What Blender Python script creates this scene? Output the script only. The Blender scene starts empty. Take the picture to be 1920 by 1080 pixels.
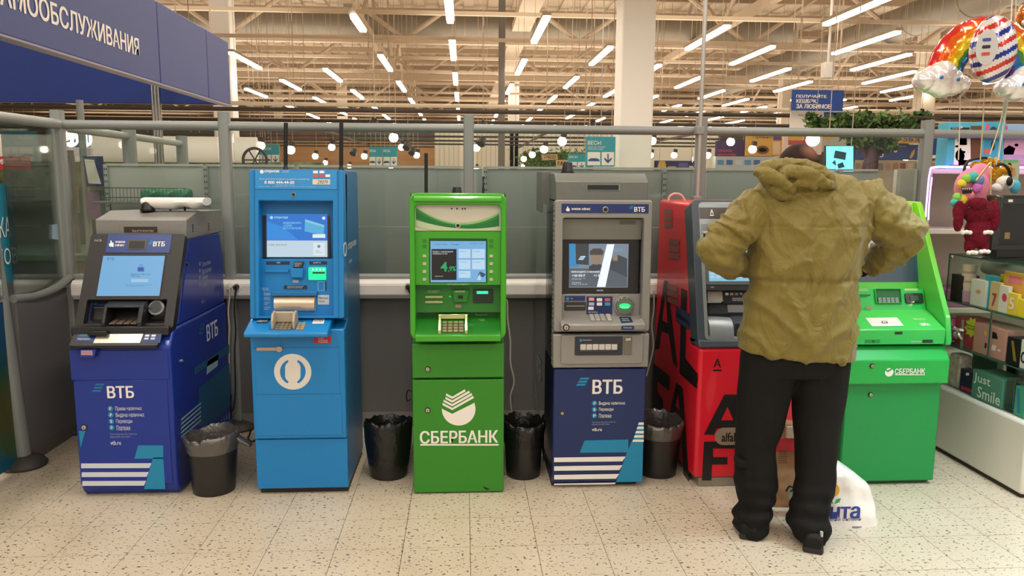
import bpy, bmesh, math, random
from math import sin, cos, pi, radians
from mathutils import Vector, Matrix, noise
from mathutils.bvhtree import BVHTree
random.seed(7)
SC = bpy.context.scene
COL = SC.collection

# ------------------------------------------------------------------ camera, world, large lights, exposure
FPX = 1450.0
CR = Vector((0.99809645, -0.0613146, 0.00663289))
CU = Vector((0.00209939, 0.14126747, 0.98996924))
CF = Vector((0.06163658, 0.98807086, -0.14112728))
CP = Vector((0.0, 0.0, 1.639))
cam = bpy.data.cameras.new('camera'); cam.sensor_width = 36.0; cam.lens = FPX / 1920 * 36; cam.clip_end = 400
camo = bpy.data.objects.new('camera', cam); COL.objects.link(camo)
camo.matrix_world = Matrix(((CR.x, CU.x, -CF.x, CP.x), (CR.y, CU.y, -CF.y, CP.y), (CR.z, CU.z, -CF.z, CP.z), (0, 0, 0, 1)))
SC.camera = camo
vs = SC.view_settings
vs.view_transform = 'Standard'; vs.look = 'None'; vs.gamma = 1.0; vs.use_curve_mapping = False
vs.exposure = 0.0
WORLD_STRENGTH = 0.44
wd = bpy.data.worlds.new('hall_light'); SC.world = wd; wd.use_nodes = True
bg = wd.node_tree.nodes['Background']; bg.inputs[0].default_value = (1.0, 0.91, 0.81, 1); bg.inputs[1].default_value = WORLD_STRENGTH
LAMP_COL = (1.0, 0.905, 0.79)
LAMP_W = 85.0
k = 0
for lx in (-7.4, -3.0, 0.0, 3.0, 7.4):                 # the lamp rows of the hall go on above and behind the camera
    for ly in (-6.0, -1.5, 3.0, 8.5, 13.0):
        if lx == 3.0 and ly > 12: continue
        ld = bpy.data.lights.new('hall_tube_or_fill_light', 'AREA'); ld.shape = 'RECTANGLE'; ld.size = 0.25; ld.size_y = 3.0
        ld.energy = LAMP_W; ld.color = LAMP_COL
        lo = bpy.data.objects.new('hall_tube_or_fill_light', ld); COL.objects.link(lo); lo.location = (lx, ly, 5.0)
for lx in (-22, -9, 4, 17, 30):                          # added upward fill lights, not actual fixtures, to brighten the roof
    for ly in (17, 29, 41, 54):
        ld = bpy.data.lights.new('hall_tube_or_fill_light', 'AREA'); ld.shape = 'RECTANGLE'; ld.size = 10; ld.size_y = 9
        ld.energy = 420; ld.color = (1.0, 0.88, 0.74)
        lo = bpy.data.objects.new('hall_tube_or_fill_light', ld); COL.objects.link(lo); lo.location = (lx, ly, 5.2); lo.rotation_euler = (pi, 0, 0)
# cool light spilling from the toy counter on the right
ld = bpy.data.lights.new('counter_lamp', 'AREA'); ld.shape = 'RECTANGLE'; ld.size = 0.5; ld.size_y = 0.5; ld.energy = 14; ld.color = (0.62, 0.85, 1.0)
ld.spread = radians(80)
lo = bpy.data.objects.new('counter_lamp', ld); COL.objects.link(lo); lo.location = (2.75, 3.0, 2.6); lo.rotation_euler = (0, radians(8), 0)

# ------------------------------------------------------------------ helpers
def lin(c):
    c = c / 255.0
    return c / 12.92 if c <= 0.04045 else ((c + 0.055) / 1.055) ** 2.4
def rgb(h):
    h = h.lstrip('#'); return (lin(int(h[0:2], 16)), lin(int(h[2:4], 16)), lin(int(h[4:6], 16)), 1)
_M = {}
def mat(h, rough=0.5, metal=0.0, emit=0.0, noisec=0.0, bump=0.0, scale=20.0, trans=0.0, alpha=1.0, coat=0.0, spec=0.5, stretch=None):
    key = (h, rough, metal, emit, noisec, bump, scale, trans, alpha, coat, spec, stretch)
    if key in _M: return _M[key]
    m = bpy.data.materials.new('mat_' + h.strip('#')); m.use_nodes = True
    nt = m.node_tree; b = nt.nodes['Principled BSDF']
    b.inputs['Base Color'].default_value = rgb(h); b.inputs['Roughness'].default_value = rough; b.inputs['Metallic'].default_value = metal
    b.inputs['Specular IOR Level'].default_value = spec
    b.inputs['Coat Weight'].default_value = coat
    if emit and metal == 0 and rough == 0.35: b.inputs['Base Color'].default_value = (.01, .01, .012, 1)
    if emit: b.inputs['Emission Color'].default_value = rgb(h); b.inputs['Emission Strength'].default_value = emit
    if trans: b.inputs['Transmission Weight'].default_value = trans; b.inputs['IOR'].default_value = 1.1
    if alpha < 1: b.inputs['Alpha'].default_value = alpha
    if noisec or bump:
        g = nt.nodes.new('ShaderNodeNewGeometry'); n = nt.nodes.new('ShaderNodeTexNoise'); n.inputs['Scale'].default_value = scale; n.inputs['Detail'].default_value = 5
        if stretch:
            mp = nt.nodes.new('ShaderNodeMapping'); mp.inputs['Scale'].default_value = stretch
            nt.links.new(g.outputs['Position'], mp.inputs[0]); nt.links.new(mp.outputs[0], n.inputs['Vector'])
        else: nt.links.new(g.outputs['Position'], n.inputs['Vector'])
        if noisec:
            r = nt.nodes.new('ShaderNodeMapRange'); r.inputs[1].default_value = 0.3; r.inputs[2].default_value = 0.7
            r.inputs[3].default_value = 1 - noisec; r.inputs[4].default_value = 1 + noisec
            nt.links.new(n.outputs['Fac'], r.inputs[0])
            mx = nt.nodes.new('ShaderNodeVectorMath'); mx.operation = 'SCALE'; mx.inputs[0].default_value = rgb(h)[:3]
            nt.links.new(r.outputs[0], mx.inputs['Scale']); nt.links.new(mx.outputs[0], b.inputs['Base Color'])
        if bump:
            bp = nt.nodes.new('ShaderNodeBump'); bp.inputs['Strength'].default_value = bump; bp.inputs['Distance'].default_value = 0.01
            nt.links.new(n.outputs['Fac'], bp.inputs['Height']); nt.links.new(bp.outputs[0], b.inputs['Normal'])
    _M[key] = m
    return m
def glassmat(tint='#dfe8e4', refl=1.0, alpha=0.12):
    m = bpy.data.materials.new('mat_glass'); m.use_nodes = True; nt = m.node_tree
    for n in list(nt.nodes): nt.nodes.remove(n)
    o = nt.nodes.new('ShaderNodeOutputMaterial'); t = nt.nodes.new('ShaderNodeBsdfTransparent'); t.inputs[0].default_value = rgb(tint)
    gl = nt.nodes.new('ShaderNodeBsdfGlossy'); gl.inputs['Roughness'].default_value = 0.02
    f = nt.nodes.new('ShaderNodeFresnel'); f.inputs[0].default_value = 1.5
    mm = nt.nodes.new('ShaderNodeMath'); mm.operation = 'MULTIPLY'; mm.inputs[1].default_value = refl
    mx = nt.nodes.new('ShaderNodeMixShader')
    nt.links.new(f.outputs[0], mm.inputs[0]); nt.links.new(mm.outputs[0], mx.inputs[0]); nt.links.new(t.outputs[0], mx.inputs[1]); nt.links.new(gl.outputs[0], mx.inputs[2]); nt.links.new(mx.outputs[0], o.inputs[0])
    return m

def W(px, py, X=None, Y=None, Z=None):
    """world point seen at a photo pixel on the plane X, Y or Z = const"""
    d = CR * ((px - 960) / FPX) + CU * ((540 - py) / FPX) + CF
    t = (X / d.x) if X is not None else (Y / d.y) if Y is not None else ((Z - CP.z) / d.z)
    return CP + d * t

class PL:
    """a flat face in the scene: origin, u to the right, v up, n towards the viewer"""
    def __init__(s, o, v=(0, 0, 1), u=(1, 0, 0)):
        s.o = Vector(o); s.u = Vector(u).normalized(); s.v = Vector(v).normalized(); s.n = s.u.cross(s.v).normalized()
    def hit(s, px, py, off=0.0):
        d = CR * ((px - 960) / FPX) + CU * ((540 - py) / FPX) + CF
        t = (s.o + s.n * off - CP).dot(s.n) / d.dot(s.n)
        q = CP + d * t - s.o
        return q.dot(s.u), q.dot(s.v)
    def pt(s, u, v, d=0.0): return s.o + s.u * u + s.v * v + s.n * d
    def r(s, x0, y0, x1, y1, off=0.0):
        a = s.hit(x0, y0, off); b = s.hit(x1, y1, off); return (a[0], b[1], b[0], a[1])      # u0 v0 u1 v1
    def moved(s, d): q = PL(s.o + s.n * d, s.v, s.u); return q
def YP(Y, lean=0.0, z=0.0): return PL((0, Y, z), (0, lean, 1))       # faces the camera side; lean = dY/dz
def XPr(X): return PL((X, 0, 0), (0, 0, 1), (0, 1, 0))               # faces +X
def XPl(X): return PL((X, 0, 0), (0, 0, 1), (0, -1, 0))              # faces -X

class MB:
    def __init__(s): s.v = []; s.f = []; s.mi = []; s.cur = 0
    def add(s, vs_, fs):
        b = len(s.v); s.v += [Vector(p) for p in vs_]; s.f += [tuple(i + b for i in f) for f in fs]; s.mi += [s.cur] * len(fs); return s
    def box(s, x0, x1, y0, y1, z0, z1):
        return s.add([(x0, y0, z0), (x1, y0, z0), (x1, y1, z0), (x0, y1, z0), (x0, y0, z1), (x1, y0, z1), (x1, y1, z1), (x0, y1, z1)],
                     [(0, 3, 2, 1), (4, 5, 6, 7), (0, 1, 5, 4), (1, 2, 6, 5), (2, 3, 7, 6), (3, 0, 4, 7)])
    def prismX(s, prof, x0, x1):
        n = len(prof)
        return s.add([(x0, y, z) for y, z in prof] + [(x1, y, z) for y, z in prof],
                     [tuple(range(n))[::-1], tuple(range(n, 2 * n))] + [(i, (i + 1) % n, n + (i + 1) % n, n + i) for i in range(n)])
    def poly(s, pts): return s.add(pts, [tuple(range(len(pts)))])
    def ext(s, pl, uv, d0, d1):
        n = len(uv)
        return s.add([pl.pt(u, v, d0) for u, v in uv] + [pl.pt(u, v, d1) for u, v in uv],
                     [tuple(range(n))[::-1], tuple(range(n, 2 * n))] + [(i, (i + 1) % n, n + (i + 1) % n, n + i) for i in range(n)])
    def plate(s, pl, r, d0, d1):
        u0, v0, u1, v1 = r; return s.ext(pl, [(u0, v0), (u1, v0), (u1, v1), (u0, v1)], d0, d1)
    def rr(s, pl, r, d0, d1, rad, n=5): return s.ext(pl, rrect(r, rad, n), d0, d1)
    def ring(s, pl, ro, ra, ri, rb, d0, d1, n=5):
        A = rrect(ro, ra, n); B = rrect(ri, rb, n); k = len(A)
        vv = [pl.pt(u, v, d0) for u, v in A] + [pl.pt(u, v, d1) for u, v in A] + [pl.pt(u, v, d0) for u, v in B] + [pl.pt(u, v, d1) for u, v in B]
        ff = []
        for i in range(k):
            j = (i + 1) % k
            ff += [(i, j, k + j, k + i), (2 * k + j, 2 * k + i, 3 * k + i, 3 * k + j), (k + i, k + j, 3 * k + j, 3 * k + i), (j, i, 2 * k + i, 2 * k + j)]
        return s.add(vv, ff)
    def disc(s, pl, u, v, r, d0, d1, n=24, r2=None):
        r2 = r2 or r
        return s.ext(pl, [(u + r * cos(2 * pi * i / n), v + r2 * sin(2 * pi * i / n)) for i in range(n)], d0, d1)
    def flat(s, pl, uv, d=0.001): return s.poly([pl.pt(u, v, d) for u, v in uv])
    def px(s, pl, pts, d=0.001): return s.poly([pl.pt(*pl.hit(x, y, d), d) for x, y in pts])
    def pxext(s, pl, pts, d0, d1): return s.ext(pl, [pl.hit(x, y, d1) for x, y in pts], d0, d1)
    def cyl(s, a, b, r, n=16, r1=None):
        a = Vector(a); b = Vector(b); r1 = r if r1 is None else r1
        d = (b - a).normalized(); t = Vector((1, 0, 0)) if abs(d.x) < .9 else Vector((0, 1, 0))
        e = d.cross(t).normalized(); g = d.cross(e)
        vv = [a + (e * cos(2 * pi * i / n) + g * sin(2 * pi * i / n)) * r for i in range(n)] + [b + (e * cos(2 * pi * i / n) + g * sin(2 * pi * i / n)) * r1 for i in range(n)]
        return s.add(vv, [tuple(range(n))[::-1], tuple(range(n, 2 * n))] + [(i, (i + 1) % n, n + (i + 1) % n, n + i) for i in range(n)])
    def lathe(s, c, prof, n=32, wob=None):
        c = Vector(c); vv = []
        for k_, (r, z) in enumerate(prof):
            for i in range(n):
                a = 2 * pi * i / n; rr_, zz = (r, z) if wob is None else wob(r, z, a, k_)
                vv.append(c + Vector((rr_ * cos(a), rr_ * sin(a), zz)))
        ff = [(k_ * n + i, k_ * n + (i + 1) % n, (k_ + 1) * n + (i + 1) % n, (k_ + 1) * n + i) for k_ in range(len(prof) - 1) for i in range(n)]
        ff += [tuple(range(n))[::-1]]
        return s.add(vv, ff)
    def loft(s, rings, cap=True):
        n = len(rings[0]); vv = [p for r in rings for p in r]
        ff = [(k_ * n + i, k_ * n + (i + 1) % n, (k_ + 1) * n + (i + 1) % n, (k_ + 1) * n + i) for k_ in range(len(rings) - 1) for i in range(n)]
        if cap: ff += [tuple(range(n))[::-1], tuple(range((len(rings) - 1) * n, len(rings) * n))]
        return s.add(vv, ff)
    def tube(s, pts, r, n=8, sub=6):
        pts = smooth(pts, sub); rs = r if callable(r) else (lambda t: r)
        rings = []; up = Vector((0, 0, 1))
        for i, p in enumerate(pts):
            d = (pts[min(i + 1, len(pts) - 1)] - pts[max(i - 1, 0)]).normalized()
            if abs(d.dot(up)) > .95: up = Vector((1, 0, 0)) if abs(d.x) < .9 else Vector((0, 1, 0))
            e = d.cross(up).normalized(); up = e.cross(d).normalized()
            q = rs(i / (len(pts) - 1)); rings.append([p + (e * cos(2 * pi * j / n) + up * sin(2 * pi * j / n)) * q for j in range(n)])
        return s.loft(rings)
    def sph(s, c, rx, ry=None, rz=None, nu=20, nv=12):
        ry = ry or rx; rz = rz or rx; c = Vector(c)
        rings = [[c + Vector((rx * sin(pi * k_ / nv) * cos(2 * pi * i / nu), ry * sin(pi * k_ / nv) * sin(2 * pi * i / nu), -rz * cos(pi * k_ / nv))) for i in range(nu)] for k_ in range(1, nv)]
        s.loft(rings); return s
    def text(s, pl, t, rect=None, px=None, d=0.001, bold=0.0, shear=0.0, keep=False):
        if bold > .012:
            u0, v0, u1, v1 = rect if rect else pl.r(*px); e = (v1 - v0) / (1 + t.count('\n') * 1.3) * bold * .55
            for k_ in (-1, 0, 1): s.text(pl, t, rect=(u0 + e + k_ * e, v0, u1 - e + k_ * e, v1), d=d + .00005 * (k_ + 1), bold=.011, shear=shear)
            return s
        me = textmesh(t, bold, shear)
        xs = [p[0] for p in me[0]]; ys = [p[1] for p in me[0]]; a0, a1, b0, b1 = min(xs), max(xs), min(ys), max(ys)
        u0, v0, u1, v1 = rect if rect else pl.r(*px)
        sx = (u1 - u0) / (a1 - a0); sy = (v1 - v0) / (b1 - b0)
        if keep: sx = sy
        return s.add([pl.pt(u0 + (x - a0) * sx, v0 + (y - b0) * sy, d) for x, y in me[0]], me[1])
    def m(s, i): s.cur = i; return s
    def out(s, name, mats, root=None, bevel=0.0, seg=2, ang=40, smooth_=True, label=None, fix=True, loc=None, merge=0.0):
        me = bpy.data.meshes.new(name)
        o0 = ORG.get(root.name if root and root.name in ORG else None, Vector((0, 0, 0))) if root else (Vector(loc) if loc else Vector((0, 0, 0)))
        if root and root.name not in ORG:
            o0 = ORG.get(root.parent.name, Vector((0, 0, 0))) if root.parent else root.location.copy()
        me.from_pydata([p - o0 for p in s.v], [], s.f)
        if not isinstance(mats, (list, tuple)): mats = [mats]
        for q in mats: me.materials.append(q)
        if len(mats) > 1: me.polygons.foreach_set('material_index', s.mi)
        if fix or merge:
            bm = bmesh.new(); bm.from_mesh(me)
            if merge: bmesh.ops.remove_doubles(bm, verts=bm.verts, dist=merge)
            if fix: bmesh.ops.recalc_face_normals(bm, faces=bm.faces)
            bm.to_mesh(me); bm.free()
        if smooth_:
            me.polygons.foreach_set('use_smooth', [True] * len(me.polygons)); me.set_sharp_from_angle(angle=radians(ang))
        me.update()
        o = bpy.data.objects.new(name, me); COL.objects.link(o)
        if root: o.parent = root
        elif loc: o.location = loc
        if bevel:
            b = o.modifiers.new('bevel', 'BEVEL'); b.width = bevel; b.segments = seg; b.limit_method = 'ANGLE'; b.angle_limit = radians(35); b.harden_normals = False
        if label: o['label'] = label
        return o
ORG = {}
def rrect(r, rad, n=5):
    u0, v0, u1, v1 = r; rad = min(rad, abs(u1 - u0) / 2.001, abs(v1 - v0) / 2.001); o = []
    for cx, cy, a in ((u1 - rad, v1 - rad, 0), (u0 + rad, v1 - rad, pi / 2), (u0 + rad, v0 + rad, pi), (u1 - rad, v0 + rad, 1.5 * pi)):
        for i in range(n + 1): t = a + pi / 2 * i / n; o.append((cx + rad * cos(t), cy + rad * sin(t)))
    return o
def smooth(pts, sub=6):
    P = [Vector(p) for p in pts]
    if len(P) < 3 or sub < 2: return P
    o = []
    for i in range(len(P) - 1):
        a = P[max(i - 1, 0)]; b = P[i]; c = P[i + 1]; d = P[min(i + 2, len(P) - 1)]
        for k_ in range(sub):
            t = k_ / sub
            o.append(0.5 * ((2 * b) + (c - a) * t + (2 * a - 5 * b + 4 * c - d) * t * t + (3 * b - a - 3 * c + d) * t ** 3))
    return o + [P[-1]]
_T = {}
def textmesh(t, bold, shear):
    k_ = (t, bold, shear)
    if k_ not in _T:
        cu = bpy.data.curves.new('letters', 'FONT'); cu.body = t; cu.size = 1; cu.resolution_u = 2; cu.offset = bold; cu.shear = shear
        o = bpy.data.objects.new('letters', cu); me = bpy.data.meshes.new_from_object(o)
        _T[k_] = ([(v.co.x, v.co.y) for v in me.vertices], [tuple(p.vertices) for p in me.polygons])
        bpy.data.objects.remove(o); bpy.data.meshes.remove(me); bpy.data.curves.remove(cu)
    return _T[k_]
def thing(name, label, cat, loc=(0, 0, 0), group=None):
    o = bpy.data.objects.new(name, None); COL.objects.link(o); o.empty_display_size = 0.1
    o.location = loc; o['label'] = label; o['category'] = cat; ORG[o.name] = Vector(loc)
    if group: o['group'] = group
    return o
def tag(o, label, cat, group=None):
    o['label'] = label; o['category'] = cat
    if group: o['group'] = group
    return o
def struct(o): o['kind'] = 'structure'; return o
def dup(root, loc, label=None, group=None):
    r = root.copy(); COL.objects.link(r); r.location = loc; ORG[r.name] = Vector(loc)
    if label: r['label'] = label
    if group: r['group'] = group
    for ch in list(root.children):
        c = ch.copy(); COL.objects.link(c); c.parent = r
        for g in list(ch.children):
            d = g.copy(); COL.objects.link(d); d.parent = c
    return r
def pp(name, pl, r, d0, d1, m, root, bevel=0.0, rad=0.0, label=None, px=True):
    """one flat part on a face; r is a pixel rectangle on the photo (px) or u v"""
    mb = MB(); q = pl.r(*r, off=d1) if px else r
    if rad: mb.rr(pl, q, d0, d1, rad)
    else: mb.plate(pl, q, d0, d1)
    return mb.out(name, m, root, bevel=bevel, label=label)
def baked(mb, name, mats, root=None, voxel=0.012, smooth_it=4, disp=None, sub=0, adapt=0.0, **kw):
    """union of closed lofts turned into one continuous skin"""
    o = mb.out('tmp_form', mats, root, fix=True, smooth_=False)
    md = o.modifiers.new('r', 'REMESH'); md.mode = 'VOXEL'; md.voxel_size = voxel; md.adaptivity = adapt
    ms = o.modifiers.new('s', 'SMOOTH'); ms.factor = 0.5; ms.iterations = smooth_it
    bpy.context.view_layer.update()
    dg = bpy.context.evaluated_depsgraph_get(); me = bpy.data.meshes.new_from_object(o.evaluated_get(dg), depsgraph=dg)
    old = o.data; o.modifiers.clear(); o.data = me; bpy.data.meshes.remove(old); o.name = name; me.name = name
    if disp:
        ns = [v.normal.copy() for v in me.vertices]
        off = ORG.get(root.name, Vector()) if root else Vector()
        for v, n in zip(me.vertices, ns): v.co += n * disp(v.co + off, n)
    me.polygons.foreach_set('use_smooth', [True] * len(me.polygons)); me.update()
    me.materials.clear()
    for q in (mats if isinstance(mats, (list, tuple)) else [mats]): me.materials.append(q)
    return o

WHITE = mat('#e9e5de', 0.5); BLACK = mat('#151517', 0.45); DARK = mat('#202124', 0.35, coat=0.3); CHROME = mat('#c9c4bb', 0.2, 1.0); STEEL = mat('#a8a49c', 0.35, 0.9)
KEY = mat('#b8b4aa', 0.35, 0.6)
# ------------------------------------------------------------------ setting
def floor_material():
    m = bpy.data.materials.new('speckled_vinyl'); m.use_nodes = True; nt = m.node_tree; b = nt.nodes['Principled BSDF']; N = nt.nodes.new; L = nt.links.new
    b.inputs['Roughness'].default_value = 0.33
    g = N('ShaderNodeNewGeometry')
    def mask(scale, lo, hi, st):
        mp = N('ShaderNodeMapping'); mp.inputs['Scale'].default_value = st; n = N('ShaderNodeTexNoise'); n.inputs['Scale'].default_value = scale; n.inputs['Detail'].default_value = 1.5
        L(g.outputs['Position'], mp.inputs[0]); L(mp.outputs[0], n.inputs['Vector'])
        r = N('ShaderNodeMapRange'); r.inputs[1].default_value = lo; r.inputs[2].default_value = hi; L(n.outputs['Fac'], r.inputs[0]); return r.outputs[0]
    base = N('ShaderNodeMix'); base.data_type = 'RGBA'; L(mask(3, .3, .7, (1, 1, 1)), base.inputs[0]); base.inputs[6].default_value = rgb('#cabfaa'); base.inputs[7].default_value = rgb('#c2b6a0')
    a = N('ShaderNodeMix'); a.data_type = 'RGBA'; L(mask(52, .63, .655, (1, 1.5, 1)), a.inputs[0]); L(base.outputs[2], a.inputs[6]); a.inputs[7].default_value = rgb('#544d40')
    c = N('ShaderNodeMix'); c.data_type = 'RGBA'; L(mask(105, .65, .69, (1.6, .9, 1)), c.inputs[0]); L(a.outputs[2], c.inputs[6]); c.inputs[7].default_value = rgb('#857d6c')
    L(c.outputs[2], b.inputs['Base Color']); return m
FL = floor_material()
TX0, TY0, NX, NY = 0.0243 - 0.3 * 10, 3.8715 - 0.3 * 4, 21, 8
mb = MB(); mb.box(-40, 45, -12, 75, -0.2, -0.004)
mb.m(1)
x1, y1 = TX0 + NX * .3, TY0 + NY * .3
mb.box(-40, 45, -12, TY0, -0.0039, 0); mb.box(-40, 45, y1, 75, -0.0039, 0); mb.box(-40, TX0, TY0, y1, -0.0039, 0); mb.box(x1, 45, TY0, y1, -0.0039, 0)
floor = struct(mb.out('floor', [mat('#4c4438', 0.8), FL], smooth_=False))
mb = MB(); mb.box(0.0012, 0.2988, 0.0012, 0.2988, -0.0038, 0.0)
t0 = mb.out('floor_tile', FL, smooth_=False); t0.parent = floor; t0.location = (TX0, TY0, 0); t0.modifiers.clear()
for i in range(NX):
    for j in range(NY):
        if i or j:
            t = t0.copy(); COL.objects.link(t); t.location = (TX0 + i * .3, TY0 + j * .3, 0)

CEIL = mat('#c9b8a2', 0.8, noisec=0.06, scale=0.6); BEAM = mat('#c4b098', 0.6); BEAMD = mat('#b5a189', 0.7); DUCT = mat('#8f8779', 0.45, 0.35, noisec=0.06, scale=3)
mb = MB(); mb.box(-40, 45, -12, 75, 8.7, 8.9)
for i in range(85): mb.box(-40 + i, -39.6 + i, -12, 75, 8.62, 8.7)
struct(mb.out('ceiling', CEIL, smooth_=False))
struct(MB().box(-40, 45, 70, 70.3, 0, 8.7).out('wall_back', mat('#b9a58d', 0.8, noisec=.1, scale=.4), smooth_=False))
struct(MB().box(-40.3, -40, -12, 75, 0, 8.7).out('wall_left', mat('#cbbba5', 0.8), smooth_=False))
# right wall of the hall: ribbed light panels
mb = MB(); mb.box(40, 40.3, -12, 75, 0, 8.7)
for i in range(29): mb.box(39.95, 40, -12 + 3 * i, -11.85 + 3 * i, 0, 8.7)
struct(mb.out('wall_right', mat('#cbbba5', 0.8), smooth_=False))
# roof trusses across the hall, with their web bars, and long beams into the depth
tn = 0
for ty in (27.5, 37.5, 47.5, 57.5):
    mb = MB(); mb.box(-38, 44, ty - .13, ty + .13, 6.15, 6.4); mb.box(-38, 44, ty - .13, ty + .13, 8.3, 8.55)
    for i in range(14):
        a = -38 + 6 * i
        mb.cyl((a, ty, 6.3), (a + 3, ty, 8.4), .08, 6); mb.cyl((a + 3, ty, 8.4), (a + 6, ty, 6.3), .08, 6)
    tn += 1; struct(mb.out('trim_%d' % tn, BEAM, smooth_=False))
for tx in (-27, -15, -3.3, 8.5, 20.5, 32):
    mb = MB(); mb.box(tx - .12, tx + .12, 8, 68, 6.45, 6.7)
    for i in range(10):
        b_ = 8 + 6 * i; mb.cyl((tx, b_, 6.6), (tx, b_ + 3, 8.4), .07, 6); mb.cyl((tx, b_ + 3, 8.4), (tx, b_ + 6, 6.6), .07, 6)
    tn += 1; struct(mb.out('trim_%d' % tn, BEAM, smooth_=False))
mb = MB()
for i in range(15): mb.box(-38, 44, 20 + i * 3.3, 20.16 + i * 3.3, 8.25, 8.5)
tn += 1; struct(mb.out('trim_%d' % tn, mat('#ab967d', 0.7), smooth_=False))
mb = MB()
for i in range(11): mb.box(-38, 44, 19.6 + i * 3.6, 19.72 + i * 3.6, 5.55, 5.64)
tn += 1; struct(mb.out('trim_%d' % tn, BEAM, smooth_=False))
# the wide flat beam left of the white column
tn += 1; struct(MB().box(1.75, 2.42, 12, 66, 6.9, 7.15).out('trim_%d' % tn, mat('#d3bfa6', 0.5), smooth_=False))
mb = MB()
for q in range(60):
    x_ = random.uniform(-18, 30); y_ = random.uniform(16, 48); mb.cyl((x_, y_, random.uniform(3.2, 5.4)), (x_, y_, 8.6), .01, 4)
tn += 1; o = mb.out('trim_%d' % tn, BEAMD, smooth_=False); struct(o)

def duct(name, label, a, b, r, n=24):
    t = thing(name, label, 'duct', a); MB().cyl(a, b, r, n).out('duct_pipe', DUCT, t)
    a = Vector(a); b = Vector(b); d = (b - a); L = d.length; d.normalize()
    m2 = MB()
    for i in range(1, int(L / 3)): m2.cyl(a + d * (3 * i), a + d * (3 * i + .08), r * 1.03, n)
    o = m2.out('duct_flange', mat('#a1917c', 0.5, .3), t); o['kind'] = 'stuff'
duct('ventilation_duct', 'wide round grey ventilation duct running across under the roof', (-30, 29.5, 7.15), (12.3, 29.5, 7.15), .5)
duct('ventilation_duct', 'round grey ventilation duct running into the depth behind the balloons', (15.1, 14, 7.0), (15.1, 48, 7.0), .55)
duct('ventilation_duct', 'short round grey duct end above the overhead blue sign', (-7.4, 10, 7.3), (-7.4, 23.8, 7.3), .5)

# columns
WCOL = mat('#fdfaf5', 0.5)
def column(n, x0, x1, y, m, d=None):
    d = d or (x1 - x0); mb = MB(); mb.box(x0, x1, y, y + d, 0, 8.7); o = mb.out('trim_%d' % n, m, bevel=.03); struct(o)
tn += 1; column(tn, 2.79, 3.39, 14.0, WCOL)
tn += 1; column(tn, 2.26, 2.80, 40.0, WCOL)
tn += 1; column(tn, 1.05, 1.25, 24.0, mat('#77716d', .5))
tn += 1; column(tn, -7.6, -7.0, 24.5, WCOL)
for px, Y in ((1478, 36), (640, 52), (1740, 30), (1330, 60), (520, 60)):
    q = W(px, 200, Y=Y); tn += 1; column(tn, q.x - .3, q.x + .3, Y, mat('#d9ccb9', .6))

# ------------------------------------------------------------------ strip lamps of the hall
TUBE = mat('#fff4e4', 0.5, emit=16.0); HOUS = mat('#b5a691', 0.5)
def lamp(x, y, half, label, far):
    c = Vector((x, y, 5.0)); t = thing('strip_lamp', label, 'ceiling lamp', c, 'strip lamps hanging in rows over the sales hall')
    L = .8 if half else 1.55
    MB().box(x - .07, x + .07, y - L, y + L, 4.96, 5.02).out('diffuser', TUBE, t, smooth_=False)
    MB().box(x - .09, x + .09, y - 1.6, y + 1.6, 5.02, 5.09).out('housing', HOUS, t, smooth_=False)
    if 1:
        for s in (-1.2, 1.2):
          if abs(y + s - 29.5) > .65: MB().cyl((x, y + s, 5.08), (x, y + s, 8.62), .006, 4).out('suspension_wire', BEAMD, t)
ordn = ['nearest', 'second', 'third', 'fourth', 'fifth', 'sixth', 'seventh', 'eighth']
rown = {-4: 'fourth row left of the centre row', -3: 'row starting beside the overhead blue sign', -2: 'second row left of the centre row', -1: 'first row left of the centre row', 0: 'centre row above the dark green machine',
        1: 'row just left of the white column', 2: 'row passing the white column', 3: 'first row right of the white column', 4: 'second row right of the white column', 5: 'row above the blue cashback banner',
        6: 'row left of the striped balloon', 7: 'row beside the rainbow balloon', 8: 'row behind the rainbow balloon', 9: 'far right row behind the balloons'}
for kx in range(-4, 10):
    st = {-4: 27, -3: 24, -2: 27, -1: 18, 0: 16, 1: 18.4, 2: 22, 3: 19, 4: 15.5, 5: 19.3, 6: 16.3, 7: 19.5, 8: 22, 9: 25}[kx]
    for r_ in range(8):
        y = st + 6 * r_ - (0.5 if r_ and kx == 0 else 0)
        if y > 57: break
        lamp(-.29 + 2.04 * kx, y, kx == -1 and r_ == 0, '%s glowing strip lamp in the %s' % (ordn[r_], rown[kx]), y > 34)

# ------------------------------------------------------------------ dark tube grid, tracks, spots and globe lamps above the shops
GRID = mat('#3a332d', 0.6)
mb = MB()
for i, y in enumerate([19, 22.6, 30.5, 34, 37.5, 41]): mb.cyl((-30, y, 3.2), (34, y, 3.2), .05 if i < 2 else .04, 8)
g = thing('ceiling_grid', 'dark horizontal tube grid hung above the shops behind the partition', 'ceiling grid', (0, 19, 3.2)); mb.out('grid_tube', GRID, g)['kind'] = 'stuff'
for x_ in range(-28, 33, 6):
    for y_ in (19, 30.5, 41): MB().cyl((x_, y_, 3.2), (x_, y_, 8.62), .01, 4).out('hanging_wire', BEAMD, g, smooth_=False)
tag(MB().cyl((-30, 20, 3.42), (34, 20, 3.42), .05, 8).out('white_pipe', mat('#d8cbb8', .5)), 'long white horizontal pipe above the dark tube grid', 'pipe')
def track(px, label, y0=22, y1=39):
    q = W(px, 235, Z=3.1); t = thing('lamp_track', label, 'lamp track', (q.x, y0, 3.1))
    MB().box(q.x - .05, q.x + .05, y0, y1, 3.1, 3.16).out('track_rail', mat('#5b5148', .5, .4), t, smooth_=False)
    for y_ in (y0 + 1, y1 - 1): MB().cyl((q.x, y_, 3.15), (q.x, y_, 8.62), .008, 4).out('hanging_wire', BEAMD, t, smooth_=False)
    return q.x
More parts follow.
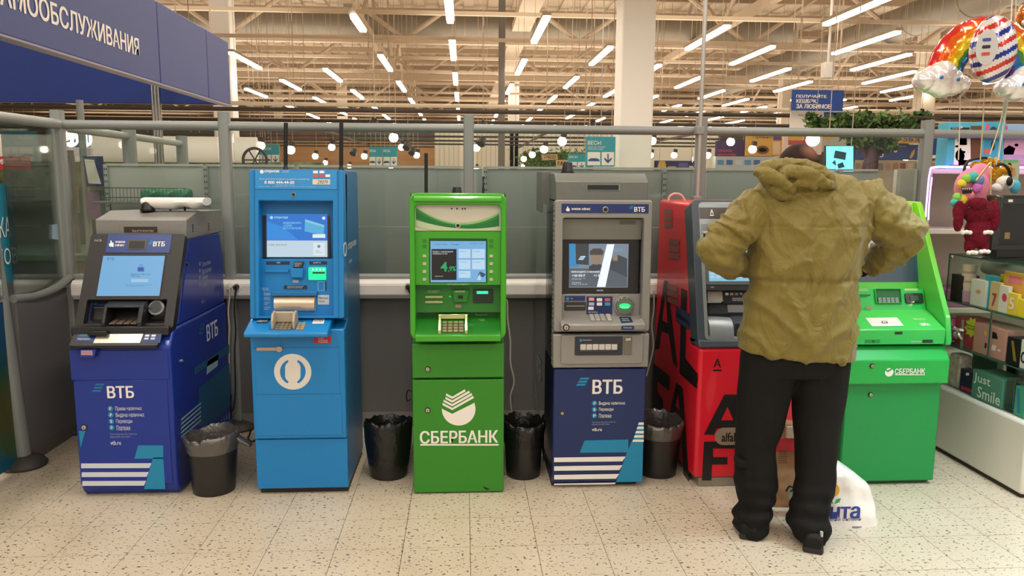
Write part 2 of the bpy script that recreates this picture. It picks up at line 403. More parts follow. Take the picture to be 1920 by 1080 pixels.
for px, lb in ((1053, 'lamp track running into the depth beside the teal scales sign'), (700, 'lamp track running into the depth right of the tall antennas'), (575, 'lamp track between the two tall black antennas'), (1400, 'lamp track running into the depth left of the man')):
    track(px, lb)
GL = mat('#fff0d0', .5, emit=14.0)
globes = [(489, 273, 20, 'first from the left, above the small teal signs'), (545, 281, 19, 'right beside the left tall antenna'), (622, 276, 24, 'just left of the right tall antenna'), (591, 293, 27, 'between the antennas, lower one'), (738, 258, 18, 'high one above the paired teal signs'),
    (753, 276, 25, 'middle one above the paired teal signs'), (683, 293, 27, 'left of the paired teal signs'), (610, 305, 34, 'low one between the antennas'), (655, 312, 36, 'low one right of the right antenna'), (733, 313, 36, 'in front of the paired teal signs'), (781, 291, 26, 'lowest of the descending row right of the teal signs'),
    (1054, 265, 18, 'largest one left of the big teal scales sign'), (1020, 280, 21, 'second in the row leading to the green eco wall'), (998, 290, 25, 'third in the row leading to the green eco wall'), (982, 298, 28, 'fourth in the row at the green eco wall'), (982, 312, 34, 'lowest beside the green eco wall'), (893, 277, 22, 'right beside the grey middle post'), (893, 316, 36, 'low one right of the grey middle post'),
    (1223, 264, 20, 'touching the right edge of the white column'), (1264, 291, 26, 'low one right of the white column'), (1220, 291, 27, 'low one at the foot of the white column'), (1370, 266, 20, 'left of the man, high'), (1411, 280, 20, 'on the yellow poster left of the man'), (1327, 291, 25, 'at the slim pole left of the man'), (1524, 262, 15, 'large one above the head of the man'), (1700, 290, 30, 'right of the potted tree, upper'), (1698, 299, 34, 'right of the potted tree, lower')]
for px, py, Y, lb in globes:
    q = W(px, py, Y=Y); r = {15: .13}.get(Y, .105)
    t = thing('globe_lamp', 'glowing round bulb lamp, ' + lb, 'lamp', q, 'globe lamps over the shops')
    MB().sph(q, r, nu=14, nv=8).out('bulb', GL, t); MB().cyl(q + Vector((.03, 0, r * .8)), q + Vector((.05, 0, r * 1.9)), .07, 10).out('socket', GRID, t)
    MB().cyl(q + Vector((.05, 0, r * 1.8)), Vector((q.x + .05, q.y, 8.62)), .006, 5).out('stem', BEAMD, t)
SPB = mat('#262321', .4)
for px, py, Y, lb in ((907, 232, 19, 'black spotlight behind the grey middle post'), (1111, 230, 19, 'black spotlight left of the white column'), (1315, 226, 19, 'black spotlight at the slim pole'), (703, 228, 19, 'black spotlight above the blue machine side'),
                      (905, 262, 20, 'grey tilted spotlight right of the middle post'), (765, 270, 22, 'spotlight first in the descending row right of the antennas'), (775, 281, 25, 'spotlight second in the descending row right of the antennas'), (665, 282, 26, 'spotlight right of the right tall antenna'), (1640, 268, 24, 'dark spotlight above the potted tree')):
    q = W(px, py, Y=Y); t = thing('spotlight', lb, 'spotlight', q, 'track spotlights')
    MB().cyl(q + Vector((0, 0, .02)), q + Vector((-.05, -.12, -.12)), .09, 12, .11).out('lamp_head', SPB, t); MB().cyl(q, (q.x, q.y, 8.62), .008, 6).out('bracket', BEAMD, t)

# ------------------------------------------------------------------ shops in the distance
def board(name, label, cat, pxr, Y, m, d=.12, txt=(), extra=(), group=None, frame=None, ground=False):
    x0, y0, x1, y1 = pxr; pl = YP(Y); a = pl.r(*pxr); a = (a[0], 0.0, a[2], a[3]) if ground else a; c = pl.pt(a[0], a[1])
    t = thing(name, label, cat, c, group); mb = MB(); mb.plate(pl, a, -d, 0); mb.out('board', m, t, smooth_=False)
    if not ground and a[1] > 1.0:
        for u_ in (a[0] + .12 * (a[2] - a[0]), a[2] - .12 * (a[2] - a[0])): MB().cyl(pl.pt(u_, a[3], -d / 2), (u_, Y + d / 2, 8.62), .008, 4).out('hanging_wire', BEAMD, t, smooth_=False)
    for s, r_, col, bold in txt: MB().text(pl, s, px=r_, d=.01, bold=bold).out('lettering', col, t, smooth_=False)
    for nm, pts, col in extra: MB().px(pl, pts, .006).out(nm, col, t, smooth_=False)
    return t, pl
def q4(x0, y0, x1, y1): return [(x0, y1), (x1, y1), (x1, y0), (x0, y0)]
TEAL = mat('#2f9fb5', .6); BL = mat('#1f4f96', .6); PW = mat('#f4efe6', .6); NAVY = mat('#2b2a63', .6)
def scales_sign(label, x0, y0, x1, y1, Y, big):
    w = x1 - x0; h = y1 - y0; ym = y0 + h * .52
    p = [('panel', q4(x0 + w * .03, ym, x0 + w * .48, y1 - h * .04), PW), ('panel', q4(x0 + w * .53, ym, x1 - w * .03, y1 - h * .04), PW)]
    cx = x0 + w * .755
    hh = h * .36
    ar = [(cx - w * .02, ym + h * .06), (cx + w * .02, ym + h * .06), (cx + w * .02, ym + hh * .75), (cx + w * .13, ym + hh * .5), (cx + w * .13, ym + hh * .68), (cx, ym + hh * 1.05), (cx - w * .13, ym + hh * .68), (cx - w * .13, ym + hh * .5), (cx - w * .02, ym + hh * .75)]
    cy = ym + hh * .85; c2 = x0 + w * .255
    sc = [(c2 - w * .2, cy), (c2 + w * .2, cy), (c2 + w * .2, cy - h * .05), (c2 + w * .1, cy - h * .1), (c2 - w * .1, cy - h * .1), (c2 - w * .2, cy - h * .05)]
    t, pl = board('scales_sign', label, 'sign', (x0, y0, x1, y1), Y, TEAL, txt=[('ВЕСЫ', (x0 + w * .04, y0 + h * .14, x0 + w * .5, y0 + h * .28), PW, .02)] + ([('здесь вы можете\nвзвесить товар', (x0 + w * .04, y0 + h * .33, x0 + w * .66, y0 + h * .46), PW, 0)] if big else []), extra=p, group='teal scales signs')
    MB().px(pl, ar, .012).out('arrow', BL, t, smooth_=False); MB().px(pl, sc, .012).out('pictogram', BL, t, smooth_=False)
    x = (x0 + x1) / 2; a = pl.pt(*pl.hit(x, y0)); MB().cyl(a, (a.x, a.y, 8.62), .008, 5).out('hanging_wire', STEEL, t)
scales_sign('large teal scales sign hanging left of the white column', 1100, 256, 1153, 312, 13.5, True)
scales_sign('right one of the paired teal scales signs right of the antennas', 718, 275, 745, 312, 26, False)
scales_sign('left one of the paired teal scales signs right of the antennas', 692, 275, 717, 312, 25.8, False)
scales_sign('teal scales sign behind the left tall antenna, right of its pair', 493, 271, 524, 308, 25, False)
scales_sign('teal scales sign with a round wheel in front, left of its pair', 467, 271, 492, 308, 24.8, False)
scales_sign('small teal scales sign half hidden left of the large one', 1066, 288, 1099, 318, 21, False)
board('wooden_fascia', 'long light wooden shop fascia behind the left antennas', 'fascia', (330, 262, 870, 322), 44, mat('#b98b5e', .7, noisec=.2, scale=1.2, stretch=(.3, 1, 3)), 1.0, ground=True)
board('dark_fascia', 'dim brown shop fascia above the long wooden one', 'fascia', (440, 232, 640, 262), 45, mat('#6e4a39', .8, noisec=.25, scale=.8), .4)
board('dark_fascia', 'dim grey green shop wall right of the brown fascia', 'fascia', (641, 232, 812, 262), 45, mat('#5b5f52', .8, noisec=.25, scale=.8), .4)
t, pl = board('white_ribbed_wall', 'bright white ribbed shop wall behind the middle post', 'wall panel', (815, 238, 1165, 322), 40, mat('#e8e0d2', .6), .6, ground=True)
mb = MB()
for i in range(40):
    u = pl.hit(815 + i * 8.7, 280)[0]; a = pl.r(815, 238, 1165, 322); mb.plate(pl, (u, a[1], u + .05, a[3]), 0, .04)
mb.out('rib', mat('#cfc6b7', .6), t, smooth_=False)['kind'] = 'stuff'
t, pl = board('white_ribbed_wall', 'bright white shop wall right of the white column', 'wall panel', (1222, 245, 1345, 300), 40, mat('#e8e0d2', .6), .5, ground=True)
t, pl = board('eco_wall', 'green leafy shop wall with wooden name boards', 'wall panel', (985, 285, 1112, 322), 30, mat('#5d6b33', .9, noisec=.5, scale=3), .3,
      )
pe = YP(29.1)
for P_, s_, r_ in (([(1017, 301), (1046, 299), (1045, 289), (1015, 290)], 'ЭКО', (1020, 291, 1042, 298)), ([(1043, 313), (1094, 312), (1093, 299), (1042, 300)], 'МАРКЕТ', (1046, 302, 1090, 310))):
    MB().pxext(pe, P_, -.05, 0).out('name_board', mat('#c9a878', .7), t, smooth_=False); MB().text(pe, s_, px=r_, d=.02, bold=.02).out('lettering', mat('#3d3a2a', .7), t, smooth_=False)
LEAF = [mat('#5f7d2f', .7), mat('#3f5d22', .7), mat('#84a04a', .7)]
def leaves(pts, m, name, root, size, n):
    for k_ in range(len(m)):
        mb = MB()
        for q in range(n // len(m)):
            c, r = random.choice(pts); p = Vector(c) + Vector((random.gauss(0, 1) * r[0], random.gauss(0, 1) * r[1], random.gauss(0, 1) * r[2])) * .5
            a = Vector((random.uniform(-1, 1), random.uniform(-1, 1), random.uniform(-1, 1))).normalized(); b = a.cross(Vector((random.uniform(-1, 1), random.uniform(-1, 1), .3))).normalized(); s_ = size * random.uniform(.6, 1.3)
            mb.add([p - a * s_, p + b * s_ * .45, p + a * s_, p - b * s_ * .45], [(0, 1, 2, 3)])
        mb.out(name, m[k_], root, smooth_=False, fix=False)['kind'] = 'stuff'
q0 = [(W(x, y, Y=29.5), (.5, .1, .3)) for x, y in ((995, 300), (1010, 312), (1030, 305), (1060, 295), (1080, 296), (1060, 315), (1000, 292))]
leaves(q0, LEAF, 'wall_leaves', t, .09, 900)
board('purple_poster', 'dark purple and yellow shop poster right of the white column', 'poster', (1228, 301, 1306, 322), 24, NAVY, .1, extra=[('print', [(1232, 316), (1250, 316), (1247, 302), (1236, 302)], mat('#c8a24a', .6)), ('print', q4(1252, 312, 1268, 317), mat('#c8a24a', .6)), ('print', q4(1272, 305, 1290, 318), mat('#5b5a9a', .6)), ('print', q4(1292, 311, 1300, 316), mat('#e0c070', .6))])
board('purple_poster', 'purple poster with red lettering left of the head', 'poster', (1343, 264, 1400, 298), 26, mat('#4b3568', .6), .1, txt=[('призов', (1345, 280, 1372, 286), mat('#d84a4a', .6), .02), ('волонтёр', (1345, 287, 1380, 293), mat('#d84a4a', .6), .02)])
board('yellow_poster', 'yellow poster with bread left of the head of the man', 'poster', (1400, 252, 1465, 293), 25.5, mat('#dba64e', .6), .1, txt=[('Пряник!', (1412, 254, 1448, 261), mat('#8a5a1e', .6), .02)],
      extra=[('print', [(1430 + 12 * cos(i * .52), 281 + 8 * sin(i * .52)) for i in range(12)], mat('#7b4a22', .6)), ('print', [(1430 + 8 * cos(i * .52), 281 + 4 * sin(i * .52)) for i in range(12)], mat('#e2b56c', .6)), ('print', q4(1449, 266, 1463, 290), mat('#e9c8a8', .6)), ('print', q4(1450, 250, 1465, 263), mat('#54417a', .6))])
board('pink_poster', 'red and yellow poster with a bulb lamp before it', 'poster', (1470, 250, 1540, 290), 25, mat('#e8cfc4', .6), .1, extra=[('print', q4(1478, 252, 1505, 262), mat('#e0a83a', .6)), ('print', q4(1478, 263, 1530, 272), mat('#c24b4b', .6)), ('print', q4(1508, 252, 1520, 264), mat('#b5443f', .6))])
board('grey_poster', 'pale grey poster with a yellow pill shape behind the screen', 'poster', (1541, 247, 1600, 285), 26, mat('#b9b7ae', .6), .1, extra=[('print', [(1552 + 14 * cos(i * .52), 256 + 6 * sin(i * .52)) for i in range(12)], mat('#d9a544', .6))])
board('blue_price_board', 'long blue price board with a white six behind the tree', 'sign', (1590, 270, 1728, 300), 24, mat('#3a4f94', .6), .1, txt=[('6', (1676, 273, 1682, 286), PW, .03), ('вто', (1634, 287, 1656, 295), PW, .02), ('АКЦИЯ', (1686, 273, 1698, 276), PW, .0)],
      extra=[('print', [(1705, 296), (1710, 284), (1716, 279), (1714, 290), (1709, 297)], mat('#d9b24a', .6))])
board('orange_price_board', 'orange discount board with minus fifty six percent', 'sign', (1680, 246, 1732, 269), 23.8, mat('#d8a153', .6), .1, txt=[('-56%', (1686, 254, 1727, 266), mat('#56608c', .6), .03)])
board('blue_price_board', 'blue price board with a white five beyond the right post', 'sign', (1745, 255, 1782, 290), 22, mat('#33468a', .6), .1, txt=[('5', (1775, 264, 1780, 278), PW, .02), ('скидка недели', (1748, 257, 1766, 260), PW, 0)], extra=[('print', q4(1746, 291, 1782, 297), PW)])
board('shop_shelving', 'low pale product shelving behind the head of the man', 'shelf', (1342, 293, 1470, 320), 25, mat('#b8bcc4', .6), .3, ground=True, extra=[('product', q4(1345 + 17 * i, 300, 1357 + 17 * i, 309), mat(['#5b8fc2', '#3b6fae', '#c6ccd2'][i % 3], .5)) for i in range(7)])
board('shop_shelving', 'long pale product shelving behind the potted tree', 'shelf', (1600, 300, 1800, 320), 25, mat('#c3b7a6', .6), .3, ground=True, extra=[('product', q4(1604 + 14 * i, 306, 1614 + 14 * i, 319), mat(['#b59473', '#a85c4e', '#d2c6ae', '#8d8f94', '#c79a9a'][i % 5], .5)) for i in range(13)])
t, pl = board('cyan_screen', 'glowing cyan advertising screen right of the head', 'screen', (1548, 273, 1601, 326), 11, mat('#222222', .4), .05)
MB().px(pl, q4(1549, 274, 1600, 325), .006).out('display', mat('#6fd0f2', .5, emit=1.6), t, smooth_=False)
MB().cyl(pl.pt(*pl.hit(1575, 300), -.03), (W(1575, 300, Y=11.03).x, 11.03, 0), .03, 10).out('stand', GRID, t)
mb = MB(); mb.px(pl, [(1563, 296), (1585, 300), (1587, 286), (1566, 282)], .012); mb.px(pl, [(1560, 305), (1568, 311), (1566, 300)], .012); mb.px(pl, [(1572, 316), (1584, 313), (1580, 304), (1570, 308)], .012); mb.out('print', mat('#234a5c', .5), t, smooth_=False)
t, pl = board('cashback_banner', 'blue hanging banner about cashback in the hall', 'banner', (1486, 168, 1580, 208), 17, mat('#22478f', .6), .04, txt=[('ПОЛУЧАЙТЕ.', (1493, 176, 1551, 184), PW, .03), ('КЕШБЭК.', (1493, 185.5, 1532, 193.5), PW, .03), ('ЗА ЛЮБИМОЕ!', (1493, 195, 1559, 204), PW, .03)])
for x in (1495, 1572): a = pl.pt(*pl.hit(x, 168)); MB().cyl(a, (a.x, a.y, 8.62), .008, 4).out('hanging_wire', BEAMD, t)
t, pl = board('cashback_banner', 'white lower banner with a strawberry under the blue banner', 'banner', (1483, 210, 1580, 243), 17.3, mat('#e9e3da', .6), .04, txt=[('Набор скидок', (1497, 214, 1522, 219), mat('#444444', .6), 0)],
      extra=[('print', q4(1545, 210, 1580, 225), mat('#3a4f94', .6)), ('print', [(1563 + 17 * cos(i * .52), 226 + 14 * sin(i * .52)) for i in range(12)], mat('#c63a3a', .5)), ('print', [(1555, 219), (1575, 218), (1565, 212)], mat('#4f8a3a', .5))])
a = W(1552, 168, Y=17.5)
t = thing('aisle_camera', 'small white device on a slim white pole above the banner', 'camera', W(1552, 140, Y=17.5)); q = W(1552, 130, Y=17.5)
MB().cyl((q.x, q.y, q.z), (q.x, q.y, 8.6), .03, 8).out('pole', WHITE, t); MB().box(q.x - .12, q.x + .12, q.y - .1, q.y + .1, q.z - .2, q.z + .15).out('housing', WHITE, t, bevel=.02)
# tree in the shop
c = W(1632, 318, Y=12.0); t = thing('artificial_tree', 'leafy green artificial tree with a dark trunk behind the partition', 'tree', (c.x, 12, 0))
mb = MB(); mb.tube([(c.x, 12, .0), (c.x + .03, 12, 1.0), (c.x - .02, 12, 1.6), (c.x, 12, 1.95), (c.x + .03, 12, 2.3)], lambda u: .14 + .05 * sin(u * 12) * .3 - .05 * u, 10)
for a_, b_ in (((c.x, 12, 1.9), (c.x - .35, 12.1, 2.4)), ((c.x, 12, 1.9), (c.x + .5, 12, 2.5)), ((c.x, 12, 2.1), (c.x + .9, 12.1, 2.55))): mb.cyl(a_, b_, .04, 8, .02)
mb.out('trunk', mat('#5d4650', .7, noisec=.4, bump=.6, scale=14, stretch=(1, 1, .2)), t)
blobs = [(W(x, y, Y=12 + random.uniform(-.2, .2)), (r, r * .8, r * .6)) for x, y, r in ((1600, 258, .16), (1625, 262, .2), (1655, 268, .2), (1640, 250, .2), (1610, 270, .12), (1665, 275, .14), (1590, 250, .12), (1665, 250, .15),
    (1530, 230, .12), (1555, 233, .2), (1580, 226, .2), (1605, 232, .2), (1635, 232, .22), (1660, 228, .22), (1690, 232, .2), (1715, 225, .16), (1728, 217, .1), (1520, 219, .06), (1620, 222, .15), (1672, 238, .16))]
leaves(blobs, [mat('#4c6b34', .7), mat('#2f4a22', .7), mat('#6c8a48', .7)], 'foliage', t, .06, 3300)
for x0 in (c.x - .8,): MB().tube([(c.x, 12, 2.5), (c.x + .5, 12, 2.62), (c.x + 1.1, 12, 2.6)], .02, 6).out('branch', mat('#4a3a33', .8), t)
MB().lathe((c.x, 12, 0), [(.22, .0), (.3, .45), (.31, .47), (.28, .47), (.27, .4), (.0, .4)], 20).out('pot', mat('#6b5d52', .7), t)
# ------------------------------------------------------------------ glass partition behind the machines
GREY = mat('#8b908d', .45, .15); PANEL = mat('#6b6a69', .5, noisec=.03, scale=2); GLASS = glassmat('#f3f7f5', .7); GLASS3 = glassmat('#f3f7f5', .12); GLASS2 = glassmat('#eef4f1', .8)
part = thing('glass_partition', 'grey framed glass partition standing behind the whole row of machines', 'partition', (0, 5.0, 0))
PX = [-2.487, -1.0 + -.485, .03, 1.53, 3.04]
def post(x, y, r=None, base=True, root=None, h=2.03):
    mb = MB(); mb.rr(PL((x, y, 0), (0, 1, 0)), (-.033, -.033, .033, .033), 0, h, .012, 3); mb.out('post', GREY, root)
    if base: MB().lathe((x, y, 0), [(.115, .0), (.12, .012), (.105, .035), (.06, .055), (.04, .06), (.036, .07), (.0, .07)], 28).out('base_flange', mat('#3c3a36', .5), root)
for x in PX: post(x, 5.0, root=part)
for i in range(4):
    a, b = PX[i] + .03, PX[i + 1] - .03
    MB().cyl((a, 5.0, 1.945), (b, 5.0, 1.945), .028, 16).out('top_rail', GREY, part)
    MB().cyl((a, 5.0, 1.0), (b, 5.0, 1.0), .022, 16).out('lower_rail', GREY, part)
    MB().box(a + .02, b - .02, 4.997, 5.005, 1.022, 1.918).out('glass_pane', GLASS, part, smooth_=False)
    MB().box(a, b, 4.99, 5.02, .10, .985).out('lower_panel', PANEL, part, smooth_=False)
    MB().box(a, b, 4.985, 5.025, .0, .10).out('kick_strip', mat('#8d8982', .5, .2), part, smooth_=False)
MB().cyl((PX[4], 5, 1.945), (4.4, 5, 1.945), .028, 16).out('top_rail', GREY, part)
# side run of the partition at the left
part2 = thing('glass_partition', 'grey side partition with glass at the left edge turning towards the viewer', 'partition', (-2.5, 4.35, 0))
LX = -2.497
mb = MB(); mb.cyl((LX - .0, 4.37, 0), (LX - .09, 4.33, 2.03), .042, 20); mb.out('post', GREY, part2)
MB().lathe((LX, 4.37, 0), [(.115, .0), (.12, .015), (.1, .04), (.06, .062), (.05, .066), (.0, .07)], 28).out('base_flange', mat('#3c3a36', .5), part2)
MB().cyl((LX - .1, 3.2, 1.95), (-2.47, 4.97, 1.945), .03, 16).out('top_rail', GREY, part2)
MB().tube([(LX, 4.40, .955), (LX + .01, 4.6, .94), (LX + .02, 4.8, .955), (-2.47, 4.97, 1.0)], .024, 12).out('lower_rail', GREY, part2)
MB().box(LX - .004, LX + .004, 4.42, 4.95, .97, 1.92).out('glass_pane', GLASS2, part2, smooth_=False)
MB().box(LX - .015, LX + .015, 4.40, 4.95, .07, .945).out('lower_panel', PANEL, part2, smooth_=False)
MB().box(LX - .02, LX + .02, 4.40, 4.96, .0, .07).out('kick_strip', mat('#6f6b64', .5, .2), part2, smooth_=False)
m_ = bpy.data.materials.new('meadow_print'); m_.use_nodes = True; nt = m_.node_tree; b_ = nt.nodes['Principled BSDF']; b_.inputs['Roughness'].default_value = .3
g_ = nt.nodes.new('ShaderNodeNewGeometry'); s_ = nt.nodes.new('ShaderNodeSeparateXYZ'); r_ = nt.nodes.new('ShaderNodeValToRGB'); n_ = nt.nodes.new('ShaderNodeTexNoise'); n_.inputs['Scale'].default_value = 7; a_ = nt.nodes.new('ShaderNodeMath'); a_.operation = 'MULTIPLY_ADD'; a_.inputs[1].default_value = .5
nt.links.new(g_.outputs['Position'], s_.inputs[0]); nt.links.new(g_.outputs['Position'], n_.inputs['Vector']); nt.links.new(n_.outputs['Fac'], a_.inputs[0]); nt.links.new(s_.outputs['Z'], a_.inputs[2]); nt.links.new(a_.outputs[0], r_.inputs[0]); nt.links.new(r_.outputs[0], b_.inputs['Base Color'])
e_ = r_.color_ramp.elements; e_[0].position = .25; e_[0].color = rgb('#0e5a78'); e_[1].position = 1.1; e_[1].color = rgb('#0e4a70')
for p_, c_ in ((.38, '#28502a'), (.6, '#4d4a22'), (.8, '#24502f'), (.95, '#164a5c')): q = e_.new(p_); q.color = rgb(c_)
MB().box(LX - .03, LX - .012, 3.3, 4.33, .03, .95).out('printed_panel', m_, part2, smooth_=False, label='blue and green meadow print on the panel')
MB().box(LX - .004, LX + .004, 3.3, 4.31, .97, 1.92).out('glass_pane', GLASS2, part2, smooth_=False)
part3 = thing('glass_partition', 'grey rear partition with two posts running back behind the left machine', 'partition', (-2.53, 6.1, 0))
for (x, y) in ((-2.53, 6.12), (-2.60, 7.43)):
    mb = MB(); mb.cyl((x, y, 0), (x, y, 2.0), .05, 16); mb.out('post', GREY, part3)
for a, b in (((-2.48, 5.03), (-2.53, 6.07)), ((-2.53, 6.17), (-2.60, 7.38))):
    MB().cyl((a[0], a[1], 1.93), (b[0], b[1], 1.93), .028, 12).out('top_rail', GREY, part3)
    MB().add([(a[0], a[1], 1), (b[0], b[1], 1), (b[0], b[1], 1.9), (a[0], a[1], 1.9)], [(0, 1, 2, 3)]).out('glass_pane', GLASS3, part3, smooth_=False)
    MB().add([(a[0], a[1], .05), (b[0], b[1], .05), (b[0], b[1], .98), (a[0], a[1], .98)], [(0, 1, 2, 3)]).out('lower_panel', PANEL, part3, smooth_=False)
# slim pole right of the white column
q = W(1308, 370, Y=4.93); q2 = W(1326, 10, Y=4.93)
t = thing('slim_pole', 'slim light grey pole rising in front of the partition', 'pole', (q.x, 4.93, 0)); MB().cyl((q.x - .005, 4.93, .0), (q2.x - .01, 4.93, 3.4), .014, 12).out('pole_tube', mat('#bcb9b2', .35, .5), t)
MB().box(q.x - .03, q.x + .02, 4.91, 4.97, 1.48, 1.53).out('clamp', GREY, t, bevel=.004); MB().box(q.x - .03, q.x + .02, 4.91, 4.97, 1.92, 1.97).out('clamp', GREY, t, bevel=.004)

# cable trunking and sockets
TR = mat('#f2eeea', .35, coat=.3)
tr = thing('cable_trunking', 'long white cable trunking along the partition behind the machines', 'cable trunking', (-.5, 4.98, .93))
for a, b in ((-2.44, -.02), (-.02, 2.4)):
    mb = MB(); mb.prismX([(4.985, .865), (4.94, .868), (4.925, .885), (4.918, .89), (4.918, .965), (4.925, .97), (4.94, .985), (4.985, .988)], a, b); mb.out('trunking_body', TR, tr)
    MB().box(a, b, 4.914, 4.92, .895, .958).out('trunking_cover', TR, tr, bevel=.002)
pl = YP(4.914)
for px, py, lb in ((431, 538, None), (444, 538, None), (765, 537, None)):
    u, v = pl.hit(px, py); MB().disc(pl, u, v, .024, 0, .006).out('socket', TR, tr)
def cord(name, label, pts, r, m, plug=None, pm=None):
    t = thing(name, label, 'cable', pts[0]); MB().tube(pts, r, 8, 5).out('cord', m, t)
    if plug:
        u, v = pl.hit(*plug); MB().cyl(pl.pt(u, v, .004), pl.pt(u, v, .04), .018, 16, .013).out('plug', pm or m, t)
    return t
CW = mat('#cfc8bd', .5); CB = mat('#1b1a1b', .5)
def pts(Y, *p): return [W(a, b, Y=Y) for a, b in p]
cord('power_cable', 'white power cable plugged in left of the bright blue machine', pts(4.88, (431, 540), (430, 560), (428, 585), (430, 615), (429, 640), (430, 700)), .005, CW, (431, 538), mat('#d8cfc0', .5))
cord('power_cable', 'black power cable hanging from the socket left of the bright blue machine', pts(4.87, (443, 540), (440, 560), (440, 590), (442, 620), (440, 660), (441, 700), (441, 740), (438, 765), (434, 770), (432, 760), (434, 740)), .005, CB, (444, 538), CB)
cord('power_cable', 'black plug and short cable left of the dark green machine', pts(4.86, (765, 540), (768, 548), (772, 556), (776, 570)), .006, CB, (765, 538), CB)
cord('power_cable', 'white cable hanging right of the dark green machine', pts(4.7, (944, 560), (951, 566), (952, 600), (957, 640), (957, 680), (964, 715), (957, 745), (961, 780), (964, 796)), .005, CW)
cord('power_cable', 'white cable hanging between the grey machine and the red machine', pts(4.5, (1226, 545), (1226, 580), (1222, 610), (1225, 650), (1216, 690), (1212, 705)), .005, CW)
cord('power_cable', 'pink and white cable looping over the red machine', pts(4.6, (1253, 376), (1256, 368), (1266, 363), (1277, 366), (1284, 376)), .007, mat('#d8a8a0', .5))
cord('power_cable', 'thin dark cable beside the lower left of the dark green machine', pts(4.85, (772, 734), (765, 732), (762, 742), (764, 752), (770, 748)), .004, CB)
cord('power_cable', 'coil of black cable on the floor beside the bright blue machine', [W(446, 803, Z=.01), W(452, 808, Z=.01), W(462, 806, Z=.01), W(470, 803, Z=.01), W(468, 815, Z=.01), W(465, 822, Z=.012), W(472, 828, Z=.02), W(478, 826, Z=.01)], .005, CB)
cord('power_cable', 'thin looping cable at the upper left of the grey machine', pts(4.6, (1026, 375), (1018, 382), (1012, 372), (1014, 362), (1024, 359)), .003, CW)

# ------------------------------------------------------------------ shelving backs behind the glass
GP = mat('#a2a8a4', .5, .1); GP2 = mat('#b9bab4', .5, .1); SLOT = mat('#3e413f', .6)
def gondola(a, b, label, pm=GP, y=5.3, h=1.7, slots=True, cable=False):
    t = thing('shelf_gondola', label, 'gondola', ((a + b) / 2, y, 0), 'grey shelving backs behind the glass')
    n = 4
    for i in range(n):
        MB().box(a + .005, b - .005, y, y + .03, .12 + i * (h - .12) / n, .12 + (i + 1) * (h - .12) / n - .003).out('back_panel', pm, t, smooth_=False)
    MB().box(a + .02, b - .02, y - .01, y + .4, 0, .12).out('base', GP, t, bevel=.004); MB().box(a + .016, b - .016, y - .01, y + .04, h, h + .015).out('top_cap', GP2, t, smooth_=False)
    MB().box(a + .001, a + .027, y - .02, y + .05, 0, h + .01).out('upright', GP, t, smooth_=False)
    if slots:
        mb = MB()
        for i in range(22): mb.box(a + .005, a + .011, y - .0205, y - .0195, h - .03 - i * .04, h - .015 - i * .04); mb.box(a + .017, a + .023, y - .0205, y - .0195, h - .03 - i * .04, h - .015 - i * .04)
        mb.out('upright_slots', SLOT, t, smooth_=False)['kind'] = 'stuff'
    return t
gl_ = gondola(-2.36, -1.72, 'light grey shelving back with a wire basket behind the left machine', GP2)
gondola(-1.72, -1.12, 'grey shelving back seen between the left machine and the bright blue machine')
gondola(-1.12, .13, 'grey shelving back behind the bright blue and the dark green machine')
gondola(.13, 1.36, 'grey shelving back behind the grey machine')
gondola(1.36, 2.6, 'grey shelving back behind the man')
gondola(2.6, 2.9, 'narrow grey shelving back above the bright green machine')
t = thing('wire_shelf', 'wire basket shelf on the light grey back behind the left machine', 'shelf', (-2.04, 5.15, 1.46))
MB().box(-2.32, -1.75, 5.02, 5.28, 1.46, 1.475).out('shelf_board', mat('#8b8d88', .5), t, bevel=.003)
mb = MB()
for i in range(26): mb.cyl((-2.31 + i * .022, 5.03, 1.475), (-2.31 + i * .022, 5.03, 1.56), .0018, 5)
mb.cyl((-2.32, 5.03, 1.56), (-1.75, 5.03, 1.56), .003, 6); mb.cyl((-2.32, 5.03, 1.5), (-1.75, 5.03, 1.5), .003, 6)
mb.out('wire_front', mat('#7a7b76', .4, .6), t)['kind'] = 'stuff'
tag(baked(MB().loft([[Vector((x, 5.16 + .07 * cos(a), 1.515 + .035 * sin(a) + .012 * sin(x * 60 + a * 2))) for a in [2 * pi * i / 14 for i in range(14)]] for x in [-2.06 + .016 * j for j in range(19)]]), 'green_bags', mat('#3f9b76', .4, noisec=.3, scale=30, bump=.6), voxel=.008, smooth_it=1), 'crumpled green mesh bags lying on the wire shelf', 'bag')

# ------------------------------------------------------------------ overhead blue sign at the left
SB = mat('#3c4a86', .55); SBI = mat('#12307c', .6)
t = thing('overhead_sign', 'large blue overhead self service sign with white capital letters', 'sign', (-2.87, 6, 2.5))
pr = XPr(-2.86)
def hits(px, py): return pr.hit(px, py)
mb = MB(); mb.box(-2.93, -2.86, 3.2, 7.7, 2.5, 3.25); mb.out('sign_face', SB, t, bevel=.01)
mb = MB(); mb.box(-2.93, -2.86, 7.71, 9.1, 2.5, 3.25); mb.out('sign_face', SB, t, bevel=.01)
mb = MB(); mb.box(-2.93, -2.86, 9.11, 9.93, 2.5, 3.25); mb.out('sign_face', SB, t, bevel=.01)
MB().box(-12, -2.93, 9.86, 9.93, 2.5, 3.25).out('rear_face', SBI, t, bevel=.01)
MB().box(-2.95, -2.85, 3.2, 9.93, 2.485, 2.5).out('edge_strip', mat('#8a8aa0', .4, .5), t)
rR, zb = hits(261, 106); _, zt = hits(258, 72); rM, _ = hits(49, 26); p_ = (rR - rM) / 13
MB().text(pr, 'САМООБСЛУЖИВАНИЯ', (rR - 16.1 * p_, zb, rR, zt), bold=.035, d=.004).out('lettering', mat('#f0ece6', .5), t, smooth_=False)
